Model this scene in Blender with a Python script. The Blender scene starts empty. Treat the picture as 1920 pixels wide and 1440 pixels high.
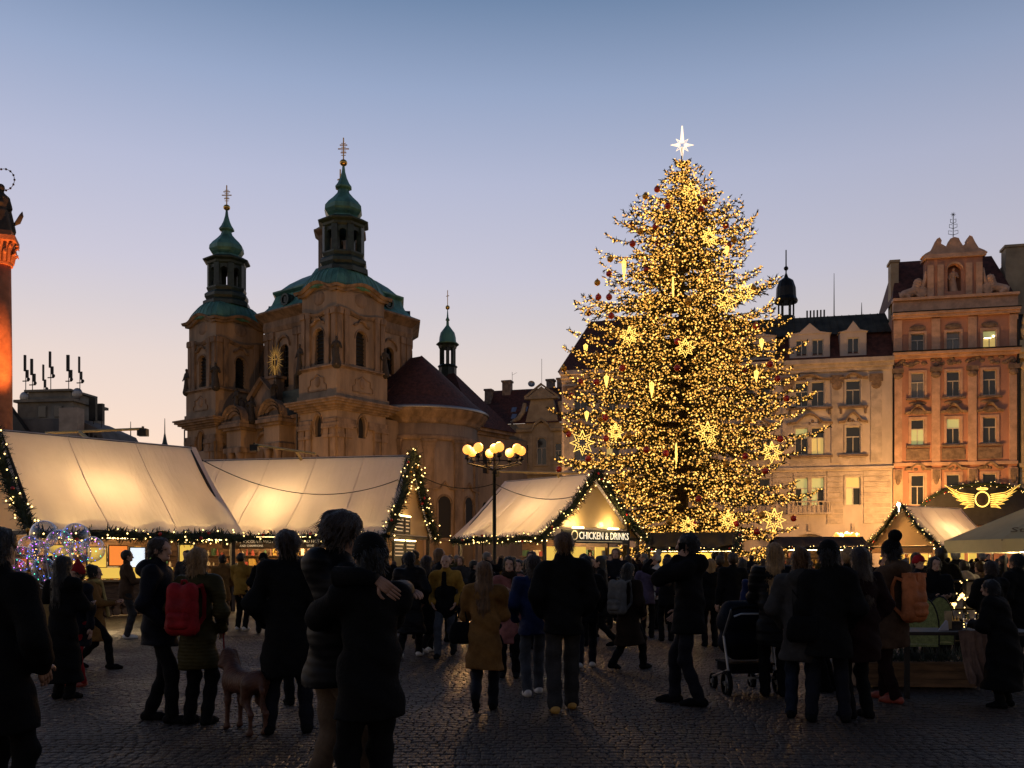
import bpy, math, random
import numpy as np
from mathutils import Matrix, Vector, Euler
R = math.radians
random.seed(7); np.random.seed(7)
SC = bpy.context.scene
COL = SC.collection
# ------------------------------------------------------------------ camera
F, HZ, EYE = 1740.0, 1050.0, 1.6          # focal length in photo pixels, horizon row, eye height
cam = bpy.data.objects.new('camera', bpy.data.cameras.new('camera')); COL.objects.link(cam)
cam.location = (0, 0, EYE); cam.rotation_euler = (R(90), 0, 0)
cam.data.lens = 36 * F / 1920; cam.data.shift_y = (HZ - 720) / 1920; cam.data.clip_end = 3000; cam.data.clip_start = .2
SC.camera = cam
# ------------------------------------------------------------------ sky: dusk, sun just set to the left behind the church
SUN_AZ, SUN_EL = -24.0, 0.6
world = bpy.data.worlds.new("World"); SC.world = world; world.use_nodes = True
nt = world.node_tree; bg = nt.nodes['Background']
def wn(t, **k):
    n = nt.nodes.new(t)
    for a, b in k.items(): setattr(n, a, b)
    return n
def wl(a, b): nt.links.new(a, b)
sky = wn('ShaderNodeTexSky'); sky.sky_type = 'NISHITA'; sky.sun_disc = False
sky.sun_elevation = R(-0.5); sky.sun_rotation = R(SUN_AZ); sky.air_density = 1; sky.dust_density = .7; sky.ozone_density = 2.5
tc = wn('ShaderNodeTexCoord'); sp = wn('ShaderNodeSeparateXYZ'); wl(tc.outputs['Generated'], sp.inputs[0])
ramp = wn('ShaderNodeValToRGB'); wl(sp.outputs[2], ramp.inputs[0])
def lin(r, g, b):
    return tuple(((c/255)/12.92 if c <= 10 else (((c/255)+.055)/1.055)**2.4) for c in (r, g, b)) + (1,)
els = [(0, (253, 214, 158)), (.06, (249, 216, 177)), (.12, (239, 214, 193)), (.2, (228, 210, 199)), (.25, (213, 203, 204)), (.29, (203, 198, 210)), (.375, (184, 187, 209)), (.45, (154, 168, 197)), (.52, (112, 135, 167)), (.75, (56, 76, 108)), (1, (40, 55, 84))]
cr = ramp.color_ramp
for i, (p, c) in enumerate(els):
    e = cr.elements[i] if i < 2 else cr.elements.new(max(p, 0))
    e.position = max(p, 0); e.color = lin(*c)
dot = wn('ShaderNodeVectorMath', operation='DOT_PRODUCT'); wl(tc.outputs['Generated'], dot.inputs[0])
dot.inputs[1].default_value = (math.sin(R(SUN_AZ)), math.cos(R(SUN_AZ)), 0)
mr = wn('ShaderNodeMapRange'); wl(dot.outputs['Value'], mr.inputs[0])
for i, v in ((1, -1.), (2, 1.), (3, .36), (4, 1.1)): mr.inputs[i].default_value = v
mul = wn('ShaderNodeMix', data_type='RGBA', blend_type='MULTIPLY'); mul.inputs[0].default_value = 1
wl(ramp.outputs[0], mul.inputs[6]); wl(mr.outputs[0], mul.inputs[7])
sk2 = wn('ShaderNodeMix', data_type='RGBA', blend_type='MULTIPLY'); sk2.inputs[0].default_value = 1
sk2.inputs[7].default_value = (.9, .9, .9, 1); wl(sky.outputs[0], sk2.inputs[6])
mx = wn('ShaderNodeMix', data_type='RGBA'); mx.inputs[0].default_value = .88
wl(sk2.outputs[2], mx.inputs[6]); wl(mul.outputs[2], mx.inputs[7])
wl(mx.outputs[2], bg.inputs[0]); bg.inputs[1].default_value = 1.0
# the sun is already under the roofs: only a faint warm afterglow from that side
sl = bpy.data.lights.new('sun', 'SUN'); sl.energy = .12; sl.angle = R(18); sl.color = (1, .72, .48)
sun = bpy.data.objects.new('sun', sl); COL.objects.link(sun)
sun.rotation_euler = Vector((-math.sin(R(SUN_AZ))*math.cos(R(6)), -math.cos(R(SUN_AZ))*math.cos(R(6)), -math.sin(R(6)))).to_track_quat('-Z', 'Y').to_euler()
vs = SC.view_settings; vs.view_transform = 'Standard'; vs.look = 'None'; vs.exposure = 0; vs.gamma = 1; vs.use_curve_mapping = False
SC.render.engine = 'CYCLES'; cy = SC.cycles
cy.use_denoising = True
try: cy.denoiser = 'OPENIMAGEDENOISE'
except Exception: pass
cy.max_bounces = 6; cy.diffuse_bounces = 3; cy.glossy_bounces = 3; cy.transmission_bounces = 6; cy.transparent_max_bounces = 12
cy.sample_clamp_indirect = 4; cy.caustics_reflective = False; cy.caustics_refractive = False

# ------------------------------------------------------------------ helpers
def at(px, py, d): return Vector(((px-960)/F*d, d, EYE+(HZ-py)/F*d))
def gx(px, d): return (px-960)/F*d
def tag(o, label=None, cat=None, group=None, kind=None):
    if label: o['label'] = label
    if cat: o['category'] = cat
    if group: o['group'] = group
    if kind: o['kind'] = kind
    return o
def empty(name, loc=(0, 0, 0), rz=0, label=None, cat=None, group=None, parent=None):
    o = bpy.data.objects.new(name, None); COL.objects.link(o); o.location = loc; o.rotation_euler = (0, 0, rz)
    o.empty_display_size = .2
    if parent: o.parent = parent
    return tag(o, label, cat, group)
def copy_tree(o, parent=None):
    c = o.copy(); COL.objects.link(c)
    if parent: c.parent = parent
    for ch in o.children: copy_tree(ch, c)
    return c
class MB:
    def __init__(s): s.v = []; s.f = []; s.m = []; s.M = None; s.mi = 0
    def pt(s, p):
        if s.M is not None: p = s.M @ Vector(p)
        s.v.append((p[0], p[1], p[2])); return len(s.v)-1
    def face(s, idx): s.f.append(tuple(idx)); s.m.append(s.mi)
    def poly(s, pts): s.face([s.pt(p) for p in pts]); return s
    def box(s, x0, x1, y0, y1, z0, z1):
        i = [s.pt(p) for p in ((x0,y0,z0),(x1,y0,z0),(x1,y1,z0),(x0,y1,z0),(x0,y0,z1),(x1,y0,z1),(x1,y1,z1),(x0,y1,z1))]
        for q in ((3,2,1,0),(4,5,6,7),(0,1,5,4),(1,2,6,5),(2,3,7,6),(3,0,4,7)): s.face([i[k] for k in q])
        return s
    def cbox(s, c, sz): return s.box(c[0]-sz[0]/2, c[0]+sz[0]/2, c[1]-sz[1]/2, c[1]+sz[1]/2, c[2]-sz[2]/2, c[2]+sz[2]/2)
    def prism(s, poly, vec):                       # closed polygon extruded along vec
        a = [s.pt(p) for p in poly]; b = [s.pt(Vector(p)+Vector(vec)) for p in poly]; n = len(a)
        s.face(a[::-1]); s.face(b)
        for k in range(n): s.face((a[k], a[(k+1) % n], b[(k+1) % n], b[k]))
        return s
    def tube(s, pts, rad, n=8, cap=True):
        pts = [Vector(p) for p in pts]; rings = []
        if not isinstance(rad, (list, tuple)): rad = [rad]*len(pts)
        up = None
        for k, p in enumerate(pts):
            t = (pts[min(k+1, len(pts)-1)]-pts[max(k-1, 0)])
            t = t.normalized() if t.length > 1e-9 else Vector((0, 0, 1))
            if up is None: up = t.orthogonal().normalized()
            up = (up-t*up.dot(t)); up = up.normalized() if up.length > 1e-6 else t.orthogonal().normalized()
            w = t.cross(up)
            rings.append([s.pt(p+(up*math.cos(2*math.pi*j/n)+w*math.sin(2*math.pi*j/n))*rad[k]) for j in range(n)])
        for a, b in zip(rings, rings[1:]):
            for j in range(n): s.face((a[j], a[(j+1) % n], b[(j+1) % n], b[j]))
        if cap: s.face(rings[0][::-1]); s.face(rings[-1])
        return s
    def lathe(s, prof, n=24, c=(0, 0, 0), sq=0, ph=0, sx=1, sy=1, cap=True):   # prof: (radius, z[, squareness])
        rings = []
        for q in prof:
            r, z = q[0], q[1]; k = q[2] if len(q) > 2 else sq; ring = []
            for j in range(n):
                a = ph+2*math.pi*j/n; ca, sa = math.cos(a), math.sin(a)
                m = 1+(1/max(abs(ca), abs(sa))-1)*k
                ring.append(s.pt((c[0]+r*m*ca*sx, c[1]+r*m*sa*sy, c[2]+z)))
            rings.append(ring)
        for a, b in zip(rings, rings[1:]):
            for j in range(n): s.face((a[j], a[(j+1) % n], b[(j+1) % n], b[j]))
        if cap: s.face(rings[0][::-1]); s.face(rings[-1])
        return s
    def ball(s, c, r, n=10, m=6):
        rr = r if isinstance(r, (tuple, list)) else (r, r, r)
        prev = None
        for k in range(m+1):
            ph = math.pi*k/m; z = -math.cos(ph)*rr[2]; q = math.sin(ph)
            ring = [s.pt((c[0], c[1], c[2]+z))] if k in (0, m) else [s.pt((c[0]+q*rr[0]*math.cos(2*math.pi*j/n), c[1]+q*rr[1]*math.sin(2*math.pi*j/n), c[2]+z)) for j in range(n)]
            if prev:
                for j in range(n):
                    a = prev if len(prev) > 1 else prev*n; b = ring if len(ring) > 1 else ring*n
                    q4 = [a[j], a[(j+1) % n], b[(j+1) % n], b[j]]; u = []
                    for i in q4:
                        if i not in u: u.append(i)
                    s.face(u)
            prev = ring
        return s
    def octa(s, c, r):
        i = [s.pt((c[0]+a*r, c[1]+b*r, c[2]+d*r)) for a, b, d in ((1,0,0),(0,1,0),(-1,0,0),(0,-1,0),(0,0,1),(0,0,-1))]
        for k in range(4): s.face((i[k], i[(k+1) % 4], i[4])); s.face((i[(k+1) % 4], i[k], i[5]))
        return s
    def ribbon(s, path, dy, dz, y0=0):             # band following (x, z) points on a wall, standing dy proud of y0
        rows = [[s.pt((x, y0, z)), s.pt((x, y0-dy, z)), s.pt((x, y0-dy*.75, z-dz)), s.pt((x, y0, z-dz))] for x, z in path]
        for a, b in zip(rows, rows[1:]):
            for j in range(4): s.face((a[j], b[j], b[(j+1) % 4], a[(j+1) % 4]))
        s.face(rows[0]); s.face(rows[-1][::-1]); return s
    def wall(s, x0, x1, z0, z1, holes, y=0, depth=.3):   # wall sheet with openings and their reveals
        xs = sorted({x0, x1, *[h[0] for h in holes], *[h[1] for h in holes]}); zs = sorted({z0, z1, *[h[2] for h in holes], *[h[3] for h in holes]})
        xs = [x for x in xs if x0 <= x <= x1]; zs = [z for z in zs if z0 <= z <= z1]
        for a, b in zip(xs, xs[1:]):
            for c, d in zip(zs, zs[1:]):
                mxx, mz = (a+b)/2, (c+d)/2
                if any(h[0] < mxx < h[1] and h[2] < mz < h[3] for h in holes): continue
                s.poly(((a,y,c),(b,y,c),(b,y,d),(a,y,d)))
        for h in holes:
            a, b, c, d = h[:4]; e = y+depth
            s.poly(((a,y,c),(a,y,d),(a,e,d),(a,e,c))); s.poly(((b,y,d),(b,y,c),(b,e,c),(b,e,d)))
            s.poly(((a,y,d),(b,y,d),(b,e,d),(a,e,d))); s.poly(((b,y,c),(a,y,c),(a,e,c),(b,e,c)))
        return s
    def archfill(s, x0, x1, zs, zt, y=0, depth=.3, n=6):  # turns the top of a square opening into a round arch
        c = (x0+x1)/2; r = (x1-x0)/2; h = zt-zs
        for sg in (-1, 1):
            arc = [(c+sg*r*math.cos(math.pi/2*k/n), y, zs+h*math.sin(math.pi/2*k/n)) for k in range(n+1)]
            s.prism([(c+sg*r, y, zt)]+arc if sg > 0 else ([(c+sg*r, y, zt)]+arc)[::-1], (0, depth, 0))
        return s
    def buildp(s, name, mat, parent, smooth=False, gap=.02):   # one object for each separate cluster of touching pieces
        n = len(s.v); pa = list(range(n))
        def fd(a):
            while pa[a] != a: pa[a] = pa[pa[a]]; a = pa[a]
            return a
        for f in s.f:
            r = fd(f[0])
            for i in f[1:]: pa[fd(i)] = r
        comp = {}
        for i in range(n): comp.setdefault(fd(i), []).append(i)
        ks = list(comp); P = np.array(s.v); lo = np.array([P[comp[k]].min(0) for k in ks])-gap; hi = np.array([P[comp[k]].max(0) for k in ks])+gap
        cl = list(range(len(ks)))
        def fc(a):
            while cl[a] != a: a = cl[a]
            return a
        for i in range(len(ks)):
            hit = np.nonzero(((lo[i] < hi[i+1:]) & (lo[i+1:] < hi[i])).all(1))[0]+i+1
            for j in hit: cl[fc(int(j))] = fc(i)
        gid = {k: fc(i) for i, k in enumerate(ks)}; sets = {}
        for fi, f in enumerate(s.f): sets.setdefault(gid[fd(f[0])], []).append(fi)
        out = []
        for g_ in sets.values():
            mb = MB(); mp = {}
            for fi in g_:
                idx = []
                for i in s.f[fi]:
                    if i not in mp: mp[i] = len(mb.v); mb.v.append(s.v[i])
                    idx.append(mp[i])
                mb.f.append(tuple(idx)); mb.m.append(s.m[fi])
            out.append(mb.build(name, mat, parent, smooth))
        return out
    def build(s, name, mat=None, parent=None, smooth=False, kind=None, label=None, cat=None, group=None, loc=None, rz=None):
        me = bpy.data.meshes.new(name); me.from_pydata(s.v, [], s.f)
        for m in (mat if isinstance(mat, (list, tuple)) else [mat]): me.materials.append(m)
        if any(s.m): me.polygons.foreach_set('material_index', s.m)
        if smooth: me.polygons.foreach_set('use_smooth', [True]*len(s.f))
        me.update()
        o = bpy.data.objects.new(name, me); COL.objects.link(o)
        if parent: o.parent = parent
        if loc is not None: o.location = loc
        if rz is not None: o.rotation_euler = (0, 0, rz)
        return tag(o, label, cat, group, kind)
def npmesh(name, V, Fc, mat, parent=None, smooth=False, kind=None):   # V (n,3), Fc (m,k) arrays
    me = bpy.data.meshes.new(name); V = np.asarray(V, np.float32); Fc = np.asarray(Fc, np.int32); k = Fc.shape[1]
    me.vertices.add(len(V)); me.vertices.foreach_set('co', V.ravel())
    me.loops.add(Fc.size); me.loops.foreach_set('vertex_index', Fc.ravel())
    me.polygons.add(len(Fc)); me.polygons.foreach_set('loop_start', np.arange(len(Fc), dtype=np.int32)*k)
    me.polygons.foreach_set('loop_total', np.full(len(Fc), k, np.int32))
    if smooth: me.polygons.foreach_set('use_smooth', np.ones(len(Fc), bool))
    for m in (mat if isinstance(mat, (list, tuple)) else [mat]): me.materials.append(m)
    me.update(calc_edges=True); me.validate()
    o = bpy.data.objects.new(name, me); COL.objects.link(o)
    if parent: o.parent = parent
    if kind: o['kind'] = kind
    return o
# ------------------------------------------------------------------ materials
MATS = {}
def mat(name, col, rough=.7, var=.18, scale=3., bump=0., bscale=20., metal=0., spec=.5, emit=None, estr=0., stretch=(1, 1, 1), col2=None, trans=0., coat=0., sample=True):
    if name in MATS: return MATS[name]
    m = bpy.data.materials.new(name); m.use_nodes = True; t = m.node_tree; N = t.nodes; L = t.links
    b = N['Principled BSDF']; b.inputs['Roughness'].default_value = rough; b.inputs['Metallic'].default_value = metal
    b.inputs['Specular IOR Level'].default_value = spec
    if coat: b.inputs['Coat Weight'].default_value = coat; b.inputs['Coat Roughness'].default_value = .2
    tcn = N.new('ShaderNodeTexCoord'); mp = N.new('ShaderNodeMapping'); mp.inputs['Scale'].default_value = stretch
    L.new(tcn.outputs['Object'], mp.inputs[0])
    c2 = col2 if col2 else tuple(c*(1-var*2.2) for c in col)
    if var > 0 or col2:
        nz = N.new('ShaderNodeTexNoise'); nz.inputs['Scale'].default_value = scale; nz.inputs['Detail'].default_value = 6; nz.inputs['Roughness'].default_value = .65
        L.new(mp.outputs[0], nz.inputs['Vector'])
        r = N.new('ShaderNodeValToRGB'); r.color_ramp.elements[0].position = .36; r.color_ramp.elements[1].position = .62
        r.color_ramp.elements[0].color = (*[max(c, 0) for c in c2], 1); r.color_ramp.elements[1].color = (*col, 1)
        L.new(nz.outputs['Fac'], r.inputs[0]); L.new(r.outputs[0], b.inputs['Base Color'])
    else: b.inputs['Base Color'].default_value = (*col, 1)
    if bump:
        n2 = N.new('ShaderNodeTexNoise'); n2.inputs['Scale'].default_value = bscale; n2.inputs['Detail'].default_value = 5
        L.new(mp.outputs[0], n2.inputs['Vector'])
        bp = N.new('ShaderNodeBump'); bp.inputs['Strength'].default_value = bump; bp.inputs['Distance'].default_value = .05
        L.new(n2.outputs['Fac'], bp.inputs['Height']); L.new(bp.outputs[0], b.inputs['Normal'])
    if emit: b.inputs['Emission Color'].default_value = (*emit, 1); b.inputs['Emission Strength'].default_value = estr
    if emit and not sample: m.cycles.emission_sampling = 'NONE'
    if trans:
        tr = N.new('ShaderNodeBsdfTranslucent'); tr.inputs[0].default_value = (*col, 1)
        ms = N.new('ShaderNodeMixShader'); ms.inputs[0].default_value = trans
        L.new(b.outputs[0], ms.inputs[1]); L.new(tr.outputs[0], ms.inputs[2]); L.new(ms.outputs[0], N['Material Output'].inputs[0])
        if bump: L.new(bp.outputs[0], tr.inputs['Normal'])
    MATS[name] = m; return m
def glass(name, col=(1, 1, 1), rough=0., alpha=None, ior=1.45):
    m = bpy.data.materials.new(name); m.use_nodes = True; b = m.node_tree.nodes['Principled BSDF']
    b.inputs['Base Color'].default_value = (*col, 1); b.inputs['Roughness'].default_value = rough; b.inputs['IOR'].default_value = ior
    b.inputs['Transmission Weight'].default_value = 1; return m
WARM = (1., .62, .22)
stone = mat('church_plaster', (.35, .255, .18), .85, .2, .5, .3, 9, stretch=(1, 1, .22))
stone2 = mat('church_trim', (.29, .205, .145), .85, .26, .9, .4, 12, stretch=(1, 1, .3))
copper = mat('green_copper', (.1, .27, .22), .5, .3, .9, .12, 6, col2=(.04, .12, .1), stretch=(1, 1, .2))
darkcop = mat('dark_copper', (.028, .05, .043), .5, .3, 1.2, .15, 6)
redtile = mat('red_brown_tiles', (.11, .036, .026), .8, .3, 2.5, .5, 16)
gilt = mat('gilded_cross_leaf', (.85, .5, .14), .4, .1, 5, metal=.25)
gold = mat('gilded_metal', (.75, .46, .12), .32, .12, 5, metal=1.)
darkst = mat('weathered_statue_stone', (.05, .042, .036), .85, .25, 4, .3, 14)
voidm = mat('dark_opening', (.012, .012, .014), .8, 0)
iron = mat('black_iron', (.018, .018, .019), .45, .2, 6, metal=.6)
steel = mat('galvanised_steel', (.33, .33, .34), .4, .12, 8, metal=.8)
wood = mat('stall_wood', (.16, .085, .04), .65, .3, 3, .25, 10, stretch=(1, 8, 8))
darkwood = mat('dark_stall_wood', (.035, .022, .014), .6, .3, 3, .2, 10, stretch=(1, 6, 6))
paneglass = mat('window_glass', (.02, .024, .03), .06, 0, spec=.8)
# ------------------------------------------------------------------ ground: cobbled square
def cobmat(name, vs):
    m = bpy.data.materials.new(name); m.use_nodes = True; t = m.node_tree; N = t.nodes; L = t.links; b = N['Principled BSDF']
    g = N.new('ShaderNodeNewGeometry'); vo = N.new('ShaderNodeTexVoronoi'); vo.inputs['Scale'].default_value = vs; vo.inputs['Randomness'].default_value = .55
    L.new(g.outputs['Position'], vo.inputs['Vector'])
    nz = N.new('ShaderNodeTexNoise'); nz.inputs['Scale'].default_value = .45; nz.inputs['Detail'].default_value = 5; L.new(g.outputs['Position'], nz.inputs['Vector'])
    r = N.new('ShaderNodeValToRGB'); r.color_ramp.elements[0].color = (.011, .0066, .0045, 1); r.color_ramp.elements[1].color = (.064, .04, .027, 1)
    ad = N.new('ShaderNodeMath'); ad.operation = 'MULTIPLY_ADD'; ad.inputs[1].default_value = .5; L.new(vo.outputs['Color'], ad.inputs[0])
    sb = N.new('ShaderNodeMath'); sb.operation = 'MULTIPLY'; sb.inputs[1].default_value = .6; L.new(nz.outputs['Fac'], sb.inputs[0]); L.new(sb.outputs[0], ad.inputs[2])
    L.new(ad.outputs[0], r.inputs[0]); L.new(r.outputs[0], b.inputs['Base Color'])
    mr2 = N.new('ShaderNodeMapRange'); L.new(nz.outputs['Fac'], mr2.inputs[0]); mr2.inputs[1].default_value = .35; mr2.inputs[2].default_value = .65; mr2.inputs[3].default_value = .34; mr2.inputs[4].default_value = .6; b.inputs['Specular IOR Level'].default_value = .3
    L.new(mr2.outputs[0], b.inputs['Roughness'])
    v2 = N.new('ShaderNodeTexVoronoi'); v2.feature = 'DISTANCE_TO_EDGE'; v2.inputs['Scale'].default_value = vs; v2.inputs['Randomness'].default_value = .55; L.new(g.outputs['Position'], v2.inputs['Vector'])
    mr3 = N.new('ShaderNodeMapRange'); L.new(v2.outputs['Distance'], mr3.inputs[0]); mr3.inputs[1].default_value = 0; mr3.inputs[2].default_value = .16
    n3 = N.new('ShaderNodeTexNoise'); n3.inputs['Scale'].default_value = 25; L.new(g.outputs['Position'], n3.inputs['Vector'])
    a3 = N.new('ShaderNodeMath'); a3.operation = 'MULTIPLY_ADD'; a3.inputs[1].default_value = .35; L.new(n3.outputs['Fac'], a3.inputs[0]); L.new(mr3.outputs[0], a3.inputs[2])
    bp = N.new('ShaderNodeBump'); bp.inputs['Strength'].default_value = .7; bp.inputs['Distance'].default_value = .02; L.new(a3.outputs[0], bp.inputs['Height']); L.new(bp.outputs[0], b.inputs['Normal'])
    return m
cobble_far = cobmat('cobbled_ground', 8.)
stone_near = cobmat('cobble_granite', 31.)
g = MB(); g.poly(((-1500, -300, 0), (1500, -300, 0), (1500, 2500, 0), (-1500, 2500, 0)))
ground = g.build('square_ground', cobble_far, kind='structure'); ground['label'] = 'dark cobbled town square with dull sheen'
# individual setts near the camera, laid in gently wavy rows
cen = []; y = 6.1
while y < 19.5:
    step = .105*(1+.08*random.uniform(-1, 1)); x = -y*.66-1.2+random.uniform(0, .1)
    while x < y*.66+1.2:
        w = .105*(1+.22*random.uniform(-1, 1))
        cen.append((x+w/2, y+.05*math.sin(x*1.3+.4*math.sin(y))+random.uniform(-.006, .006), w*.482, step*.478, random.uniform(-.1, .1), random.uniform(.008, .014)))
        x += w
    y += step
cen = np.array(cen)
mm = MB(); mm.prism([(-.5, -.5, -.01), (.5, -.5, -.01), (.5, .5, -.01), (-.5, .5, -.01)], (0, 0, .018))
mm.poly([(-.5, -.5, .008), (.5, -.5, .008), (.38, -.38, .016), (-.38, -.38, .016)]); mm.poly([(.5, -.5, .008), (.5, .5, .008), (.38, .38, .016), (.38, -.38, .016)])
mm.poly([(.5, .5, .008), (-.5, .5, .008), (-.38, .38, .016), (.38, .38, .016)]); mm.poly([(-.5, .5, .008), (-.5, -.5, .008), (-.38, -.38, .016), (-.38, .38, .016)])
mm.poly([(-.38, -.38, .016), (.38, -.38, .016), (.38, .38, .016), (-.38, .38, .016)])
base = None
inv = np.abs(cen[:, 0]) < cen[:, 1]*.56
near = [i for i in np.argsort(cen[:, 1]) if inv[i] and cen[i, 1] > 7.12][:300]
nearset = set(int(i) for i in near)
for i in near:
    c = cen[i]
    if base is None: o = mm.build('cobblestone', stone_near, ground); base = o
    else: o = base.copy(); COL.objects.link(o); o.parent = ground
    o.location = (c[0], c[1], c[5]-.008); o.scale = (c[2]*2, c[3]*2, 1); o.rotation_euler = (0, 0, c[4])
rest = np.array([i for i in range(len(cen)) if i not in nearset]); c = cen[rest]
lv = np.array([(-1,-1,-.01),(1,-1,-.01),(1,1,-.01),(-1,1,-.01),(-.97,-.97,.004),(.97,-.97,.004),(.97,.97,.004),(-.97,.97,.004),(-.74,-.74,.012),(.74,-.74,.012),(.74,.74,.012),(-.74,.74,.012)])
lf = np.array([(0,1,5,4),(1,2,6,5),(2,3,7,6),(3,0,4,7),(4,5,9,8),(5,6,10,9),(6,7,11,10),(7,4,8,11),(8,9,10,11)])
ca, sa = np.cos(c[:, 4])[:, None], np.sin(c[:, 4])[:, None]
lx, ly = lv[None, :, 0]*c[:, 2:3], lv[None, :, 1]*c[:, 3:4]
V = np.stack([c[:, 0:1]+lx*ca-ly*sa, c[:, 1:2]+lx*sa+ly*ca, lv[None, :, 2]+c[:, 5:6]-.006+lv[None, :, 0]*np.random.uniform(-.003, .003, (len(c), 1))], -1).reshape(-1, 3)
npmesh('cobblestones', V, (lf[None]+(np.arange(len(c))*12)[:, None, None]).reshape(-1, 4), stone_near, ground, kind='stuff')

# ------------------------------------------------------------------ SDF figures: used for statues, people and the dog
def smin(a, b, k):
    h = np.clip(.5+.5*(b-a)/k, 0, 1); return b+(a-b)*h-k*h*(1-h)
class SDF:
    def __init__(s, k=.03): s.p = []; s.k = k
    def cone(s, a, b, ra, rb, sc=(1, 1, 1), k=None): s.p.append(('c', np.array(a, float), np.array(b, float), ra, rb, np.array(sc, float), k or s.k)); return s
    def chain(s, pts, rad, sc=(1, 1, 1)):
        for i in range(len(pts)-1): s.cone(pts[i], pts[i+1], rad[i], rad[i+1], sc)
        return s
    def ell(s, c, r, k=None): s.p.append(('e', np.array(c, float), np.array(r, float), 0, 0, None, k or s.k)); return s
    def cut(s, c, r): s.p.append(('x', np.array(c, float), np.array(r, float), 0, 0, None, s.k)); return s
    def bounds(s):
        lo = np.full(3, 1e9); hi = -lo
        for q in s.p:
            if q[0] == 'c':
                e = max(q[3], q[4])/np.minimum(q[5], 1); lo = np.minimum(lo, np.minimum(q[1], q[2])-e); hi = np.maximum(hi, np.maximum(q[1], q[2])+e)
            elif q[0] == 'e': lo = np.minimum(lo, q[1]-q[2]); hi = np.maximum(hi, q[1]+q[2])
        return lo, hi
    def mesh(s, vox, disp=None):
        lo, hi = s.bounds(); lo = lo-2.5*vox-.03; hi = hi+2.5*vox+.03
        n = np.ceil((hi-lo)/vox).astype(int)+1
        ax = [lo[i]+vox*np.arange(n[i]) for i in range(3)]
        D = np.full(n, 1.)
        for q in s.p:
            if q[0] == 'c':
                e = max(q[3], q[4])/np.minimum(q[5], 1)+q[6]+.06; a, b = np.minimum(q[1], q[2])-e, np.maximum(q[1], q[2])+e
            else: a, b = q[1]-q[2]-q[6]-.06, q[1]+q[2]+q[6]+.06
            i0 = np.clip(((a-lo)/vox).astype(int), 0, n-1); i1 = np.clip(((b-lo)/vox).astype(int)+2, 1, n)
            sl_ = tuple(slice(i0[i], i1[i]) for i in range(3))
            X, Y, Z = np.meshgrid(*[ax[i][sl_[i]] for i in range(3)], indexing='ij')
            if q[0] == 'c':
                sc = q[5]; A = q[1]*sc; B = q[2]*sc; px_, py_, pz_ = X*sc[0]-A[0], Y*sc[1]-A[1], Z*sc[2]-A[2]
                ba = B-A; L2 = ba.dot(ba)+1e-9; t = np.clip((px_*ba[0]+py_*ba[1]+pz_*ba[2])/L2, 0, 1)
                d = np.sqrt((px_-ba[0]*t)**2+(py_-ba[1]*t)**2+(pz_-ba[2]*t)**2)-(q[3]+(q[4]-q[3])*t); d /= sc.max()
            else:
                r = q[2]; d = (np.sqrt(((X-q[1][0])/r[0])**2+((Y-q[1][1])/r[1])**2+((Z-q[1][2])/r[2])**2)-1)*r.min()
            D[sl_] = np.maximum(D[sl_], -d) if q[0] == 'x' else smin(D[sl_], d, q[6])
        if disp is not None:
            X, Y, Z = np.meshgrid(*ax, indexing='ij'); dv = disp(X, Y, Z)
            D = np.maximum(D+dv[0], dv[1]-Z) if isinstance(dv, tuple) else D+dv
        return surfnet(D, lo, vox)
def surfnet(D, lo, vox):
    ins = D < 0; n = np.array(D.shape)
    acc = np.zeros((*(n-1), 3)); cnt = np.zeros(n-1)
    cs = [(i, j, k) for i in (0, 1) for j in (0, 1) for k in (0, 1)]
    def sub(A, c): return A[c[0]:n[0]-1+c[0], c[1]:n[1]-1+c[1], c[2]:n[2]-1+c[2]]
    for a in cs:
        for axis in range(3):
            if a[axis]: continue
            b = list(a); b[axis] = 1
            da, db = sub(D, a), sub(D, b); mask = (da < 0) != (db < 0)
            t = np.where(mask, da/(da-db+1e-12), 0)
            for q in range(3): acc[..., q] += np.where(mask, a[q]+(t if q == axis else 0), 0)
            cnt += mask
    act = cnt > 0; ids = np.full(act.shape, -1); ids[act] = np.arange(act.sum())
    idx = np.argwhere(act); V = (idx+acc[act]/cnt[act][:, None])*vox+lo
    Fs = []
    for axis in range(3):
        u, v = (axis+1) % 3, (axis+2) % 3
        sl0 = [slice(None)]*3; sl1 = [slice(None)]*3; sl0[axis] = slice(0, -1); sl1[axis] = slice(1, None)
        A, B = ins[tuple(sl0)], ins[tuple(sl1)]
        e = np.argwhere(A != B); e = e[(e[:, u] > 0) & (e[:, v] > 0) & (e[:, u] < n[u]-1) & (e[:, v] < n[v]-1)]
        if not len(e): continue
        q = []
        for du, dv in ((-1, -1), (0, -1), (0, 0), (-1, 0)):
            c = e.copy(); c[:, u] += du; c[:, v] += dv; q.append(ids[c[:, 0], c[:, 1], c[:, 2]])
        q = np.stack(q, 1); fl = ~A[e[:, 0], e[:, 1], e[:, 2]]; q[fl] = q[fl][:, ::-1]; Fs.append(q)
    Fs = np.concatenate(Fs); return V, Fs[(Fs >= 0).all(1)]
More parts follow.
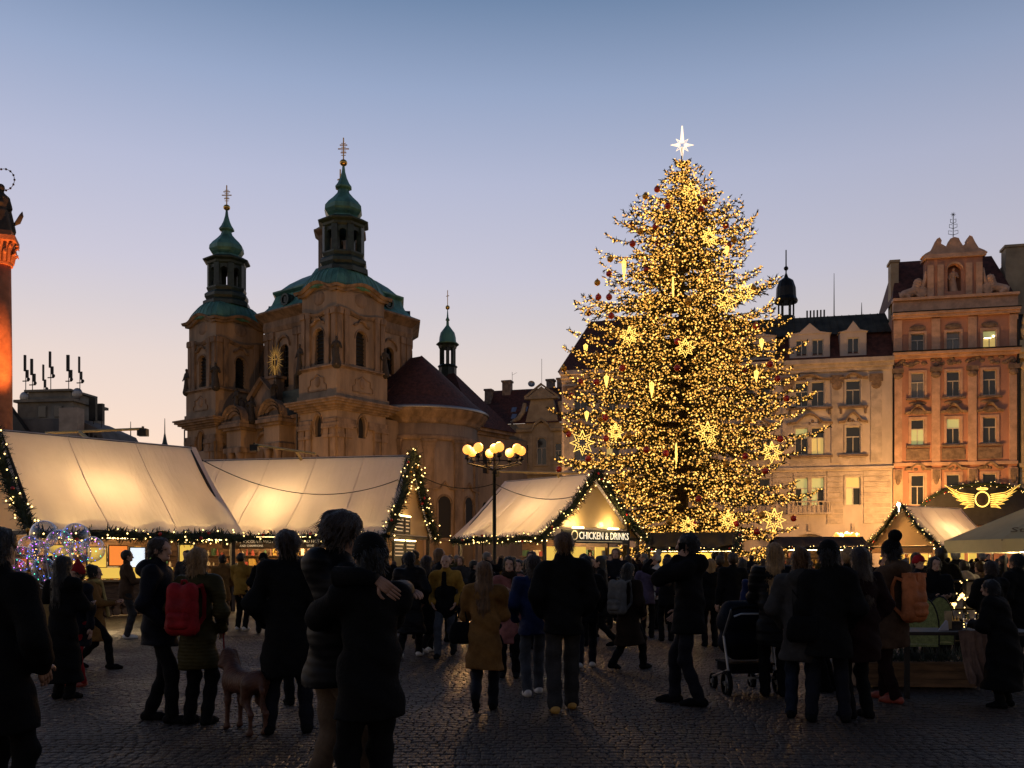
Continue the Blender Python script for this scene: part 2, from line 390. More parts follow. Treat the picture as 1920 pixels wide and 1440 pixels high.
def statue_mesh(h, arm=0):
    s = SDF(.05)
    s.cone((0, 0, 0), (0, 0, .5), .3, .2).cone((0, 0, .5), (.03, 0, .95), .2, .16).cone((.03, 0, .95), (0, 0, 1.3), .17, .2, (1, 1.4, 1)).cone((0, 0, 1.35), (0, .02, 1.5), .07, .06)
    s.ell((0, .02, 1.62), (.1, .11, .13)).cone((-.2, 0, 1.35), (-.3, .05, 1.05), .08, .07).cone((-.3, .05, 1.05), (-.1, .18, 1.1+arm*.5), .065, .05)
    s.cone((.2, 0, 1.35), (.33, 0, 1.1), .08, .07).cone((.33, 0, 1.1), (.3, .15, .85+arm), .065, .05).cone((.1, -.1, .2), (.25, -.1, 1.0), .18, .1)
    V, Fq = s.mesh(.05); return V*h/1.75, Fq

# ------------------------------------------------------------------ church
CH = R(-37.6)
church = empty('church', (-18.9, 100, 0), CH, 'baroque church with two green onion-domed towers and beige stone walls', 'church')
def cpt(x, y, z=0):
    return Vector((-18.9+x*math.cos(CH)-y*math.sin(CH), 100+x*math.sin(CH)+y*math.cos(CH), z))
def face_mats(x0, x1, y0, y1):
    # the four walls of a rectangle as frames: local x along the wall, y into the wall
    return [(Matrix.Translation((x0, y0, 0)), x1-x0), (Matrix.Translation((x1, y0, 0)) @ Matrix.Rotation(R(90), 4, 'Z'), y1-y0),
            (Matrix.Translation((x1, y1, 0)) @ Matrix.Rotation(R(180), 4, 'Z'), x1-x0), (Matrix.Translation((x0, y1, 0)) @ Matrix.Rotation(R(-90), 4, 'Z'), y1-y0)]
def cornice_ring(x0, x1, y0, y1, z, steps):           # stacked slabs (overhang, height)
    mb = MB()
    for ov, h in steps: mb.box(x0-ov, x1+ov, y0-ov, y1+ov, z, z+h); z += h
    return mb
def wave(L, z, b, w=.34, n=22):
    return [(L*k/n, z+b*max(0, math.cos((k/n-.5)/w*math.pi/2))**1.2 if abs(k/n-.5) < w else z) for k in range(n+1)]
def tower(x0, x1, y0, y1, statues):
    cx, cy_ = (x0+x1)/2, (y0+y1)/2
    # lower storey with oval windows, paired pilasters and entablature
    lo = MB()
    for M, L in face_mats(x0, x1, y0, y1):
        lo.M = M; lo.wall(0, L, 0, 19.1, [(L/2-.55, L/2+.55, 12.5+2.6, 17.5), (L/2-.8, L/2+.8, 7, 11.3)], 0, .45)
        lo.archfill(L/2-.55, L/2+.55, 16.4, 17.5, 0, .45); lo.archfill(L/2-.8, L/2+.8, 10.5, 11.3, 0, .45)
    t = lo.build('tower', stone, church)
    pl = MB(); vo = MB(); cap = MB()
    for M, L in face_mats(x0, x1, y0, y1):
        for mb in (pl, vo, cap): mb.M = M
        vo.box(.3, L-.3, .42, .5, 5, 17.8)
        for a in (.05, 1.15, L-1.95, L-.85):
            pl.box(a, a+.8, -.18, .0, .2, 14.9); cap.box(a-.1, a+.9, -.32, 0, 14.9, 15.25); cap.box(a-.02, a+.82, -.25, 0, 15.25, 15.9); cap.box(a-.16, a+.96, -.38, 0, 15.9, 16.1)
        ring = [(L/2+.75*math.cos(q), 16.35+1.45*math.sin(q)) for q in np.linspace(-.6, math.pi+.6, 17)]
        pl.ribbon(ring, .16, .2)
        pl.poly([(L/2-1.1, -.14, 11.8), (L/2+1.1, -.14, 11.8), (L/2, -.2, 13)]); pl.ribbon([(L/2-1.3, 11.9), (L/2, 13.1), (L/2+1.3, 11.9)], .3, .22)
    pl.buildp('pilaster', stone2, t); vo.buildp('window', voidm, t); cap.buildp('capital', stone2, t)
    arch_ = MB()
    for M, L in face_mats(x0, x1, y0, y1):
        arch_.M = M
        for a, b in ((-.2, L/2-.95), (L/2+.95, L+.2)): arch_.box(a-.1, b, -.32, .0, 16.12, 16.47); arch_.box(a, b, -.2, .0, 16.47, 16.97)
    arch_.buildp('architrave', stone2, t)
    cornice_ring(x0, x1, y0, y1, 17.9, [(.25, .2), (.5, .25), (.85, .25), (1.15, .25), (1.3, .18)]).build('cornice', stone2, t)
    # attic with cartouches
    at_ = MB().box(x0-.1, x1+.1, y0-.1, y1+.1, 19.0, 22.5).box(x0-.25, x1+.25, y0-.25, y1+.25, 18.99, 19.7)
    at_.build('attic', stone, t); cornice_ring(x0, x1, y0, y1, 22.45, [(.2, .14), (.4, .16)]).build('attic_cornice', stone2, t)
    ca_ = MB()
    for M, L in face_mats(x0-.1, x1+.1, y0-.1, y1+.1):
        ca_.M = M; ca_.ribbon([(L/2+q*1.5*(1 if k else 1), zz) for k, (q, zz) in enumerate([(-1, 20.2), (-1, 20.7), (-.75, 20.9), (-.75, 21.5), (-.4, 21.6), (0, 22.0), (.4, 21.6), (.75, 21.5), (.75, 20.9), (1, 20.7), (1, 20.2), (-1, 20.2)])], .1, .12)
        ca_.ball((L/2, 0, 21.1), (.5, .16, .6), 8, 5)
    ca_.buildp('cartouche', stone2, t)
    # belfry
    bx0, bx1, by0, by1 = x0+.15, x1-.15, y0+.15, y1-.15
    be = MB(); vo = MB(); pl = MB(); co = MB()
    for M, L in face_mats(bx0, bx1, by0, by1):
        for mb in (be, vo, pl, co): mb.M = M
        be.wall(0, L, 22.4, 31.3, [(L/2-.75, L/2+.75, 23.1, 27.0)], 0, .5); be.archfill(L/2-.75, L/2+.75, 26.2, 27.0, 0, .5)
        vo.box(.55, L-.55, .48, .55, 22.6, 28)
        for z in np.arange(23.3, 26.8, .42): vo.box(L/2-.75, L/2+.75, .3, .46, z, z+.07)
        for a in (.0, .95, L-1.6, L-.65):
            pl.box(a, a+.62, -.2 if a not in (.95, L-1.6) else -.3, 0, 22.75, 28.3); pl.box(a-.08, a+.7, -.34, 0, 28.3, 28.9); pl.box(a-.1, a+.72, -.32, 0, 22.75, 23.05)
        pl.ribbon([(L/2+.95*math.cos(q), 26.15+1.05*math.sin(q)) for q in np.linspace(0, math.pi, 11)], .12, .18)
        pl.ribbon([(L/2-1.15, 27.6), (L/2-.7, 27.7), (L/2-.3, 28.15), (L/2+.3, 28.15), (L/2+.7, 27.7), (L/2+1.15, 27.6)], .32, .22)
        co.ribbon(wave(L, 29.0, -.42), .35, .22); co.ribbon(wave(L, 28.85, -.42), .22, .2)
        up = wave(L, 31.35, .75)
        co.ribbon([(x*(1+1.3/L)-.65, z) for x, z in up], .75, .3); co.ribbon([(x*(1+.7/L)-.35, z-.28) for x, z in up], .42, .3)
        be.face([be.pt((x, .0, z)) for x, z in up]+[be.pt((L, 0, 31.0)), be.pt((0, 0, 31.0))][0:2])
        pl.ball((L/2, 0, 30.35), (.95, .14, .8), 12, 6)
    be.build('belfry', stone, t); vo.buildp('louvre', voidm, t); pl.buildp('belfry_pilaster', stone2, t); co.buildp('belfry_cornice', stone2, t)
    wx, wy = (x1-x0)/2, (y1-y0)/2; w = (wx+wy)/2
    rf = MB(); prof = []
    for k in range(9):
        q = k/8; prof.append((w*(1.1-.6*q**1.7), 31.5+2.5*math.sin(q*math.pi/2)**1.0, .6*(1-q)+.05))
    rf.lathe(prof, 32, (cx, cy_, 0), sx=wx/w, sy=wy/w); rf.build('roof', copper, t, True)
    sm = MB()
    for j in range(32):
        a = 2*math.pi*j/32; pts = []
        for r, z, k in prof:
            c_, s_ = math.cos(a), math.sin(a); m = 1+(1/max(abs(c_), abs(s_))-1)*k; pts.append((cx+r*m*c_*wx/w, cy_+r*m*s_*wy/w, z+.02))
        sm.tube(pts, .05, 4)
    sm.buildp('roof_seam', copper, t)
    C = (cx, cy_, 0); ph = math.pi/8
    MB().lathe([(2.95, 33.6), (2.95, 34.2), (2.55, 34.5), (2.75, 34.9), (2.75, 35.3), (2.35, 35.7), (2.5, 36.1), (2.5, 36.3)], 8, C, ph=ph).build('lantern_base', darkcop, t)
    ln = MB()
    for j in range(8):
        a = ph+2*math.pi*j/8; ln.M = Matrix.Translation((cx+2.05*math.cos(a), cy_+2.05*math.sin(a), 0)) @ Matrix.Rotation(a, 4, 'Z')
        ln.box(-.3, .3, -.36, .36, 36.2, 39.6)
        b = a+math.pi/8; ln.M = Matrix.Translation((cx+1.95*math.cos(b), cy_+1.95*math.sin(b), 0)) @ Matrix.Rotation(b+math.pi/2, 4, 'Z')
        ln.wall(-.8, .8, 36.2, 39.8, [(-.45, .45, 36.3, 39.1)], -.1, .25); ln.archfill(-.45, .45, 38.6, 39.1, -.1, .25)
    ln.build('lantern', darkcop, t)
    MB().lathe([(2.2, 39.5), (2.45, 39.7), (2.5, 40.0), (2.95, 40.2), (3.0, 40.35), (2.3, 40.8)], 8, C, ph=ph).build('lantern_cornice', darkcop, t)
    MB().lathe([(2.2, 40.5), (1.75, 40.9), (1.7, 41.2), (1.95, 41.5), (2.2, 41.95), (2.15, 42.5), (1.75, 43.1), (1.2, 43.7), (.75, 44.3), (.62, 44.8), (.95, 45.0), (.98, 45.15), (.7, 45.6), (.42, 46.3), (.22, 47.1), (.14, 47.9)], 8, C, ph=ph).build('onion_dome', copper, t)
    k0 = 48.1
    MB().ball((cx, cy_, k0+.25), .43, 14, 9).build('gilded_ball', gold, t, True)
    cr_ = MB(); cr_.M = Matrix.Translation((cx, cy_, 0)) @ Matrix.Rotation(R(37), 4, 'Z')
    cr_.box(-.06, .06, -.06, .06, k0+.6, k0+3.5)
    for zz, hw in ((1.5, .32), (2.0, .62), (2.5, .42)): cr_.box(-hw, hw, -.045, .045, k0+zz, k0+zz+.12)
    for sx in (-1, 1):
        for zz in (1.2, 1.75, 2.25, 2.75): cr_.box(min(0, sx*.26), max(0, sx*.26), -.03, .03, k0+zz, k0+zz+.07)
    cr_.build('cross', gilt, t)
    for ch in t.children:          # the copper crowns are a little squat
        if ch.name.split('.')[0] in ('lantern_base', 'lantern', 'lantern_cornice', 'onion_dome', 'gilded_ball', 'cross'): ch.scale = (1, 1, .87); ch.location = (0, 0, 33.6*.13)
    MB().box(x0-.3, x0-.18, y0-.3, y0-.18, 0, 18).build('drainpipe', iron, t)
    for k, (sx, sy) in enumerate(statues):
        V, Fq = SV[k % 2]; o = npmesh('statue', V, Fq, darkst, None, True); o.location = cpt(sx, sy, 22.72); o.rotation_euler = (0, 0, CH+R(180+40*k))
        tag(o, 'saint statue on tower ' + ('beside the apse, ' if x0 > -10 else 'farther from the apse, ') + ('ledge corner nearest the golden sun' if (k == 0) == (x0 > -10) and k < 2 else 'outer ledge corner' if k < 2 else 'rear ledge corner'), 'statue', 'stone statues on the church tower ledges')
    return t
SV = [statue_mesh(3.0), statue_mesh(3.0, .35)]
tower(-6, 0, 0, 7.4, [(-6.0, .0), (.0, .0), (0.05, 7.2)])
tower(-27.8, -21.8, 0, 7.4, [(-27.9, -.0), (-21.8, .0), (-21.7, 7.3)])
# centre of the facade between the towers
fc = MB(); fc.wall(-21.85, -5.95, 0, 18.4, [(-16.1, -14.7, 12.9, 15.8), (-16.6, -14.2, 4, 9.8)], 2.6, .5); fc.archfill(-16.1, -14.7, 15.2, 15.8, 2.6, .5); fc.archfill(-16.6, -14.2, 8.8, 9.8, 2.6, .5)
facade = fc.build('facade', stone, church)
MB().box(-17, -13.8, 3.05, 3.15, 3.5, 16).build('window', voidm, facade)
cols = MB(); blk = MB(); arc = MB(); cn = MB()
for x0, x1 in ((-20.3, -17.5), (-13.1, -10.3)):
    blk.box(x0, x1, 1.1, 2.62, 0, 14.6); blk.box(x0, x1, .5, 2.62, 15.1, 17.2)
    cn.box(x0-.3, x1+.3, .2, 2.63, 14.5, 15.1); cn.box(x0-.3, x1+.3, .15, 2.63, 17.2, 17.5); cn.box(x0-.7, x1+.7, -.2, 2.64, 17.5, 17.9); cn.box(x0-.5, x1+.5, 0, 2.64, 17.9, 18.25)
    for c in (x0+.5, x1-.5):
        cols.lathe([(.5, 0), (.5, .6), (.42, .8), (.42, 8), (.36, 13.2), (.5, 13.4), (.36, 13.6), (.5, 14.1), (.6, 14.5)], 12, (c, .75, 0))
    c = (x0+x1)/2
    for rr, dy in ((2.0, .5), (1.65, .3), (1.25, .1)):
        arc.M = Matrix.Identity(4)
        arc.ribbon([(c+rr*math.cos(q), 18.25+rr*math.sin(q)) for q in np.linspace(math.pi, 0, 15)], dy+.6, .3, 1.2)
    arc.prism([(c+1.5*math.cos(q), .9, 18.25+1.5*math.sin(q)) for q in np.linspace(0, math.pi, 12)], (0, .5, 0))
cn.box(-21.8, -5.98, 2.1, 2.65, 17.4, 18.0); cn.box(-21.78, -6, 1.8, 2.66, 18.0, 18.4)
cn.ribbon([(-15.4+1.5*math.cos(q), 15.7+1.3*math.sin(q)) for q in np.linspace(math.pi, 0, 11)], .45, .25, 2.6)
blk.buildp('portal_pier', stone, facade); cols.buildp('column', stone2, facade, True); arc.buildp('segmental_pediment', stone2, facade); cn.build('entablature', stone2, facade)
gb = MB(); gb.prism([(-17.4, 2.3, 18.4), (-13.3, 2.3, 18.4), (-13.3, 2.3, 21.1), (-15.4, 2.3, 23.0), (-17.4, 2.3, 21.1)], (0, 3, 0)); gb.box(-14.9, -13.3, 2.4, 3.6, 21, 23.2); gb.box(-15.15, -13.05, 2.2, 3.8, 23.2, 23.5)
gb.ribbon([(-17.9, 21.2), (-15.4, 23.5), (-12.9, 21.2)], .7, .4, 2.3)
gable = gb.build('gable', stone2, facade)
MB().prism([(-13.2, 3, 18.4), (-6.1, 3, 18.4), (-6.1, 3, 20.2), (-9.5, 3, 21.6), (-12.8, 3, 21.6)], (0, 5, 0)).build('facade_roof', darkcop, facade)
for k, (x, y, z, h) in enumerate(((-18.9, .9, 19.9, 2.6), (-16.9, 1.6, 18.4, 2.8), (-12.9, 1.6, 18.3, 2.8), (-11.7, .9, 20.1, 2.4), (-10.7, 3.6, 21.55, 3.1))):
    V, Fq = SV[k % 2]; o = npmesh('statue', V*h/3, Fq, darkst, None, True); o.location = cpt(x, y, z-.05); o.rotation_euler = (0, 0, CH+R(180+30*k))
    tag(o, 'dark stone figure ' + ('on the curved pediment farther from the apse', 'beside the church gable, side away from the golden sun', 'below the golden sun beside the church gable', 'on the curved pediment nearer the apse', 'on the dark roof between gable and octagon')[k], 'statue', 'stone figures between the towers')
sr = MB()
for j in range(32):
    a = 2*math.pi*j/32; r0, r1 = .75, (1.75 if j % 2 else 2.3); w = .1
    sr.prism([(-14.1+r0*.62*math.cos(a-w), 2.9, 25.4+r0*math.sin(a-w)), (-14.1+r0*.62*math.cos(a+w), 2.9, 25.4+r0*math.sin(a+w)), (-14.1+r1*.72*math.cos(a), 2.9, 25.4+r1*math.sin(a))], (0, .06, 0))
sr.ribbon([(-14.1+.62*math.cos(q), 25.4+1.0*math.sin(q)) for q in np.linspace(0, 2*math.pi, 25)], .12, .16, 3.0)
sr.box(-14.16, -14.04, 2.84, 2.96, 24.4, 26.3); sr.box(-14.5, -13.7, 2.84, 2.96, 25.5, 25.62); sr.box(-14.2, -14.0, 2.86, 3.0, 23.4, 24.5)
sr.build('gilded_sun', gold, facade)
# central octagon with green mansard roof
OC = (-13.9, 13.0); ph = math.pi/8
oc = MB(); ov = MB(); op = MB()
for j in range(8):
    a = ph+2*math.pi*j/8+math.pi/8; L = 2*9.6*math.sin(math.pi/8); ap = 9.6*math.cos(math.pi/8)
    M = Matrix.Translation((OC[0]+ap*math.cos(a), OC[1]+ap*math.sin(a), 0)) @ Matrix.Rotation(a+math.pi/2, 4, 'Z') @ Matrix.Translation((-L/2, 0, 0))
    for mb in (oc, ov, op): mb.M = M
    oc.wall(0, L, 15, 31.3, [(L/2-.75, L/2+.75, 22.4, 27.6)], 0, .5); oc.archfill(L/2-.75, L/2+.75, 26.9, 27.6, 0, .5)
    for x in np.linspace(L/2-.75, L/2+.75, 4): ov.box(x-.03, x+.03, .3, .36, 22.4, 27.6)
    for z in np.arange(22.9, 27.5, .65): ov.box(L/2-.75, L/2+.75, .3, .35, z-.025, z+.025)
    for x in (.1, 1.1, L-1.8, L-.8): op.box(x, x+.65, -.18, 0, 19, 29.3); op.box(x-.1, x+.75, -.3, 0, 28.4, 29.2)
    op.ribbon([(L/2+1.1*math.cos(q), 27.5+1.2*math.sin(q)) for q in np.linspace(math.pi, 0, 9)], .3, .25)
octo = oc.build('octagon', stone, church); ov.buildp('window_bar', iron, octo); op.buildp('pilaster', stone2, octo)
MB().lathe([(9.7, 29.3), (9.9, 29.8), (9.8, 30.6), (10.3, 31.0), (10.9, 31.4), (10.9, 31.6)], 8, (*OC, 0), ph=ph).build('cornice', stone2, octo)
MB().lathe([(10.9, 31.6), (9.7, 32.1), (8.8, 33.0), (8.3, 34.1), (8.7, 34.4), (8.7, 34.6), (7.8, 34.9), (6.6, 35.9), (5.0, 36.9), (3.8, 37.5), (3.2, 38.4)], 8, (*OC, 0), ph=ph).build('mansard_roof', copper, octo)
dm = MB()
for j in range(8):
    a = 2*math.pi*j/8; c = (OC[0]+8.0*math.cos(a), OC[1]+8.0*math.sin(a), 33.0)
    dm.M = Matrix.Translation(c) @ Matrix.Rotation(a+math.pi/2, 4, 'Z')
    dm.lathe([(.85, -.35), (.85, .35)], 14); dm.M = dm.M @ Matrix.Rotation(R(90), 4, 'X'); dm.lathe([(.75, -.2), (.75, .9), (.5, .9), (.5, .6)], 14, cap=False)
dm.buildp('bull_eye_dormer', darkcop, octo)
lt = MB()
for j in range(8):
    a = ph+2*math.pi*j/8+math.pi/8; L = 2*2.9*math.sin(math.pi/8); ap = 2.9*math.cos(math.pi/8)
    lt.M = Matrix.Translation((OC[0]+ap*math.cos(a), OC[1]+ap*math.sin(a), 0)) @ Matrix.Rotation(a+math.pi/2, 4, 'Z') @ Matrix.Translation((-L/2, 0, 0))
    lt.wall(0, L, 38, 43, [(L/2-.5, L/2+.5, 39, 41.8)], 0, .4); lt.archfill(L/2-.5, L/2+.5, 41.3, 41.8, 0, .4)
lt.M = None; lt.lathe([(2.9, 42.6), (3.5, 43.1), (3.5, 43.3)], 8, (*OC, 0), ph=ph)
lant = lt.build('dome_lantern', stone2, octo)
MB().lathe([(3.4, 43.3), (2.2, 44.2), (1.8, 45.2), (2.1, 46), (1.4, 47), (.3, 48)], 8, (*OC, 0), ph=ph).build('lantern_cap', copper, octo)
MB().box(OC[0]-.06, OC[0]+.06, OC[1]-.06, OC[1]+.06, 48, 51.6).box(OC[0]-.5, OC[0]+.5, OC[1]-.05, OC[1]+.05, 50.3, 50.45).build('cross', gilt, octo)
# nave and curved chancel
nv = MB().box(-24, -.6, 6, 26.5, 0, 17.8); nave = nv.build('nave', stone, church)
ap = MB().lathe([(6.9, 0), (6.9, 18.0)], 48, (-3, 16.5, 0)); apse = ap.build('apse', stone, church, True)
MB().lathe([(7.0, 15.6), (7.15, 15.7), (7.15, 16.2), (6.95, 16.3)], 48, (-3, 16.5, 0), cap=False).build('architrave', stone2, apse, True)
MB().lathe([(6.95, 17.6), (7.3, 17.9), (7.3, 18.15), (7.75, 18.4), (8.0, 18.9), (8.2, 19.05), (8.2, 19.25)], 48, (-3, 16.5, 0), cap=False).build('cornice', stone2, apse, True)
MB().lathe([(8.35, 19.2), (8.4, 19.4), (8.2, 19.55)], 48, (-3, 16.5, 0), cap=False).build('gutter', steel, apse, True)
pil = MB(); capm = MB(); win = MB(); trim = MB()
for a in (-100, -72, -40, -8, 24, 56):
    pil.M = capm.M = Matrix.Translation((-3, 16.5, 0)) @ Matrix.Rotation(R(a), 4, 'Z')
    pil.box(6.6, 7.1, -.62, .62, .3, 14.5); capm.box(6.6, 7.15, -.7, .7, 14.5, 14.9); capm.box(6.6, 7.2, -.78, .78, 14.9, 15.4); capm.box(6.6, 7.3, -.9, .9, 15.4, 15.7)
for a in (-56, -24, 8, 40):
    win.M = trim.M = Matrix.Translation((-3, 16.5, 0)) @ Matrix.Rotation(R(a), 4, 'Z') @ Matrix.Translation((6.88, 0, 0)) @ Matrix.Rotation(R(90), 4, 'Z')
    win.prism([(.8*math.cos(q), 0, 8.2+.9*math.sin(q)) for q in np.linspace(0, math.pi, 9)]+[(-.8, 0, 4.2), (.8, 0, 4.2)], (0, -.06, 0))
    trim.ribbon([(1.0*math.cos(q), 8.3+1.05*math.sin(q)) for q in np.linspace(math.pi, 0, 11)], .18, .22); trim.box(-1.0, -.8, -.14, 0, 4.0, 8.3); trim.box(.8, 1.0, -.14, 0, 4.0, 8.3); trim.box(-1.2, 1.2, -.25, 0, 3.8, 4.05)
    trim.ribbon([(-1.5, 10.0), (-.6, 10.2), (0, 10.9), (.6, 10.2), (1.5, 10.0)], .3, .25)
pil.buildp('pilaster', stone2, apse); capm.buildp('capital', stone2, apse); win.buildp('window', voidm, apse); trim.buildp('window_surround', stone2, apse)
rf = MB().lathe([(8.2, 19.5), (6.4, 20.9), (4.4, 22.9), (2.2, 25.0), (.05, 26.9)], 48, (-3, 16.5, 0))
rf.prism([(-3, 8.3, 19.5), (-3, 24.7, 19.5), (-3, 16.5, 26.85)], (-9, 0, 0)); rf.build('apse_roof', redtile, apse)
wg = MB(); wg.wall(0, 11, 0, 17.5, [(1.6, 2.8, 12.6, 15.6), (1.5, 2.9, 5, 9)], 0, .4); wg.archfill(1.6, 2.8, 14.9, 15.6, 0, .4); wg.archfill(1.5, 2.9, 8.2, 9, 0, .4); wg.box(0, 11, .42, 7, 0, 17.4); wing = None
wg2 = MB(); wg2.M = Matrix.Translation((1.4, 21.5, 0)) @ Matrix.Rotation(R(90), 4, 'Z')
for f_ in wg.f: wg2.face([wg2.pt(wg.v[i]) for i in f_])
wing = wg2.build('sacristy', stone, church)
MB().box(-6.2, 1.7, 21.2, 28.2, 17.4, 17.8).box(-6.2, 2.2, 21.0, 28.6, 17.8, 18.2).build('cornice', stone2, wing)
MB().box(1.0, 1.1, 22.5, 25, 4.5, 16).build('window', voidm, wing)
rr = MB().prism([(2.4, 20.5, 18.2), (2.4, 28.9, 18.2), (-2.5, 26.5, 21.6), (-2.5, 22, 21.6)], (-.01, 0, .01))
rr.v = []; rr.f = []; rr.m = []
p = [(2.5, 20.0, 18.2), (2.5, 28.8, 18.2), (-18, 28.8, 18.2), (-18, 20, 18.2), (-4.5, 24.4, 26.2), (-14, 24.4, 26.2)]
i = [rr.pt(q) for q in p]
for q in ((0, 1, 4), (1, 2, 5, 4), (2, 3, 5), (3, 0, 4, 5), (3, 2, 1, 0)): rr.face([i[k] for k in q])
rr.build('sacristy_roof', redtile, wing)
tx, ty = -6.4, 25.2; T = (tx, ty, 0)
tr_ = MB().lathe([(1.2, 25.3), (1.2, 27.2), (1.35, 27.4), (1.15, 27.6)], 8, T)
for j in range(8):
    a = 2*math.pi*j/8; tr_.M = Matrix.Translation((tx+.95*math.cos(a), ty+.95*math.sin(a), 0)) @ Matrix.Rotation(a, 4, 'Z'); tr_.box(-.12, .12, -.17, .17, 27.5, 29.9)
tr_.M = None; tr_.lathe([(1.15, 29.8), (1.25, 30.1), (1.5, 30.3), (1.5, 30.4)], 8, T); turret = tr_.build('ridge_turret', darkcop, church)
MB().lathe([(1.55, 30.35), (1.15, 30.7), (1.1, 31.3), (.95, 31.9), (.5, 32.5), (.2, 32.9), (.16, 33.5), (.3, 33.6), (.12, 34.0), (.05, 35.0)], 16, T).build('bell_cap', copper, turret, True)
MB().ball((tx, ty, 35.3), .3, 12, 8).build('gilded_ball', gold, turret, True)
MB().box(tx-.035, tx+.035, ty-.035, ty+.035, 35.5, 37.6).box(tx-.25, tx+.25, ty-.03, ty+.03, 36.8, 36.88).build('cross', gilt, turret)
# ------------------------------------------------------------------ row of town houses on the right
RZ = R(-12.5)
def rowpt(s, y=0, z=0): return Vector((30+s*math.cos(RZ)-y*math.sin(RZ), 73+s*math.sin(RZ)+y*math.cos(RZ), z))
pinkwall = mat('salmon_plaster', (.53, .27, .19), .85, .14, .5, .2, 12, stretch=(1, 1, .5))
pinktrim = mat('peach_stucco', (.66, .42, .3), .85, .16, 1.2, .3, 14)
whitewall = mat('pale_pink_plaster', (.6, .52, .48), .85, .12, .5, .2, 12, stretch=(1, 1, .5))
whitetrim = mat('pale_stucco', (.57, .49, .44), .85, .18, 1.2, .3, 14)
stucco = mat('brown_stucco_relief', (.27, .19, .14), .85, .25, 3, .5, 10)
yellowwall = mat('ochre_plaster', (.6, .4, .13), .85, .12, .5, .2, 12)
yellowtrim = mat('cream_stucco', (.58, .46, .28), .85, .15, 1.2, .3, 14)
creamwall = mat('cream_plaster', (.42, .34, .235), .85, .18, .5, .2, 12)
frame_m = mat('white_window_frame', (.62, .58, .52), .6, .08, 6)
seamroof = mat('grey_green_sheet_roof', (.07, .066, .05), .8, .25, .8, .1, 8, stretch=(1, 1, .3), spec=.2)
lit_y = mat('lit_window_yellow', (.5, .4, .2), .5, 0, emit=(1., .7, .2), estr=.42)
lit_g = mat('lit_window_green', (.4, .45, .3), .5, 0, emit=(.75, .72, .25), estr=.35)
lamp_w = mat('room_lamp', (.9, .8, .6), .5, 0, emit=(1., .85, .5), estr=5)
PANE = {}
def pane(parent, x0, x1, z0, z1, y, m):
    key = (round(x1-x0, 2), round(z1-z0, 2), m.name)
    if key not in PANE:
        w, h = x1-x0, z1-z0; PANE[key] = MB().box(0, w, 0, .012, 0, h).build('pane', m, parent)
        o = PANE[key]
    else:
        o = PANE[key].copy(); COL.objects.link(o); o.parent = parent
    o.location = (x0, y, z0); return o
curt = mat('net_curtain_behind_glass', (.2, .2, .2), .15, .25, 7, spec=.8, stretch=(9, 1, .5)); wrs = random.Random(31)
def window(parent, xc, w, z0, z1, y=.16, mats=None, double=False, transom=.62):
    mats = mats or wrs.choice(([paneglass]*3, [paneglass]*3, [curt, curt, paneglass], [curt]*3, [paneglass, curt, paneglass])); t = .06; x0, x1 = xc-w/2, xc+w/2; zt = z0+(z1-z0)*transom
    mb = MB(); mb.box(x0, x0+t, y-.05, y+.06, z0, z1).box(x1-t, x1, y-.05, y+.06, z0, z1).box(x0+t, x1-t, y-.05, y+.06, z0, z0+t).box(x0+t, x1-t, y-.05, y+.06, z1-t, z1)
    mb.box(x0+t, x1-t, y-.06, y+.05, zt-t*.6, zt+t*.6).box(xc-t*.45, xc+t*.45, y-.055, y+.055, z0+t, zt-t*.6)
    o = mb.build('window', frame_m, parent)
    pane(o, x0+t, xc-t*.45, z0+t, zt-t*.6, y+.02, mats[0]); pane(o, xc+t*.45, x1-t, z0+t, zt-t*.6, y+.02, mats[1]); pane(o, x0+t, x1-t, zt+t*.6, z1-t, y+.02, mats[2])
    return o
def surround(mb, xc, w, z0, z1, t=.18, d=.09):
    x0, x1 = xc-w/2, xc+w/2
    mb.box(x0-t, x0, -d, .0, z0, z1+t).box(x1, x1+t, -d, .0, z0, z1+t).box(x0, x1, -d, .0, z1, z1+t)
def house(label, s0, W, depth=10): return empty('town_house', rowpt(s0), RZ, label, 'house')
def seam_mesh(p0, p1, p2, p3, n, r=.035):      # standing seams across a roof slope
    mb = MB()
    for k in range(n+1):
        t = k/n; a = Vector(p0).lerp(Vector(p1), t); b = Vector(p3).lerp(Vector(p2), t); mb.tube([a, b], r, 4)
    return mb
def scroll(mb, xc, z, w, h, d=.3, y=0):        # swept broken pediment over a window
    pts = [(-1, 0), (-.85, .06), (-.6, .1), (-.42, .45), (-.2, .85), (0, 1), (.2, .85), (.42, .45), (.6, .1), (.85, .06), (1, 0)]
    mb.ribbon([(xc+a*w/2, z+b*h) for a, b in pts], d, .16, y)
    for k in range(7):
        a = random.uniform(-.35, .35); mb.ball((xc+a*w, y-.03, z-.1+h*.4*random.random()), (.12, .1, .12), 6, 4)
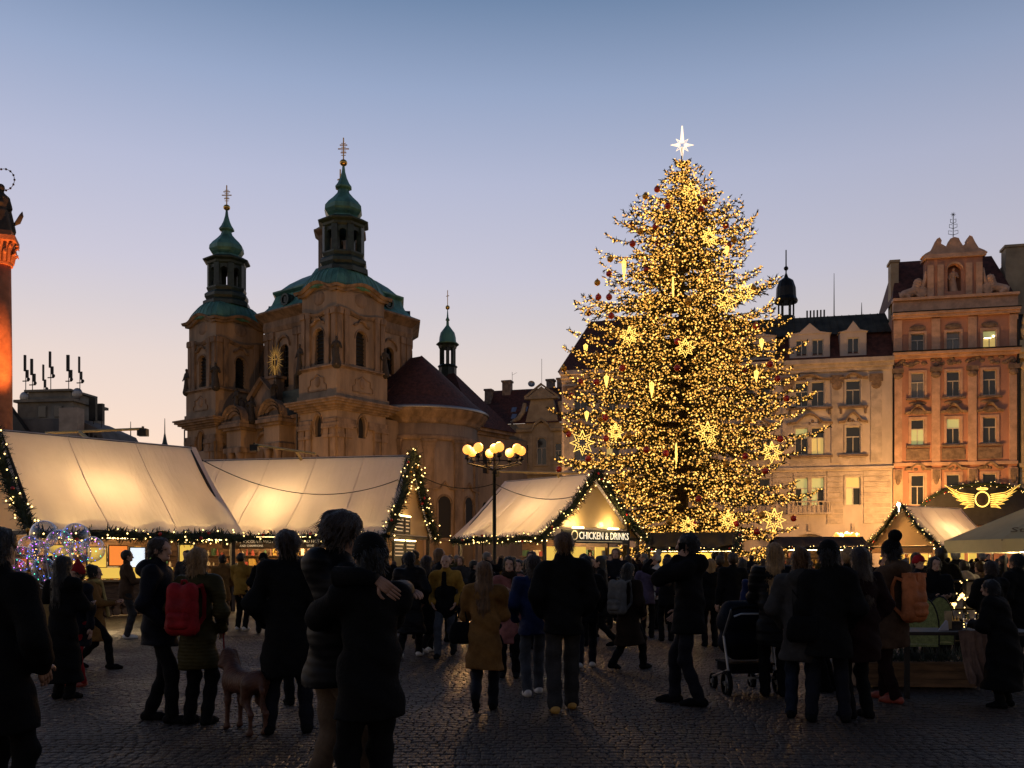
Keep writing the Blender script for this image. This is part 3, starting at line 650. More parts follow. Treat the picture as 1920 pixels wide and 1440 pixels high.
# salmon house with ornate gable
H1 = house('narrow salmon pink house with curved baroque gable and two lion statues', 0, 8.95)
W = 8.95; cols_ = (1.78, 4.36, 6.96); rows = ((17.95, 19.3), (14.3, 16.25), (10.6, 12.6), (5.9, 8.25))
wn_ = [(c-.49, c+.49, a, b) for c in cols_ for a, b in rows]
gar = [(c-.9, c+.9, .3, 3.4) for c in cols_]
w1 = MB(); w1.wall(0, W, 0, 20.9, wn_+gar, 0, .22); w1.box(.02, W-.02, .6, 10, 0, 20.8); w1.build('wall', pinkwall, H1)
tr1 = MB(); st1 = MB()
for k, x in enumerate((.0, 2.78, 5.4, W-.62)):
    w = .62
    tr1.box(x, x+w, -.13, 0, 9.0, 13.7+2.9); tr1.box(x, x+w, -.13, 0, 17.85, 20.4); tr1.box(x-.04, x+w+.04, -.2, 0, 4.2, 8.7)
    st1.box(x-.1, x+w+.1, -.3, 0, 16.25, 16.6); st1.ball((x+w/2, -.12, 16.05), (.38, .2, .3), 8, 5); st1.box(x+.05, x+w-.05, -.28, 0, 7.9, 8.6); st1.ball((x+w/2, -.2, 7.9), (.2, .14, .45), 6, 5)
for c in cols_:
    for a, b in rows: surround(tr1, c, .98, a, b)
    for z in (14.1, 10.4): st1.box(c-.85, c+.85, -.26, 0, z, z+.14)
    st1.box(c-.85, c+.85, -.09, 0, 9.4, 10.3)
    scroll(st1, c, 13.15, 1.9, .62); scroll(st1, c, 8.75, 1.9, .45); st1.ball((c, -.05, 13.2), (.6, .12, .25), 8, 5)
    st1.ball((c, -.02, 19.75), (.62, .1, .25), 8, 5); st1.ball((c, -.02, 13.85), (.7, .1, .14), 8, 5)
for k in range(40): st1.ball((random.uniform(.2, W-.2), 0, random.uniform(16.75, 17.25)), (.24, .12, .15), 6, 4)
tr1.box(-.05, W+.05, -.3, 0, 17.35, 17.6); tr1.box(-.1, W+.1, -.55, 0, 17.6, 17.8); tr1.box(-.02, W+.02, -.22, 0, 8.95, 9.2); tr1.box(-.02, W+.02, -.2, 0, 4.0, 4.25)
tr1.box(-.05, W+.05, -.35, .3, 20.5, 20.72); tr1.box(-.1, W+.1, -.5, .3, 20.72, 20.9); tr1.box(0, W, -.05, .5, 20.9, 21.9); tr1.box(-.05, W+.05, -.3, .6, 21.9, 22.1)
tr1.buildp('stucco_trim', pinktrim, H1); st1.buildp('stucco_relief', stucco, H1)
MB().box(-.12, W+.12, -.6, 0.02, 17.8, 17.9).box(-.12, W+.12, -.54, .3, 20.9, 20.98).build('sheet_flashing', iron, H1)
for ci, c in enumerate(cols_):
    for ri, (a, b) in enumerate(rows):
        m = None
        if (ci, ri) == (2, 0): m = [lit_y, lit_y, lit_g]
        if (ci, ri) == (0, 2): m = [lit_g, lit_g, paneglass]
        if (ci, ri) == (1, 2): m = [paneglass, paneglass, lit_g]
        window(H1, c, .98, a, b, mats=m)
MB().ball((7.25, .1, 18.85), .09, 8, 6).box(6.6, 7.1, .1, .14, 18.7, 18.78).build('room_lamp', lamp_w, H1)
gx0, gx1 = 2.45, 6.5; gc = (gx0+gx1)/2
ga = MB(); ga.wall(gx0, gx1, 22.1, 25.2, [(gc-.5, gc+.5, 22.5, 24.6)], .1, .6); ga.archfill(gc-.5, gc+.5, 24.1, 24.6, .1, .6); ga.box(gx0, gx1, .75, 1.3, 22.1, 25.2); ga.box(gx0-.001, gx0+.05, .1, 1.3, 22.1, 25.2).box(gx1-.05, gx1+.001, .1, 1.3, 22.1, 25.2)
gab = ga.build('gable', pinkwall, H1)
gt = MB()
for x in (gx0+.05, gc-1.25, gc+.8, gx1-.5): gt.box(x, x+.45, -.05, .1, 22.1, 24.6)
gt.box(gx0-.2, gx1+.2, -.15, 1.35, 25.1, 25.4)
top = [(gx0-.35, 25.35), (gx0-.1, 25.55), (gx0+.3, 25.75), (gx0+.55, 26.2), (gx0+.75, 26.65), (gx0+.95, 26.75), (gx0+1.1, 26.5), (gx0+1.05, 26.25), (gc-.6, 26.0), (gc-.4, 26.35), (gc-.3, 26.6), (gc, 26.7)]
top = top+[(2*gc-x, z) for x, z in top[-2::-1]]
gt.prism([(x, .05, z) for x, z in top], (0, .9, 0))
gt.ribbon([(gc+.62*math.cos(q), 24.15+.62*math.sin(q)) for q in np.linspace(math.pi, 0, 11)], .12, .14, .1)
for sx in (-1, 1):
    gt.M = Matrix.Translation((gc+sx*2.35, .25, 22.6)) @ Matrix.Rotation(R(90), 4, 'X'); gt.lathe([(.42, -.2), (.42, .2), (.2, .26)], 14); gt.M = None
    gt.tube([(gc+sx*2.3, .2, 22.9), (gc+sx*2.1, .2, 23.6), (gc+sx*2.05, .2, 24.2)], [.2, .16, .1], 6)
gt.buildp('gable_trim', pinktrim, gab)
V, Fq = statue_mesh(1.9); o = npmesh('statue', V, Fq, pinktrim, None, True); o.location = rowpt(gc, .42, 22.5); o.rotation_euler = (0, 0, RZ+R(180)); tag(o, 'pale stone figure standing in the niche of the salmon house gable', 'statue')
MB().box(gc-.22, gc+.22, .12, .7, 22.1, 22.5).build('plinth', pinktrim, gab)
fin = MB().tube([(gc, .5, 26.6), (gc, .5, 28.6)], .03, 6)
for z, w in ((27.0, .35), (27.5, .28), (27.9, .2)):
    for sx in (-1, 1): fin.tube([(gc, .5, z), (gc+sx*w, .5, z+.1), (gc+sx*w, .5, z+.35), (gc+sx*.08, .5, z+.3)], .022, 5)
for k in range(8): fin.tube([(gc, .5, 28.6), (gc+.2*math.cos(k*math.pi/4), .5, 28.6+.2*math.sin(k*math.pi/4))], [.03, .01], 4)
fin.build('iron_finial', iron, gab)
def lion():
    s = SDF(.08); s.cone((-.7, 0, .45), (.25, 0, .75), .42, .4).cone((.25, 0, .75), (.4, 0, 1.3), .4, .38).ell((.45, 0, 1.5), (.38, .36, .4)).ell((.75, 0, 1.45), (.2, .18, .17))
    for sy in (-.2, .2): s.cone((.35, sy, .8), (.5, sy, .08), .17, .12).cone((-.75, sy*1.5, .4), (-.35, sy*1.6, .1), .22, .14)
    s.cone((-1.0, 0, .25), (-1.15, .1, .7), .09, .07); V_, F_ = s.mesh(.045, lambda X, Y, Z: .02*np.sin(22*Z+14*X)*(X > 0)); return V_*.85, F_
LV, LF = lion()
for sx in (-1, 1):
    V = LV.copy()
    if sx > 0: V[:, 0] *= -1
    o = npmesh('lion_statue', V, LF if sx < 0 else LF[:, ::-1], pinktrim, None, True); o.location = rowpt(gc+sx*3.0, .3, 22.1); o.rotation_euler = (0, 0, RZ)
    tag(o, 'seated stone lion beside the gable of the salmon house, ' + ('next to the white house' if sx < 0 else 'next to the ochre house'), 'statue', 'gable lions')
r1 = MB(); r1.poly([(0, .6, 22.05), (W, .6, 22.05), (W-.9, 3.6, 26.1), (.9, 3.6, 26.1)]); r1.poly([(0, 9, 22.05), (0, .6, 22.05), (.9, 3.6, 26.1), (.9, 6, 26.1)]); r1.poly([(W, .6, 22.05), (W, 9, 22.05), (W-.9, 6, 26.1), (W-.9, 3.6, 26.1)]); r1.poly([(.9, 3.6, 26.1), (W-.9, 3.6, 26.1), (W-.9, 6, 26.1), (.9, 6, 26.1)])
rf1 = r1.build('roof', redtile, H1)
for x0, x1, z in ((.15, .75, 25.6), (W-.3, W+1.5, 26.2)): MB().box(x0, x1, 2, 3.2, 20.9, z).box(x0-.1, x1+.1, 1.9, 3.3, z, z+.2).build('chimney', creamwall, rf1)
MB().tube([(0, -.12, 0), (0, -.12, 17.5)], .07, 8).build('drainpipe', iron, H1); MB().tube([(W, -.14, 0), (W, -.14, 20)], .1, 8).build('drainpipe', iron, H1)

# pale house with grey sheet roof, and its neighbour behind the tree
def pale_house(label, s0, W, singles, doubles, lit, roofm, seams):
    H = house(label, s0, W); rows = ((13.9, 15.85), (10.05, 12.2), (5.95, 8.2))
    wn_ = []; wins = []
    for ri, (a, b) in enumerate(rows):
        for c in singles: wn_.append((c-.56, c+.56, a, b)); wins.append((c, 1.12, a, b, ri))
        for c in doubles:
            for q in (-.62, .62): wn_.append((c+q-.5, c+q+.5, a, b)); wins.append((c+q, 1.0, a, b, ri))
    gar = [(c-1.5, c+1.5, .2, 3.7) for c in doubles]+[(c-.7, c+.7, .2, 3.4) for c in singles]
    w = MB(); w.wall(0, W, 0, 17.5, wn_+gar, 0, .22); w.box(.02, W-.02, .6, 10, 0, 17.4)
    for c in doubles: w.archfill(c-1.5, c+1.5, 2.7, 3.7, 0, .22)
    w.build('wall', whitewall, H)
    tr = MB(); st = MB()
    for c, ww, a, b, ri in wins: surround(tr, c, ww, a, b, .12)
    for c in list(singles)+list(doubles):
        dw = 1.75 if c in doubles else 1.1
        for z in (13.65, 9.8): st.box(c-dw, c+dw, -.3, 0, z, z+.16)
        st.box(c-dw*.9, c-dw*.9+.14, -.2, 0, 13.2, 13.65); st.box(c+dw*.9-.14, c+dw*.9, -.2, 0, 13.2, 13.65)
        scroll(st, c, 12.6, dw*2, .75); scroll(st, c, 16.1, dw*2, .35); tr.box(c-dw*.85, c+dw*.85, -.07, 0, 12.35, 12.55); tr.box(c-dw*.85, c+dw*.85, -.06, 0, 9.1, 9.7)
        tr.box(c-.12, c+.12, -.15, 0, 3.9, 4.5); tr.box(c-dw*.7, c+dw*.7, -.08, 0, 8.35, 8.6)
    for c in doubles:
        tr.box(c-1.7, c+1.7, -.5, 0, 5.25, 5.4); tr.box(c-1.7, c-1.55, -.5, -.35, 5.4, 6.2); tr.box(c+1.55, c+1.7, -.5, -.35, 5.4, 6.2); tr.box(c-1.7, c+1.7, -.52, -.36, 6.2, 6.3)
        for q in np.linspace(-1.3, 1.3, 9): tr.box(c+q-.03, c+q+.03, -.46, -.4, 5.4, 6.2)
    edges = sorted([0.2]+[(a+b)/2 for a, b in zip(sorted(list(singles)+list(doubles)), sorted(list(singles)+list(doubles))[1:])]+[W-1.7])
    for x in edges:
        tr.box(x, x+.85, -.1, 0, 9.3, 16.3); st.box(x-.06, x+.91, -.22, 0, 15.7, 16.3); st.ball((x+.42, -.1, 15.5), (.4, .15, .4), 8, 5)
    for z in np.arange(4.5, 8.6, .42):
        prev = 0
        for a, b in sorted((q[0], q[1]) for q in wn_ if q[2] < 8.5 and q[2] > 4)+[(W, W)]:
            if a-.2 > prev: tr.box(prev+.02, a-.2, -.09, 0, z, z+.345)
            prev = b+.2
    tr.box(-.02, W+.02, -.25, 0, 8.8, 9.0); tr.box(-.02, W+.02, -.15, 0, 16.6, 16.9); tr.box(-.05, W, -.35, 0, 16.9, 17.2); tr.box(-.1, W-.02, -.6, .5, 17.2, 17.55)
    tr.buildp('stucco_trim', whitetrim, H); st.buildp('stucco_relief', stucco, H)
    for c, ww, a, b, ri in wins:
        m = lit.get((round(c, 2), ri)); window(H, c, ww, a, b, mats=m)
    if seams:
        m1 = MB(); m1.poly([(0, -.2, 17.55), (W, -.2, 17.55), (W, 1.1, 19.9), (0, 1.1, 19.9)]); m1.poly([(0, 10, 17.5), (0, -.2, 17.55), (0, 1.1, 19.9), (0, 4.5, 21.9), (0, 10, 19)])
        rf = m1.build('mansard_roof', redtile, H)
        u = MB().poly([(-.1, .7, 19.75), (W+.1, .7, 19.75), (W+.1, 4.6, 22.2), (-.1, 4.6, 22.2)]).poly([(-.1, 4.6, 22.2), (W+.1, 4.6, 22.2), (W+.1, 9, 20), (-.1, 9, 20)])
        u.build('sheet_roof', roofm, rf); seam_mesh((-.1, .68, 19.78), (W+.1, .68, 19.78), (W+.1, 4.6, 22.22), (-.1, 4.6, 22.22), int(W/.55)).buildp('roof_seam', roofm, rf)
        for c in list(singles)+list(doubles):
            dw = 1.55 if c in doubles else 1.0
            d = MB(); ws = [(c-.62, 1.0), (c+.62, 1.0)] if c in doubles else [(c, 1.0)]
            d.wall(c-dw, c+dw, 17.6, 19.7, [(x-.45, x+.45, 17.95, 19.25) for x, q in ws], -.05, .25)
            d.box(c-dw, c+dw, .22, 2.2, 17.6, 19.7); d.box(c-dw, c-dw+.03, -.05, .22, 17.6, 19.7).box(c+dw-.03, c+dw, -.05, .22, 17.6, 19.7)
            d.prism([(c-dw-.12, -.15, 19.7), (c+dw+.12, -.15, 19.7), (c+dw*.5, -.15, 19.85), (c, -.15, 20.55), (c-dw*.5, -.15, 19.85)], (0, 2.6, 0)); dr = d.build('dormer', whitewall, rf)
            for x, q in ws:
                fb = MB().box(x-.45, x-.38, .05, .12, 17.95, 19.25).box(x+.38, x+.45, .05, .12, 17.95, 19.25).box(x-.04, x+.04, .05, .12, 17.95, 19.25).box(x-.38, x+.38, .05, .12, 19.18, 19.25).box(x-.38, x+.38, .05, .12, 17.95, 18.02); fb.build('window', frame_m, rf)
                MB().box(x-.4, x+.4, .13, .15, 17.97, 19.23).build('pane', paneglass, rf)
    else:
        m1 = MB(); m1.poly([(-.3, -.4, 17.5), (W+.3, -.4, 17.5), (W-1.5, 5, 23), (1.8, 5, 23)]); m1.poly([(-.3, 10, 17.5), (-.3, -.4, 17.5), (1.8, 5, 23)]); m1.poly([(W+.3, -.4, 17.5), (W+.3, 10, 17.5), (W-1.5, 5, 23)]); m1.build('roof', roofm, H)
    return H
HW = pale_house('pale pink house with white dormers and grey sheet metal roof', -17.3, 17.3, (14.3, 2.6), (11.0, 6.8), {(10.38, 1): [paneglass, paneglass, lit_g], (11.62, 1): [lit_y, lit_y, paneglass], (10.38, 2): [paneglass, lit_g, lit_g], (11.62, 2): [lit_g, paneglass, lit_g], (14.3, 2): [lit_g, paneglass, lit_y]}, seamroof, True)
MB().box(10.0, 10.9, .25, .3, 11.45, 11.53).build('room_lamp', lamp_w, HW)
bt = MB().lathe([(.75, 21.5), (.75, 22.7)], 8, (9.6, 6, 0))
for k in range(6): bt.box(9.6+.62*math.cos(k*math.pi/3)-.07, 9.6+.62*math.cos(k*math.pi/3)+.07, 6+.62*math.sin(k*math.pi/3)-.07, 6+.62*math.sin(k*math.pi/3)+.07, 22.6, 24.0)
bt.lathe([(.95, 23.9), (1.0, 24.1), (.86, 24.4), (.82, 25.2), (.62, 25.8), (.2, 26.1), (.06, 26.5), (.05, 28.5)], 14, (9.6, 6, 0)); bt.ball((9.6, 6, 26.9), .2, 8, 6); bt.build('bell_turret', iron, HW)
for x, h in ((13.4, 3.6), (15.6, 1.0)):
    MB().tube([(x, 4.6, 22.1), (x, 4.6, 22.2+h)], [.05, .02], 5).build('lightning_rod', iron, HW)
for k in range(6): MB().tube([(11.3+.28*k, 5.5, 21.8), (11.3+.28*k, 5.5, 23.0)], .07, 6).build('flue_pipe', iron, HW)
pale_house('pale house with red tiled hip roof behind the lit christmas tree', -26.4, 9.05, (1.6, 4.3, 7.0), (), {(4.3, 1): [lit_y, paneglass, lit_g]}, redtile, False)
# ochre house at the right edge
H4 = house('ochre yellow house with cream stucco beside the salmon house', 9.0, 9)
wn_ = [(c-.5, c+.5, a, b) for c in (2.3, 5.2) for a, b in ((14.2, 16.2), (10.5, 12.6), (5.9, 8.2))]
w4 = MB(); w4.wall(0, 9, 0, 18, wn_, 0, .22); w4.box(.02, 9, .6, 10, 0, 18); w4.build('wall', yellowwall, H4)
t4 = MB()
for x in (.15, 3.4, 6.4): t4.box(x, x+.75, -.15, 0, 9, 16.6); t4.ball((x+.37, -.12, 16.4), (.45, .2, .4), 8, 5)
for c, e, a, b in [((q[0]+q[1])/2, 0, q[2], q[3]) for q in wn_]: surround(t4, c, 1.0, a, b)
t4.box(0, 9, -.3, 0, 17.0, 17.4); t4.box(0, 9, -.55, .2, 17.4, 17.75); t4.box(0, 9, -.25, 0, 8.7, 9.0)
for z in np.arange(4.4, 8.6, .5): t4.box(.05, 1.6, -.06, 0, z, z+.44); t4.box(3, 4.5, -.06, 0, z, z+.44)
t4.box(0, 1.1, -.2, .5, 17.75, 18.4); t4.lathe([(.25, 18.4), (.4, 18.8), (.45, 19.2), (.25, 19.6), (.3, 19.8), (.1, 20.5)], 10, (.5, .1, 0))
t4.buildp('stucco_trim', yellowtrim, H4)
for c, a, b in [((q[0]+q[1])/2, q[2], q[3]) for q in wn_]: window(H4, c, 1.0, a, b)
MB().poly([(0, .2, 17.8), (9, .2, 17.8), (9, 3.5, 23), (0, 3.5, 23)]).poly([(0, 8, 17.8), (0, .2, 17.8), (0, 3.5, 23)]).build('roof', mat('dark_slate', (.035, .04, .045), .6, .25, 3, .3, 14), H4)
MB().box(.2, 3.6, 4.6, 6, 20, 25.2).box(.1, 3.7, 4.5, 6.1, 25.2, 25.5).build('chimney_block', creamwall, H4)

# cream house with pediment, between church and tree
cz = R(-16); CC = empty('town_house', at(946, 1050, 126)-Vector((0, 0, EYE)), cz, 'cream baroque house with triangular pediment between church and christmas tree', 'house')
W = 9.6; wl_ = [(c-.42, c+.42, a, b) for c in (1.3, 2.9, 7.5, 8.7) for a, b in ((14.6, 17.2), (9.2, 12))]+[(4.55, 5.85, 14.4, 18.0), (4.6, 5.8, 9.0, 12.2)]
w = MB(); w.wall(0, W, 0, 20, wl_, 0, .25); w.box(.02, W, .6, 9, 0, 19.9); w.archfill(4.55, 5.85, 17.3, 18, 0, .25)
w.prism([(2.9, 0, 20), (7.5, 0, 20), (7.1, 0, 21.6), (6.7, 0, 23.3), (3.7, 0, 23.3), (3.3, 0, 21.6)], (0, .8, 0)); w.build('wall', creamwall, CC)
t = MB()
for q in wl_: surround(t, (q[0]+q[1])/2, q[1]-q[0], q[2], q[3], .16); t.box(q[0]-.3, q[1]+.3, -.2, 0, q[2]-.2, q[2])
for x in (.2, 2.0, 3.5, 6.4, 8.0, 9.1): t.box(x, x+.4, -.12, 0, 13.6, 18.6)
t.ribbon([(0, 19.2), (3.9, 19.2), (4.2, 19.9), (5.2, 20.6), (6.2, 19.9), (6.5, 19.2), (W, 19.2)], .5, .35); t.ribbon([(0, 13.3), (W, 13.3)], .5, .3)
t.prism([(3.1, -.3, 23.3), (7.3, -.3, 23.3), (5.2, -.3, 24.9)], (0, .9, 0)); t.box(2.9, 7.5, -.45, .7, 23.2, 23.5); t.ribbon([(2.9, 23.6), (5.2, 25.3), (7.5, 23.6)], .3, .3, -.2)
for sx in (-1, 1): t.tube([(5.2+sx*2.4, .3, 22.8), (5.2+sx*2.7, .3, 21.6), (5.2+sx*3.4, .3, 20.7), (5.2+sx*4.4, .3, 20.2)], [.3, .35, .35, .25], 7)
t.buildp('stucco_trim', mat('cream_trim', (.4, .33, .24), .85, .2, 1, .3, 12), CC)
for q in wl_: window(CC, (q[0]+q[1])/2, q[1]-q[0], q[2], q[3])
r = MB().poly([(-4, -.2, 20), (W, -.2, 20), (W-1, 5, 25.6), (-4, 5, 25.6)]).poly([(W, -.2, 20), (W, 9, 20), (W-1, 5, 25.6)]); r = r.build('roof', redtile, CC)
for x0, x1, y_, z0, z1 in ((-3.8, -2.9, 3, 22, 25.3), (-1.6, -.4, 4.2, 22, 26.6), (4.6, 5.6, 5, 24, 26.6), (6.0, 7.4, 5.5, 24, 26.8), (8.3, 9.5, 5.5, 22, 25.9)):
    MB().box(x0, x1, y_, y_+1.2, z0, z1).box(x0-.12, x1+.12, y_-.1, y_+1.3, z1, z1+.25).build('chimney', mat('chimney_plaster', (.3, .24, .2), .9, .25, 2), r)
for x, y_, z in ((.8, 1.9, 22.2), (2.4, 1.9, 22.2), (1.1, .85, 21.1)):
    s_ = MB(); s_.M = Matrix.Translation((x, y_, z)) @ Matrix.Rotation(R(47), 4, 'X'); s_.box(-.35, .35, -.5, .5, .03, .12); s_.build('skylight', mat('skylight_glass', (.3, .34, .4), .08, 0, metal=.6), r)
an = MB().tube([(4.2, 4, 24), (4.2, 4, 29.5)], .03, 5).tube([(-.2, 4.5, 26), (-.2, 4.5, 28)], .03, 5).tube([(-.2, 4.5, 27.6), (.5, 4.5, 27.9)], .02, 4); an.build('aerial', iron, r)
ds = MB().lathe([(.02, 0), (.3, .06), (.5, .18)], 14, cap=False); ds.M = None
d_ = ds.build('satellite_dish', steel, r); d_.location = (2.6, 4.4, 26.1); d_.rotation_euler = (R(70), 0, R(20))

# far office block with aerials at the left
DB = 135; OB = empty('office_block', (gx(10, DB), DB, 0), R(-8), 'dark attic block with many phone masts on its roof behind the column', 'building')
gm = mat('grey_render', (.12, .12, .125), .8, .2, .4, .1, 8); dmt = mat('dark_roof_sheet', (.03, .032, .036), .5, .25, 1)
o1 = MB().box(-8, 10.2, 0, 12, 0, 22); o1.prism([(10.2, 0, 0), (16.5, 0, 0), (16.5, 0, 17), (14.6, 0, 20.4), (10.2, 0, 22.3)], (0, 10, 0)); o1.build('wall', gm, OB)
o2 = MB().box(1.2, 10, 1, 9, 22, 24.6).box(.8, 10.4, .6, 9.4, 24.6, 25.0).box(2.2, 8.8, 2, 8, 25, 26.3).box(1.8, 9.2, 1.6, 8.4, 26.3, 26.6); o2.build('attic_storey', mat('pale_render', (.24, .23, .2), .8, .2, .4), OB)
MB().prism([(-2, -1.2, 17), (8.5, -1.2, 17), (4, -1.2, 20.3), (.7, -1.2, 24.6), (-2, -1.2, 24.9)], (0, 1.1, 0)).build('lower_roof', dmt, OB)
for x in (4.6, 7.1): MB().box(x, x+1.3, .85, .99, 22.4, 24.0).box(x+.1, x+1.2, .8, .85, 22.5, 23.9).build('window', paneglass, OB)
for k in range(5): MB().box(12.0+.65*k, 12.4+.65*k, -.08, 0, 19.6-.35*k, 20.5-.35*k).build('window', voidm, OB)
MB().box(9.8, 12.6, -2, -.3, 17, 23.2).build('lift_shaft', mat('light_render', (.36, .33, .3), .8, .15, .5), OB)
for k, (px, z0, z1, w) in enumerate(((24, 25.5, 32.0, .3), (38, 26.3, 31.4, .35), (62, 26.3, 30.5, .18), (76, 24.7, 32.4, .28), (113, 25, 31.8, .42), (136, 24, 31.5, .22), (164, 22, 25.3, .5), (180, 22, 24.5, .4))):
    x = gx(px, DB)-gx(10, DB); m = MB().tube([(x, 3, z0-1), (x, 3, z1)], .06, 6)
    if z1 > 26:
        m.box(x-w/2, x+w/2, 2.7, 2.95, z1-2.4, z1); m.box(x+.2, x+.2+w, 2.8, 3, z1-3.4, z1-2.2)
        m.ball((x+.5, 2.9, z1-3.6), (.28, .1, .28), 8, 5); m.box(x-.5, x+.5, 2.95, 3.05, z1-3.9, z1-3.75)
    else: m.box(x-w, x+w, 2.6, 3.2, z0, z1)
    m.build('phone_mast', iron, OB)
dd = MB(); dd.ball((10.0, 2, 25.9), (.85, .3, .85), 12, 8); dd.ball((1.6, 2, 25.6), (.8, .3, .8), 12, 8); dd.buildp('satellite_dish', steel, OB)
for px, py in ((245, 818), (309, 812)):
    p = at(px, py, 190); s = MB().lathe([(.9, 0), (.9, 3), (.5, 4), (.12, 6), (.06, 9)], 8); o = s.build('church_spire' if px > 300 else 'roof_finial', darkcop, None); o.location = (p.x, p.y, p.z-6); MB().lathe([(2.5, -p.z+5), (2.5, 0), (.9, 1)], 4).build('base', gm, o)
    tag(o, 'tiny far spire just left of the church tower' if px > 300 else 'tiny far roof finial beyond the office block', 'spire')
# background mass so that no gap shows under the roofs
bgm = mat('far_house_plaster', (.2, .16, .13), .9, .2, .3)
for px0, px1, d, z in ((-320, 20, 150, 20), (246, 345, 200, 14), (900, 1110, 150, 19)):
    h_ = MB().box(0, gx(px1, d)-gx(px0, d), 0, 12, 0, z); W_ = gx(px1, d)-gx(px0, d)
    o = h_.build('far_house', bgm, None); o.location = (gx(px0, d), d, 0)
    MB().prism([(0, -.3, z), (0, 12.3, z), (0, 6, z+4)], (W_, 0, 0)).build('roof', redtile, o)
    for k in range(int(W_/2.6)):
        for zz in np.arange(4, z-3, 3.6): MB().box(.8+2.6*k, 1.8+2.6*k, -.05, .02, zz, zz+1.8).build('window', paneglass, o)
    tag(o, {-320: 'plain far house behind the stone column', 246: 'low far house in the gap left of the church', 900: 'plain far house behind the cream pediment house'}[px0], 'house')

# ------------------------------------------------------------------ monument column at the left edge
cx_ = gx(2, 36); mon = empty('monument_column', (cx_, 36, 0), R(20), 'tall orange-lit stone column with corinthian capital and statue', 'monument')
sand = mat('red_sandstone', (.45, .17, .08), .8, .2, 2, .3, 14)
MB().box(-1.6, 1.6, -1.6, 1.6, 0, 1.2).box(-1.2, 1.2, -1.2, 1.2, 1.2, 5.6).box(-1.4, 1.4, -1.4, 1.4, 5.6, 6.1).build('pedestal', sand, mon)
MB().lathe([(.52, 6.1), (.52, 6.35), (.42, 6.5), (.4, 6.8), (.39, 9.5), (.35, 13.0)], 24).build('shaft', sand, mon, True)
cp = MB().lathe([(.42, 13.0), (.42, 13.1), (.35, 13.15), (.37, 13.5), (.5, 13.9)], 20)
for k in range(16):
    a = k*math.pi/8; r = .4; h = 13.5 if k % 2 else 13.75
    cp.tube([(r*math.cos(a), r*math.sin(a), 13.12), ((r+.06)*math.cos(a), (r+.06)*math.sin(a), h-.1), ((r+.2)*math.cos(a), (r+.2)*math.sin(a), h), ((r+.22)*math.cos(a), (r+.22)*math.sin(a), h-.1)], [.08, .08, .06, .02], 5)
cp.box(-.56, .56, -.56, .56, 13.9, 14.08); cp.box(-.42, .42, -.42, .42, 14.08, 14.3); cp.build('capital', sand, mon)
s = SDF(.06); s.cone((0, 0, 0), (.05, 0, .8), .4, .3).cone((.05, 0, .8), (0, 0, 1.35), .28, .26, (1, 1.2, 1)).cone((0, 0, 1.4), (0, 0, 1.6), .1, .09).ell((.0, .0, 1.78), (.14, .15, .17)).cone((.22, 0, 1.4), (.3, .1, 1.0), .1, .09).cone((.3, .1, 1.0), (.05, .25, 1.15), .08, .07).cone((-.22, 0, 1.4), (-.3, .1, 1.0), .1, .09).cone((-.2, -.05, 1.2), (-.35, -.1, .2), .12, .2)
V, Fq = s.mesh(.05); sto = npmesh('figure', V*1.0, Fq, darkst, mon, True); sto.location = (0, 0, 14.25); sto.rotation_euler = (0, 0, R(200))
ha = MB(); 
for k in range(14):
    a = 2*math.pi*k/14; ha.ball((.1+.42*math.cos(a), 0, 16.35+.42*math.sin(a)), .045, 6, 4)
ha.tube([(.1+.42*math.cos(a), 0, 16.35+.42*math.sin(a)) for a in np.linspace(0, 2*math.pi, 29)], .012, 5, False)
hb = ha.build('star_halo', mat('bronze', (.06, .04, .03), .5, .2, 6, metal=.5), mon); hb.rotation_euler = (0, 0, R(-20))
MB().tube([(.45, -.1, 14.6), (.62, -.2, 14.72), (.75, -.3, 14.95), (.78, -.32, 15.1)], [.04, .1, .08, .01], 6).build('dragon_tail', darkst, mon)
fl = bpy.data.lights.new('floodlight', 'SPOT'); fl.energy = 16000; fl.color = (1, .33, .08); fl.spot_size = R(24); fl.shadow_soft_size = .1; fl.spot_blend = .6
fo = bpy.data.objects.new('floodlight', fl); COL.objects.link(fo); fo.location = (cx_+2.6, 32.2, 3.0); fo.rotation_euler = (Vector((cx_, 36, 11.5))-Vector(fo.location)).to_track_quat('-Z', 'Y').to_euler()
# ------------------------------------------------------------------ market stalls
def tarpmat(name, col, seed, tr=.3):
    m = mat(name, col, .3, .06, .8, 0, trans=0); t = m.node_tree; N = t.nodes; L = t.links; b = N['Principled BSDF']
    tcn = N.new('ShaderNodeTexCoord'); mp = N.new('ShaderNodeMapping'); mp.inputs['Scale'].default_value = (3.2, .55, .55); mp.inputs['Rotation'].default_value = (0, 0, .25); mp.inputs['Location'].default_value = (seed, 0, 0)
    L.new(tcn.outputs['Object'], mp.inputs[0]); nz = N.new('ShaderNodeTexNoise'); nz.inputs['Scale'].default_value = 1.3; nz.inputs['Detail'].default_value = 6; nz.inputs['Distortion'].default_value = .6; L.new(mp.outputs[0], nz.inputs['Vector'])
    bp = N.new('ShaderNodeBump'); bp.inputs['Strength'].default_value = .55; bp.inputs['Distance'].default_value = .12; L.new(nz.outputs['Fac'], bp.inputs['Height']); L.new(bp.outputs[0], b.inputs['Normal'])
    trn = N.new('ShaderNodeBsdfTranslucent'); trn.inputs[0].default_value = (col[0], col[1]*.9, col[2]*.75, 1); ms = N.new('ShaderNodeMixShader'); ms.inputs[0].default_value = tr
    L.new(b.outputs[0], ms.inputs[1]); L.new(trn.outputs[0], ms.inputs[2]); L.new(ms.outputs[0], N['Material Output'].inputs[0]); return m
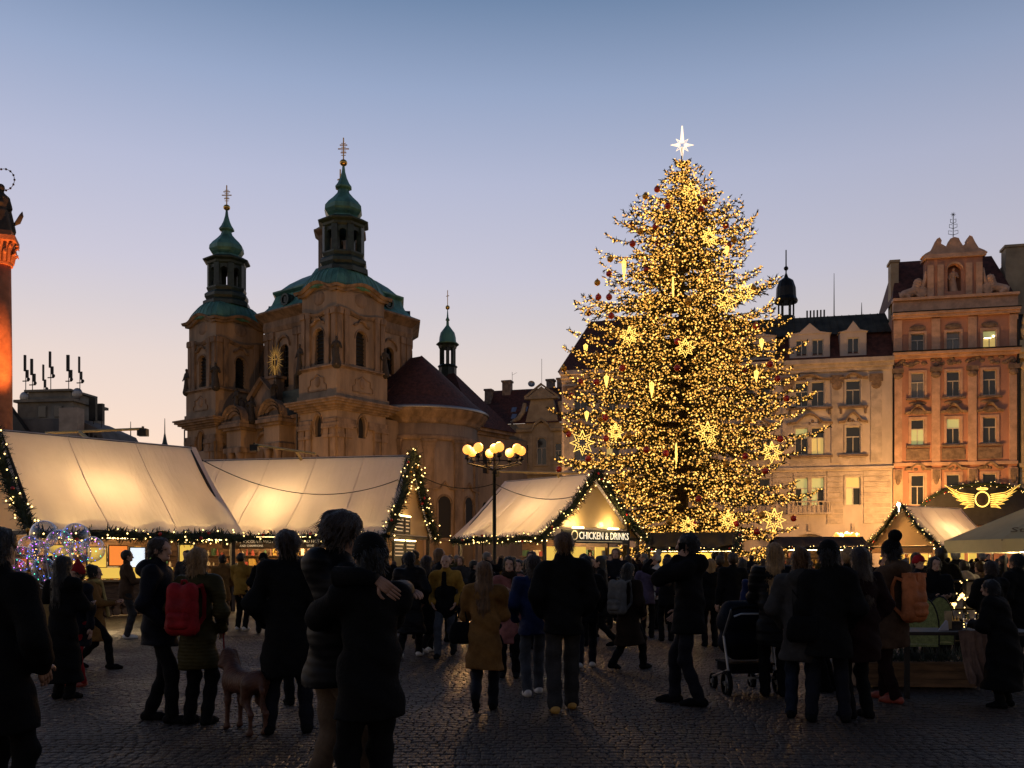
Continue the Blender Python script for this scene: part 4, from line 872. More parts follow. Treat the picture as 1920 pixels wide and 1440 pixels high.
tarp = tarpmat('white_tarpaulin', (.86, .8, .76), 0, .42); gtarp = tarpmat('cream_gable_canvas', (.62, .5, .3), 4, .35); dtarp = mat('dark_brown_tarpaulin', (.03, .022, .017), .55, .2, 2, .2, 6)
strip_m = mat('warm_light_strip', (.9, .8, .5), .5, 0, emit=(1, .72, .28), estr=14)
bulb_m = mat('warm_fairy_bulb', (.9, .7, .3), .4, 0, emit=(1, .66, .22), estr=5, sample=False)
garland_m = mat('fir_garland', (.022, .04, .016), .8, .35, 6); red_b = mat('red_bauble', (.5, .012, .01), .25, .1, 8, coat=.5); gold_b = mat('gold_bauble', (.62, .34, .06), .3, .1, 8, metal=.6)
board_m = mat('black_signboard', (.012, .011, .01), .5, .15, 6); text_m = mat('cream_lettering', (.8, .68, .48), .6, 0, emit=(1, .74, .42), estr=.35)
backlit = {k: mat('backlit_'+k, c, .4, 0, emit=e, estr=s_) for k, c, e, s_ in (('yellow', (.7, .5, .1), (1, .62, .1), .75), ('orange', (.6, .2, .05), (1, .26, .04), .9), ('white', (.7, .75, .8), (.8, .9, 1), 1.0), ('green', (.1, .3, .1), (.25, .45, .1), .4))}
metal_m = mat('brushed_tank', (.6, .5, .35), .3, .1, 5, metal=.9)
logm = mat('stacked_log_bark', (.09, .05, .03), .9, .3, 4, .4, 12); logend = mat('log_end_grain', (.22, .13, .07), .85, .25, 5)
counter_m = mat('counter_top', (.3, .2, .1), .5, .2, 4)
def point(name, loc, e, col=(1, .62, .25), r=.15, parent=None):
    l = bpy.data.lights.new(name, 'POINT'); l.energy = e; l.color = col; l.shadow_soft_size = r
    o = bpy.data.objects.new(name, l); COL.objects.link(o); o.location = loc
    if parent: o.parent = parent
    return o
def cloth(p00, p10, p11, p01, nu, nv, seed, sag=.12, amp=.055, th=.015):   # p00-p10 ridge, p01-p11 eave
    rs = np.random.RandomState(seed); ph = rs.uniform(0, 6.28, 12); fr = rs.uniform(1.5, 9, 12); sl_ = rs.uniform(-2.5, 2.5, 12)
    P = [np.array(p, float) for p in (p00, p10, p11, p01)]; nrm = np.cross(P[1]-P[0], P[3]-P[0]); nrm /= np.linalg.norm(nrm)
    if nrm[2] < 0 and abs(nrm[2]) > .05: nrm = -nrm
    V = []; Fq = []
    for s_ in (1,):
        for j in range(nv+1):
            v = j/nv
            for i in range(nu+1):
                u = i/nu; p = (P[0]*(1-u)+P[1]*u)*(1-v)+(P[3]*(1-u)+P[2]*u)*v
                d = -sag*math.sin(math.pi*v)*.8+amp*v*sum(math.sin(fr[k]*6.28*u+sl_[k]*v*3+ph[k])/(1+.25*fr[k]) for k in range(12))
                V.append(p+nrm*(d+s_*th))
    for j in range(nv):
        for i in range(nu):
            a = j*(nu+1)+i; Fq.append((a, a+1, a+nu+2, a+nu+1))
    return V, Fq
def text_obj(txt, size, m, parent, loc, rot, name='lettering', depth=.008, sx=1):
    c = bpy.data.curves.new('txt', 'FONT'); c.body = txt; c.size = size; c.align_x = 'CENTER'; c.align_y = 'CENTER'; c.extrude = depth; c.resolution_u = 2
    o = bpy.data.objects.new('txt', c); COL.objects.link(o); me = bpy.data.meshes.new_from_object(o); bpy.data.objects.remove(o)
    me.materials.clear(); me.materials.append(m); me.name = name; q = bpy.data.objects.new(name, me); COL.objects.link(q); q.parent = parent; q.location = loc; q.rotation_euler = rot; q.scale = (sx, 1, 1); return q
def garland(path, label, r=.13, dens=150, bulbs=5., group='fir garlands with fairy lights', baubles=.8, seed=1):
    rs = random.Random(seed); P = [Vector(p) for p in path]; g_ = empty('garland', P[0], 0, label, 'garland', group); o0 = P[0]
    fo_ = MB(); bu = MB(); ba = MB()
    for a, b in zip(P, P[1:]):
        L = (b-a).length; t = (b-a).normalized()
        fo_.tube([a-o0, b-o0], r*.45, 6)
        for k in range(int(L*dens)):
            c = a+(b-a)*rs.random()-o0; d = Vector((rs.gauss(0, 1), rs.gauss(0, 1), rs.gauss(0, 1))).normalized(); d = (d+t*.4).normalized(); w = d.orthogonal().normalized()*.022
            e = c+d*r*rs.uniform(.7, 1.5); fo_.poly((c-w, c+w, e+w*.3, e-w*.3))
        for k in range(max(1, int(L*bulbs))):
            d = Vector((rs.gauss(0, 1), rs.gauss(0, 1), rs.gauss(0, 1))).normalized(); bu.octa(a+(b-a)*rs.random()-o0+d*r*rs.uniform(.8, 1.15), .028)
        for k in range(int(L*baubles+rs.random())):
            d = Vector((rs.gauss(0, .5), -1, rs.gauss(0, .5))).normalized(); ba.mi = k % 2; ba.ball(a+(b-a)*rs.random()-o0+d*r, .055, 8, 5)
    fo_.build('fir_twigs', garland_m, g_, kind='stuff'); bu.build('fairy_bulbs', bulb_m, g_, kind='stuff')
    if ba.v: ba.build('baubles', [red_b, gold_b], g_, True, kind='stuff')
    return g_
def stall(label, P0, rot, L, hw, eave, ridge, seed, gables=(1, 1), roofm=None, light=60, inner=True, oh=.25):
    s = empty('market_stall', (P0[0], P0[1], 0), rot, label, 'stall'); roofm = roofm or tarp
    V, Fq = cloth((-.1, 0, ridge), (L+.1, 0, ridge), (L+.1, -hw-oh, eave), (-.1, -hw-oh, eave), 60, 16, seed); npmesh('front_tarpaulin', V, Fq, roofm, s, True)
    for k in range(1, max(2, int(L/1.6))): MB().tube([V[j*61+int(60*k/max(2, int(L/1.6)))] for j in range(17)], .013, 5).build('tarpaulin_seam', roofm, s)
    V, Fq = cloth((-.1, .0, ridge+.004), (L+.1, .0, ridge+.004), (L+.1, hw+oh, eave), (-.1, hw+oh, eave), 40, 12, seed+1); npmesh('back_tarpaulin', V, Fq, roofm, s, True)
    for e, x in ((0, .12), (1, L-.12)):
        if gables[e]: MB().prism([(x, -hw+.05, eave+.1), (x, hw-.05, eave+.1), (x, 0, ridge-.12)], (.03, 0, 0)).build('gable_canvas', gtarp if roofm is tarp else dtarp, s)
        for yy in (-hw+.1, hw-.1): MB().box(x-.06, x+.06, yy-.06, yy+.06, 0, eave+.05).build('post', darkwood, s)
        for sg in (-1, 1): MB().tube([(x, 0, ridge-.05), (x, sg*hw, eave+.02)], .05, 6).build('rafter', darkwood, s)
        MB().box(x-.05, x+.05, -hw, hw, eave-.05, eave+.07).build('tie_beam', darkwood, s)
    MB().box(.05, L-.05, -.06, .06, ridge-.14, ridge-.02).build('ridge_beam', darkwood, s)
    MB().box(.1, L-.1, .9, 1.0, 0, eave).build('back_wall', wood, s)
    nb = max(3, int(L/.6))
    for k in range(nb): MB().box(.15+(L-.3)*k/nb, .15+(L-.3)*(k+1)/nb-.015, -hw+.2, -hw+.24, .05, .98).build('counter_board', wood, s)
    MB().box(.05, L-.05, -hw+.05, -hw+.65, .98, 1.04).build('counter_top', counter_m, s)
    MB().box(.2, L-.2, -hw+.28, -hw+.33, eave-.14, eave-.09).build('light_strip', strip_m, s)
    MB().box(.1, L-.1, -hw+.1, -hw+.2, eave-.08, eave+.1).build('fascia', darkwood, s)
    for z in (1.35, 1.75): MB().box(.2, L-.2, .65, .9, z, z+.03).build('shelf', wood, s)
    rs = random.Random(seed); cols = [mat('goods_'+k, c, .5, .15, 5) for k, c in (('red', (.3, .05, .03)), ('ochre', (.5, .3, .06)), ('green', (.06, .12, .05)), ('cream', (.6, .5, .33)), ('brown', (.16, .07, .03)))]
    x = .35
    while x < L-.4:
        w = rs.uniform(.1, .3)
        for z in (1.38, 1.78): 
            if rs.random() < .8:
                h = rs.uniform(.12, .3); mb = MB()
                if rs.random() < .5: mb.lathe([(w*.3, 0), (w*.3, h*.6), (w*.12, h*.8), (w*.12, h)], 8, (x+w/2, .77, z))
                else: mb.box(x, x+w*.9, .68, .86, z, z+h)
                mb.build('goods', rs.choice(cols), s)
        x += w+.05
    x = .3
    while x < L-.3:                                # bottles, jars and cups on the counter
        h = rs.uniform(.1, .3); r_ = rs.uniform(.03, .06); MB().lathe([(r_, 0), (r_, h*.6), (r_*.4, h*.8), (r_*.4, h)], 8, (x, -hw+.42+rs.uniform(-.08, .1), 1.04)).build('jar', rs.choice(cols), s); x += rs.uniform(.12, .4)
    if light:
        n = max(1, round(L/3)); 
        for k in range(n): point('stall_lamp', ((k+.5)*L/n, -hw*.45, eave-.25), light, parent=s)
    return s
def pend(s, loc, e):   # bare lamp under the canvas
    MB().ball(loc, .07, 8, 6).tube([(loc[0], loc[1], loc[2]), (loc[0], loc[1], loc[2]+.35)], .012, 5).build('pendant_lamp', strip_m, s); point('pendant_light', (loc[0], loc[1], loc[2]-.12), e*1.25, (1, .68, .34), .1, s)
def lw(s, x, y, z): return Vector(s.location)+Vector((x*math.cos(s.rotation_euler[2])-y*math.sin(s.rotation_euler[2]), x*math.sin(s.rotation_euler[2])+y*math.cos(s.rotation_euler[2]), z))
def dress(s, L, hw, eave, ridge, text, ends=(1, 1), seed=1, oh=.3, sides=(1,)):
    for e, x in ((0, -.12), (1, L+.12)):
        if ends[e]: garland([lw(s, x, -hw-oh, eave-.02), lw(s, x, -hw*.5, (eave+ridge)/2-.1), lw(s, x, 0, ridge+.08), lw(s, x, hw*.5, (eave+ridge)/2-.1), lw(s, x, hw+oh, eave-.02)], 'lit fir garland around the gable of the '+text, .27, 230, 10, seed=seed+e)
    for k in sides:
        sg = -1 if k == 1 else 1
        garland([lw(s, L*q/6, sg*(hw+oh), eave-.06-.05*math.sin(q*2.2)) for q in range(7)], 'lit fir garland along the eave of the '+text, .22, 230, 9, seed=seed+5+k)

# A: big white stall at the left
SA = stall('long white tarpaulin stall with glowing roof behind the balloons', (-14.8, 26.6), R(46), 6.0, 2.9, 2.35, 5.35, 3, (1, 1), light=45)
dress(SA, 6.0, 2.9, 2.35, 5.35, 'stall behind the balloons', (1, 0), 11)
pend(SA, (2.5, -.35, 2.95), 330)
for x, w, m, z0, z1 in ((.5, .55, 'yellow', 1.5, 2.0), (1.55, .5, 'yellow', 1.4, 1.95), (2.15, .5, 'orange', 1.45, 2.0), (2.75, .42, 'white', 1.4, 1.95), (3.3, .55, 'green', 1.5, 2.05), (4.25, .42, 'yellow', .4, 2.05)):
    b_ = MB().box(x-.03, x+w+.03, -2.62, -2.56, z0-.03, z1+.03).build('display_frame', board_m, SA); MB().box(x, x+w, -2.64, -2.622, z0, z1).build('screen', backlit[m], b_)
MB().box(1.4, 4.0, -2.7, -2.6, 1.08, 1.38).build('glass_counter', backlit['yellow'], SA)
rs = random.Random(4)
for k in range(46):
    x = .3+(k % 23)*.245; z = .13+.24*(k//23)+rs.uniform(-.02, .02); lg = MB(); lg.M = Matrix.Translation((x, -2.75, z)) @ Matrix.Rotation(R(90), 4, 'X'); r_ = rs.uniform(.09, .125); lg.lathe([(r_, -.1), (r_, .12)], 9); l_ = lg.build('log', [logend], SA)
# B
SB = stall('second white tarpaulin stall with garland gable selling hot chocolate and beer', (-13.1, 36.9), R(-12), 9.5, 2.65, 2.45, 5.55, 8, (1, 1), light=45)
dress(SB, 9.5, 2.65, 2.45, 5.55, 'hot chocolate and beer stall', (0, 1), 21)
pend(SB, (4.5, -.3, 3.0), 380)
for x, w, t1, t2 in ((3.4, 2.3, 'HOT CHOCOLATE WEST', 'AND CHAMPIONS'), (5.95, 1.7, 'AND HOT', 'WINE')):
    b_ = MB().box(x, x+w, -2.99, -2.94, 2.0, 2.36).build('signboard', mat('brown_signboard', (.1, .05, .02), .5, .2, 4), SB)
    text_obj(t1, .15, text_m, b_, (x+w/2, -3.0, 2.25), (R(90), 0, 0)); text_obj(t2, .11, text_m, b_, (x+w/2, -3.0, 2.1), (R(90), 0, 0))
    MB().box(x, x+w, -3.03, -2.99, 2.38, 2.42).build('light_strip', strip_m, SB)
for y0, y1, z0, z1 in ((-1.9, -.75, 2.55, 3.2), (-.7, -.05, 2.55, 3.2), (-1.9, -.75, 1.3, 2.3), (-.6, .55, 1.1, 2.3)):
    b_ = MB().box(9.42, 9.5, y0, y1, z0, z1).build('menu_board', board_m, SB); MB().box(9.5, 9.54, y0+.05, y1-.05, z1+.0, z1+.04).build('light_strip', strip_m, SB)
    for k in range(4): MB().box(9.5, 9.506, y0+.12, y1-.12-.1*(k % 2), z1-.16-.13*k, z1-.12-.13*k).build('menu_line', text_m, b_)
b_ = MB().box(9.45, 9.52, -.5, .5, 1.15, 1.65).build('beer_board', board_m, SB); text_obj('BEER', .3, text_m, b_, (9.53, 0, 1.4), (R(90), 0, R(90)))
# C
SC_ = stall('white stall with black sign reading chicken and drinks', (-.25, 43.0), R(-47), 5.5, 3.0, 2.5, 5.25, 15, (1, 0), light=55)
dress(SC_, 5.5, 3.0, 2.5, 5.25, 'chicken and drinks stall', (0, 1), 31)
pend(SC_, (3.2, -.5, 2.95), 240)
MB().prism([(5.3, -2.1, 2.95), (5.3, 2.2, 2.95), (5.3, 1.0, 4.05), (5.3, 0, 5.0), (5.3, -1.0, 4.05)], (.03, 0, 0)).build('gable_canvas', gtarp, SC_)
MB().prism([(5.25, 2.3, 2.45), (5.25, 3.15, 2.45), (5.25, 2.3, 3.2)], (.03, 0, 0)).build('side_canvas', gtarp, SC_)
MB().box(5.2, 5.45, 2.12, 2.3, 0, 3.4).build('corner_post', darkwood, SC_)
b_ = MB().box(5.42, 5.52, -2.0, 2.1, 2.3, 2.86).build('signboard', board_m, SC_)
text_obj('CHICKEN & DRINKS', .43, mat('lit_white_lettering', (.9, .85, .7), .5, 0, emit=(1, .85, .6), estr=.9), b_, (5.53, .55, 2.6), (R(90), 0, R(90)), sx=.82)
rg = MB(); rg.M = Matrix.Translation((5.54, -1.32, 2.62)) @ Matrix.Rotation(R(90), 4, 'Y'); rg.lathe([(.2, 0), (.2, .02), (.16, .02), (.16, 0)], 16, cap=False); rg.build('emblem_ring', text_m, b_)
MB().box(5.525, 5.535, -1.2, 1.7, 2.37, 2.385).build('underline', text_m, b_); MB().ball((5.53, 1.85, 2.58), .03, 6, 4).build('star_mark', text_m, b_)
for y in (-1.2, 1.0):
    MB().box(5.5, 5.75, y-.22, y+.22, 2.9, 2.96).build('sign_lamp', strip_m, SC_); point('sign_light', (5.75, y, 3.1), 60, (1, .62, .22), .08, SC_)
for y0, y1 in ((-2.6, -1.6), (-1.3, -.3), (.3, 1.9)): MB().box(5.2, 5.24, y0, y1, 1.2, 2.15).build('lit_back_panel', backlit['yellow'], SC_)
MB().lathe([(.2, 1.0), (.2, 1.7), (.17, 1.75)], 14, (5.6, .9, 0)).build('drink_urn', metal_m, SC_, True)
MB().box(5.4, 5.85, -2.5, 2.6, .95, 1.02).build('side_counter', counter_m, SC_); MB().box(5.42, 5.5, -2.5, 2.6, 0, .95).build('side_counter_front', wood, SC_)
# D
SD = stall('white stall with garland gable beside the parasol', (25.6, 61.0), R(32.7), 6.6, 2.5, 2.45, 5.2, 19, (1, 1), light=70)
dress(SD, 6.6, 2.5, 2.45, 5.2, 'stall beside the parasol', (1, 0), 41)
pend(SD, (3.4, -.4, 2.95), 380)
for y0, y1 in ((-1.9, -.6), (-.2, 1.6)): MB().box(-.02, .02, y0, y1, 1.25, 2.0).build('lit_back_panel', backlit['yellow'], SD)
MB().box(-.06, .06, -2.2, 2.2, 2.05, 2.4).build('gable_beam', wood, SD)
for x in (1.0, 2.4, 3.8): MB().box(x, x+.9, -2.35, -2.3, 1.2, 2.05).build('lit_back_panel', backlit['yellow'], SD)
# E, F: low dark stalls in front of the tree and before the houses
SE = stall('low dark brown roofed stall in front of the christmas tree', (6.9, 46.5), R(-14), 4.2, 1.6, 2.15, 2.95, 23, (1, 1), dtarp, light=60)
garland([lw(SE, 4.35, -1.9, 2.1), lw(SE, 4.35, -.9, 2.55), lw(SE, 4.35, 0, 3.0), lw(SE, 4.35, .9, 2.55), lw(SE, 4.35, 1.9, 2.1)], 'lit fir garland around the gable of the low dark stall', .2, 160, 8, seed=51)
garland([lw(SE, q*.7, -1.95, 2.08) for q in range(7)], 'lit fir garland along the eave of the low dark stall', .13, 160, 5, seed=52)
for x in (.4, 1.9): MB().box(x, x+1.2, -.5, -.45, 1.15, 1.95).build('lit_back_panel', backlit['yellow'], SE)
SF = stall('long dark stall with garland eave before the pale house', (gx(1455, 60), 60.5), R(-3), 5.6, 1.7, 2.35, 3.1, 27, (1, 1), dtarp, light=50)
garland([lw(SF, q*.95, -2.0, 2.35+.05*math.sin(q*3)) for q in range(7)], 'lit fir garland along the eave of the long dark stall', .14, 150, 8, seed=61)
# floodlight booms standing on the ridges
def boom(a, b, foot, label):
    o = empty('floodlight_boom', foot, 0, label, 'floodlight', 'floodlight booms on stall ridges'); f_ = Vector(foot); bm = mat('yellow_boom_steel', (.5, .38, .16), .45, .12, 5, metal=.4)
    MB().tube([Vector(a)-f_, Vector(b)-f_], .045, 8).build('boom', bm, o)
    t = ((f_-Vector(a)).dot(Vector(b)-Vector(a)))/((Vector(b)-Vector(a)).length_squared); q = Vector(a).lerp(Vector(b), min(max(t, .1), .9))
    MB().tube([(0, 0, -.1), q-f_], .06, 8).build('stand', bm, o)
    h = MB(); e = Vector(b)-f_; h.cbox((e.x, e.y, e.z-.12), (.3, .26, .24)); h.cbox((e.x, e.y, e.z+.03), (.06, .06, .1)); h.build('lamp_head', iron, o)
boom(at(85, 812, 28.4), at(268, 804, 30.6), lw(SA, 2.7, 0, 5.33), 'steel boom with lamp head on the ridge of the stall behind the balloons')
boom(at(592, 851, 35.1), at(477, 834, 35.6), lw(SB, 5.1, 0, 5.53), 'steel boom with lamp head on the ridge of the hot chocolate and beer stall')
boom(at(1085, 888, 39.9), at(930, 884, 41.6), lw(SC_, 3.4, 0, 5.23), 'steel boom with lamp head on the ridge of the chicken and drinks stall')
# cables
def cable(a, b, sag, label):
    a, b = Vector(a), Vector(b); o = MB().tube([a.lerp(b, k/24)-Vector((0, 0, sag*4*(k/24)*(1-k/24)))-a for k in range(25)], .016, 5).build('power_cable', iron, None, loc=a); tag(o, label, 'cable')
LAMPX = gx(927, 34)
cable(lw(SA, 6.0, -.3, 5.0), lw(SB, 9.3, -.9, 4.55), .85, 'black cable sagging across the hot chocolate and beer stall roof')
cable(lw(SB, 9.6, .3, 4.9), (LAMPX, 34, 4.4), .35, 'black cable from the beer stall gable to the street lamp')
cable((LAMPX, 34, 4.4), lw(SC_, 5.4, -.9, 4.3), .35, 'black cable from the street lamp to the chicken and drinks stall')
# ------------------------------------------------------------------ street lamps
globe_m = mat('lamp_globe', (.9, .8, .6), .3, 0, emit=(1, .33, .035), estr=1.9)
def candelabra(x, y, h, label, energy, n=9, rad=1.0, r=.175):
    o = empty('street_lamp', (x, y, 0), R(11), label, 'street lamp'); 
    MB().lathe([(.22, 0), (.22, .5), (.14, .6), (.1, 1.2), (.075, 1.3), (.065, h-.9), (.1, h-.85), (.06, h-.7), (.05, h-.25)], 14).build('pole', iron, o, True)
    arm = MB(); gl = []
    for k in range(n-1):
        a = 2*math.pi*k/(n-1); e = (rad*math.cos(a), rad*math.sin(a), h-.32)
        arm.tube([(0, 0, h-.75), (e[0]*.5, e[1]*.5, h-.6), (e[0], e[1], h-.5), e], .025, 6); arm.lathe([(.05, -.05), (.11, .0), (.09, .1)], 10, e)
        MB().ball((e[0], e[1], h), r, 16, 10).build('globe', globe_m, o, True)
    arm.lathe([(.05, h-.5), (.05, h-.05), (.1, h), (.08, h+.1)], 10); arm.tube([(rad*math.cos(a), rad*math.sin(a), h-.47) for a in np.linspace(0, 2*math.pi, 25)], .02, 5, False); arm.build('arm_ring', iron, o)
    MB().ball((0, 0, h+.06), r, 16, 10).build('globe', globe_m, o, True)
    if energy: point('lamp_light', (0, 0, h+.75), energy, (1, .49, .14), .3, o)
    return o
candelabra(LAMPX, 34, 5.62, 'tall black street lamp with a ring of glowing globes before the stalls', 520)
candelabra(gx(905, 79), 79, 4.6, 'ring globe street lamp behind the chicken stall near the church apse', 9000)
candelabra(gx(430, 86), 86, 4.8, 'ring globe street lamp before the church front behind the beer stall', 5200)
candelabra(gx(1722, 67), 67, 4.5, 'ring globe street lamp behind the stall beside the parasol', 3400)
candelabra(gx(1588, 63), 63, 3.25, 'low four globe lamp glowing before the pale house arcade', 1300, 5, .75, .2)

# ------------------------------------------------------------------ bubble balloons with led strings
bub = bpy.data.materials.new('clear_balloon_film'); bub.use_nodes = True; N = bub.node_tree.nodes; L_ = bub.node_tree.links
gls = N.new('ShaderNodeBsdfGlossy'); gls.inputs['Roughness'].default_value = .04; tp = N.new('ShaderNodeBsdfTransparent'); lw_ = N.new('ShaderNodeLayerWeight'); lw_.inputs[0].default_value = .4
ms = N.new('ShaderNodeMixShader'); L_.new(lw_.outputs['Facing'], ms.inputs[0]); L_.new(tp.outputs[0], ms.inputs[1]); L_.new(gls.outputs[0], ms.inputs[2]); L_.new(ms.outputs[0], N['Material Output'].inputs[0])
gls.inputs['Color'].default_value = (.75, .75, .8, 1)
leds = [mat('led_'+n_, c, .4, 0, emit=c, estr=3.5, sample=False) for n_, c in (('blue', (.12, .2, 1)), ('violet', (.6, .15, 1)), ('green', (.1, .9, .5)), ('pink', (1, .3, .7)), ('amber', (1, .6, .2)))]
rs = random.Random(9); BD = 13.2; stickm = mat('white_balloon_stick', (.6, .6, .6), .4, 0)
for k, (px, py, r_) in enumerate(((83, 1002, 23), (112, 1018, 22), (142, 1008, 24), (55, 1026, 19), (72, 1032, 17), (40, 1048, 21), (150, 1035, 18), (173, 1030, 21), (82, 1068, 20), (30, 1066, 17), (118, 1044, 16))):
    d = BD+rs.uniform(-.35, .35); c = at(px, py, d); q = r_/F*d*1.1; hand = Vector((gx(96, BD), BD, 1.15))
    o = empty('balloon', c, 0, 'clear bubble balloon without lights topping the bunch' if k == 0 else 'clear bubble balloon with coloured led string in the bunch by the log stall', 'balloon', 'clear led balloons held in one bunch')
    MB().ball((0, 0, 0), (q, q, q*1.04), 24, 16).build('film', bub, o, True)
    st = MB()
    pts = []
    for j in range(46):
        a = j*.55+k; ph_ = math.pi*(.08+.84*j/46); pp = Vector((math.sin(ph_)*math.cos(a), math.sin(ph_)*math.sin(a), -math.cos(ph_)))*q*.93; pts.append(pp)
        if j % 4 == 0 and k != 0: st.mi = rs.choice((0, 0, 1, 1, 2, 3, 4)); st.octa(pp, .0095)
    if k != 0: st.build('led_string', leds, o, kind='stuff')
    MB().tube([(0, 0, -q), hand-c], .006, 5).build('stick', stickm, o)
# ------------------------------------------------------------------ the christmas tree
TX, TY = 10.25, 56.0
needle_m = mat('spruce_needles', (.06, .062, .018), .7, .35, 3); bark = mat('spruce_bark', (.05, .033, .022), .9, .3, 5, .4, 14)
tree_bulb = mat('tree_light', (.9, .7, .3), .4, 0, emit=(1, .54, .11), estr=2.8, sample=False); tree_bulb2 = mat('tree_light_dim', (.9, .6, .2), .4, 0, emit=(1, .48, .08), estr=1.5, sample=False); tree_bulb3 = mat('tree_light_faint', (.8, .5, .2), .4, 0, emit=(1, .42, .06), estr=.7, sample=False)
neon_m = mat('led_rope_yellow', (.9, .8, .4), .4, 0, emit=(1, .6, .11), estr=2.2)
neon_w = mat('led_rope_white', (.95, .9, .85), .4, 0, emit=(1, .74, .5), estr=1.6)
prof_z = [1.4, 2.6, 4.2, 8.0, 12.9, 15.1, 17, 19.6, 21.9, 22.5, 24.1, 25.7, 26.2]; prof_r = [5.0, 6.4, 7.1, 7.3, 6.8, 6.0, 5.4, 4.5, 3.1, 2.6, 1.35, .35, .1]
def crown(z): return float(np.interp(z, prof_z, prof_r))
def make_tree(parent, H, zmin, rfun, step, nb, twig, bulbs_per, seed, bulb_r):
    rs = random.Random(seed); nd = MB(); br = MB(); bu = MB()
    def blade(c, d, L, w):
        o_ = d.orthogonal().normalized(); o_ = (o_*math.cos(rs.random()*6.28)+d.cross(o_)*math.sin(rs.random()*6.28)); o_ = o_.normalized()*w
        e = c+d*L; nd.poly((c-o_, c+o_, e+o_*.25, e-o_*.25))
    z = zmin; off = 0
    while z < H-.15:
        r0 = rfun(z); n = max(5, int(nb*(.55+.45*r0/7.3))); off += 1.1
        for k in range(n):
            a = off+2*math.pi*(k+rs.uniform(-.35, .35))/n; ln = r0*rs.choice((.6, .75, .86, .95, 1.03, 1.1))*rs.uniform(.96, 1.04); dirv = Vector((math.cos(a), math.sin(a), 0))
            up = .14+.3*(z/H)**2; zz = z+rs.uniform(-.2, .2)+.12*ln
            def P(t): return dirv*(ln*t)+Vector((0, 0, zz+up*ln*t*.6-.42*ln*t*t*(1-.4*z/H)+.26*ln*t**4))
            pts = [P(t) for t in (0, .25, .5, .75, 1)]
            br.tube(pts, [max(.02, .012*ln+.012), .01*ln+.01, .008*ln+.008, .012, .006], 5, False)
            t = .18 if ln > 1 else .02; side = 1; dt = twig/max(ln, .5)
            while t < 1.02:
                c = P(min(t, 1)); tl = (.25+.3*ln*(1-t)*.5+.12*math.sin(t*9))*rs.uniform(.7, 1.2); tl = min(tl, .95)
                tang = (P(min(t+.05, 1.05))-P(t-.05)).normalized(); sd = Vector((-math.sin(a), math.cos(a), 0))*side
                d = (tang*.75+sd*rs.uniform(.5, 1.0)+Vector((0, 0, rs.uniform(-.55, .15)))).normalized()
                if t > .97: d = (tang+Vector((0, 0, .4))).normalized()
                m = max(5, int(tl*20))
                for q in range(m):
                    f_ = q/m; cc = c+d*tl*f_; e = (d+Vector((rs.gauss(0, .55), rs.gauss(0, .55), rs.gauss(-.1, .5)))).normalized(); blade(cc, e, rs.uniform(.14, .26), .042)
                for q in range(int(bulbs_per*rs.uniform(.4, 1.6)*(1.15-.8*max(0, t-.7))+rs.random())):
                    j = Vector((rs.gauss(0, .05), rs.gauss(0, .05), rs.gauss(0, .06))); bu.mi = rs.choice((0, 1, 1, 2)); bu.octa(c+d*tl*rs.random()+j, bulb_r*rs.uniform(.75, 1.15))
                side = -side; t += dt*rs.uniform(.7, 1.3)
        z += step*(1-.45*z/H)
    crown_o = nd.build('needles', needle_m, parent, kind='stuff'); br.build('branches', bark, parent, kind='stuff'); bu.build('string_lights', [tree_bulb, tree_bulb2, tree_bulb3], parent, kind='stuff')
    return len(bu.f)//8
xt = empty('christmas_tree', (TX, TY, 0), 0, 'huge spruce covered in golden lights and baubles with star on top', 'christmas tree')
MB().tube([(0, 0, 0), (.05, 0, 8), (0, .05, 16), (0, 0, 22), (0, 0, 26)], [.42, .34, .22, .12, .04], 10).build('trunk', bark, xt)
nbulb = make_tree(xt, 26.0, 1.9, crown, .98, 18, .18, 2.4, 5, .054)
def on_tree(px, py, k=.93):
    d = TY
    for _ in range(3):
        z = EYE+(HZ-py)/F*d; r = crown(z); dx = gx(px, d)-TX; d = TY-math.sqrt(max(r*r*k*k-dx*dx, .05))
    return at(px, py, d)
def star_obj(name, c, r, n, inner, m, label, group, yaw=0, long=None, tube=.03):
    mb = MB()
    for sc_ in (1., .55):
        pts = []
        for k in range(2*n+1):
            a = math.pi*k/n; rr = (r if k % 2 == 0 else r*inner)*sc_
            if long and k % (2*n) in long: rr *= long[k % (2*n)]
            pts.append((rr*math.sin(a), 0, rr*math.cos(a)))
        mb.tube(pts, tube*(1 if sc_ == 1 else .8), 6, False)
    o = mb.build(name, m, None, True, loc=c, rz=yaw); tag(o, label, 'star', group)
    for y in (): pass
    return o
rs = random.Random(12)
for px, py, r in ((1295, 360, 17), (1330, 445, 16), (1262, 538, 17), (1362, 565, 20), (1395, 548, 19), (1180, 630, 17), (1285, 652, 16), (1092, 830, 22), (1155, 810, 14), (1327, 812, 19), (1447, 848, 18), (1452, 975, 20), (1365, 975, 15), (1290, 985, 14), (1268, 850, 17)):
    star_obj('star_ornament', on_tree(px, py, 1.0), r/31., 8, .52, neon_m, 'glowing yellow eight pointed star ornament hanging on the christmas tree', 'star ornaments on the tree', R(75) if px in (1262, 1268) else rs.uniform(-.5, .5))
star_obj('tree_top_star', at(1279, 272, TY), .5, 8, .45, neon_w, 'white glowing star on the tip of the christmas tree', None, 0, {0: 2.3, 4: 1.35, 8: 1.9, 12: 1.35}, .04)
MB().tube([(0, 0, 25.6), (0, 0, 26.5)], .04, 6).build('star_rod', steel, xt)
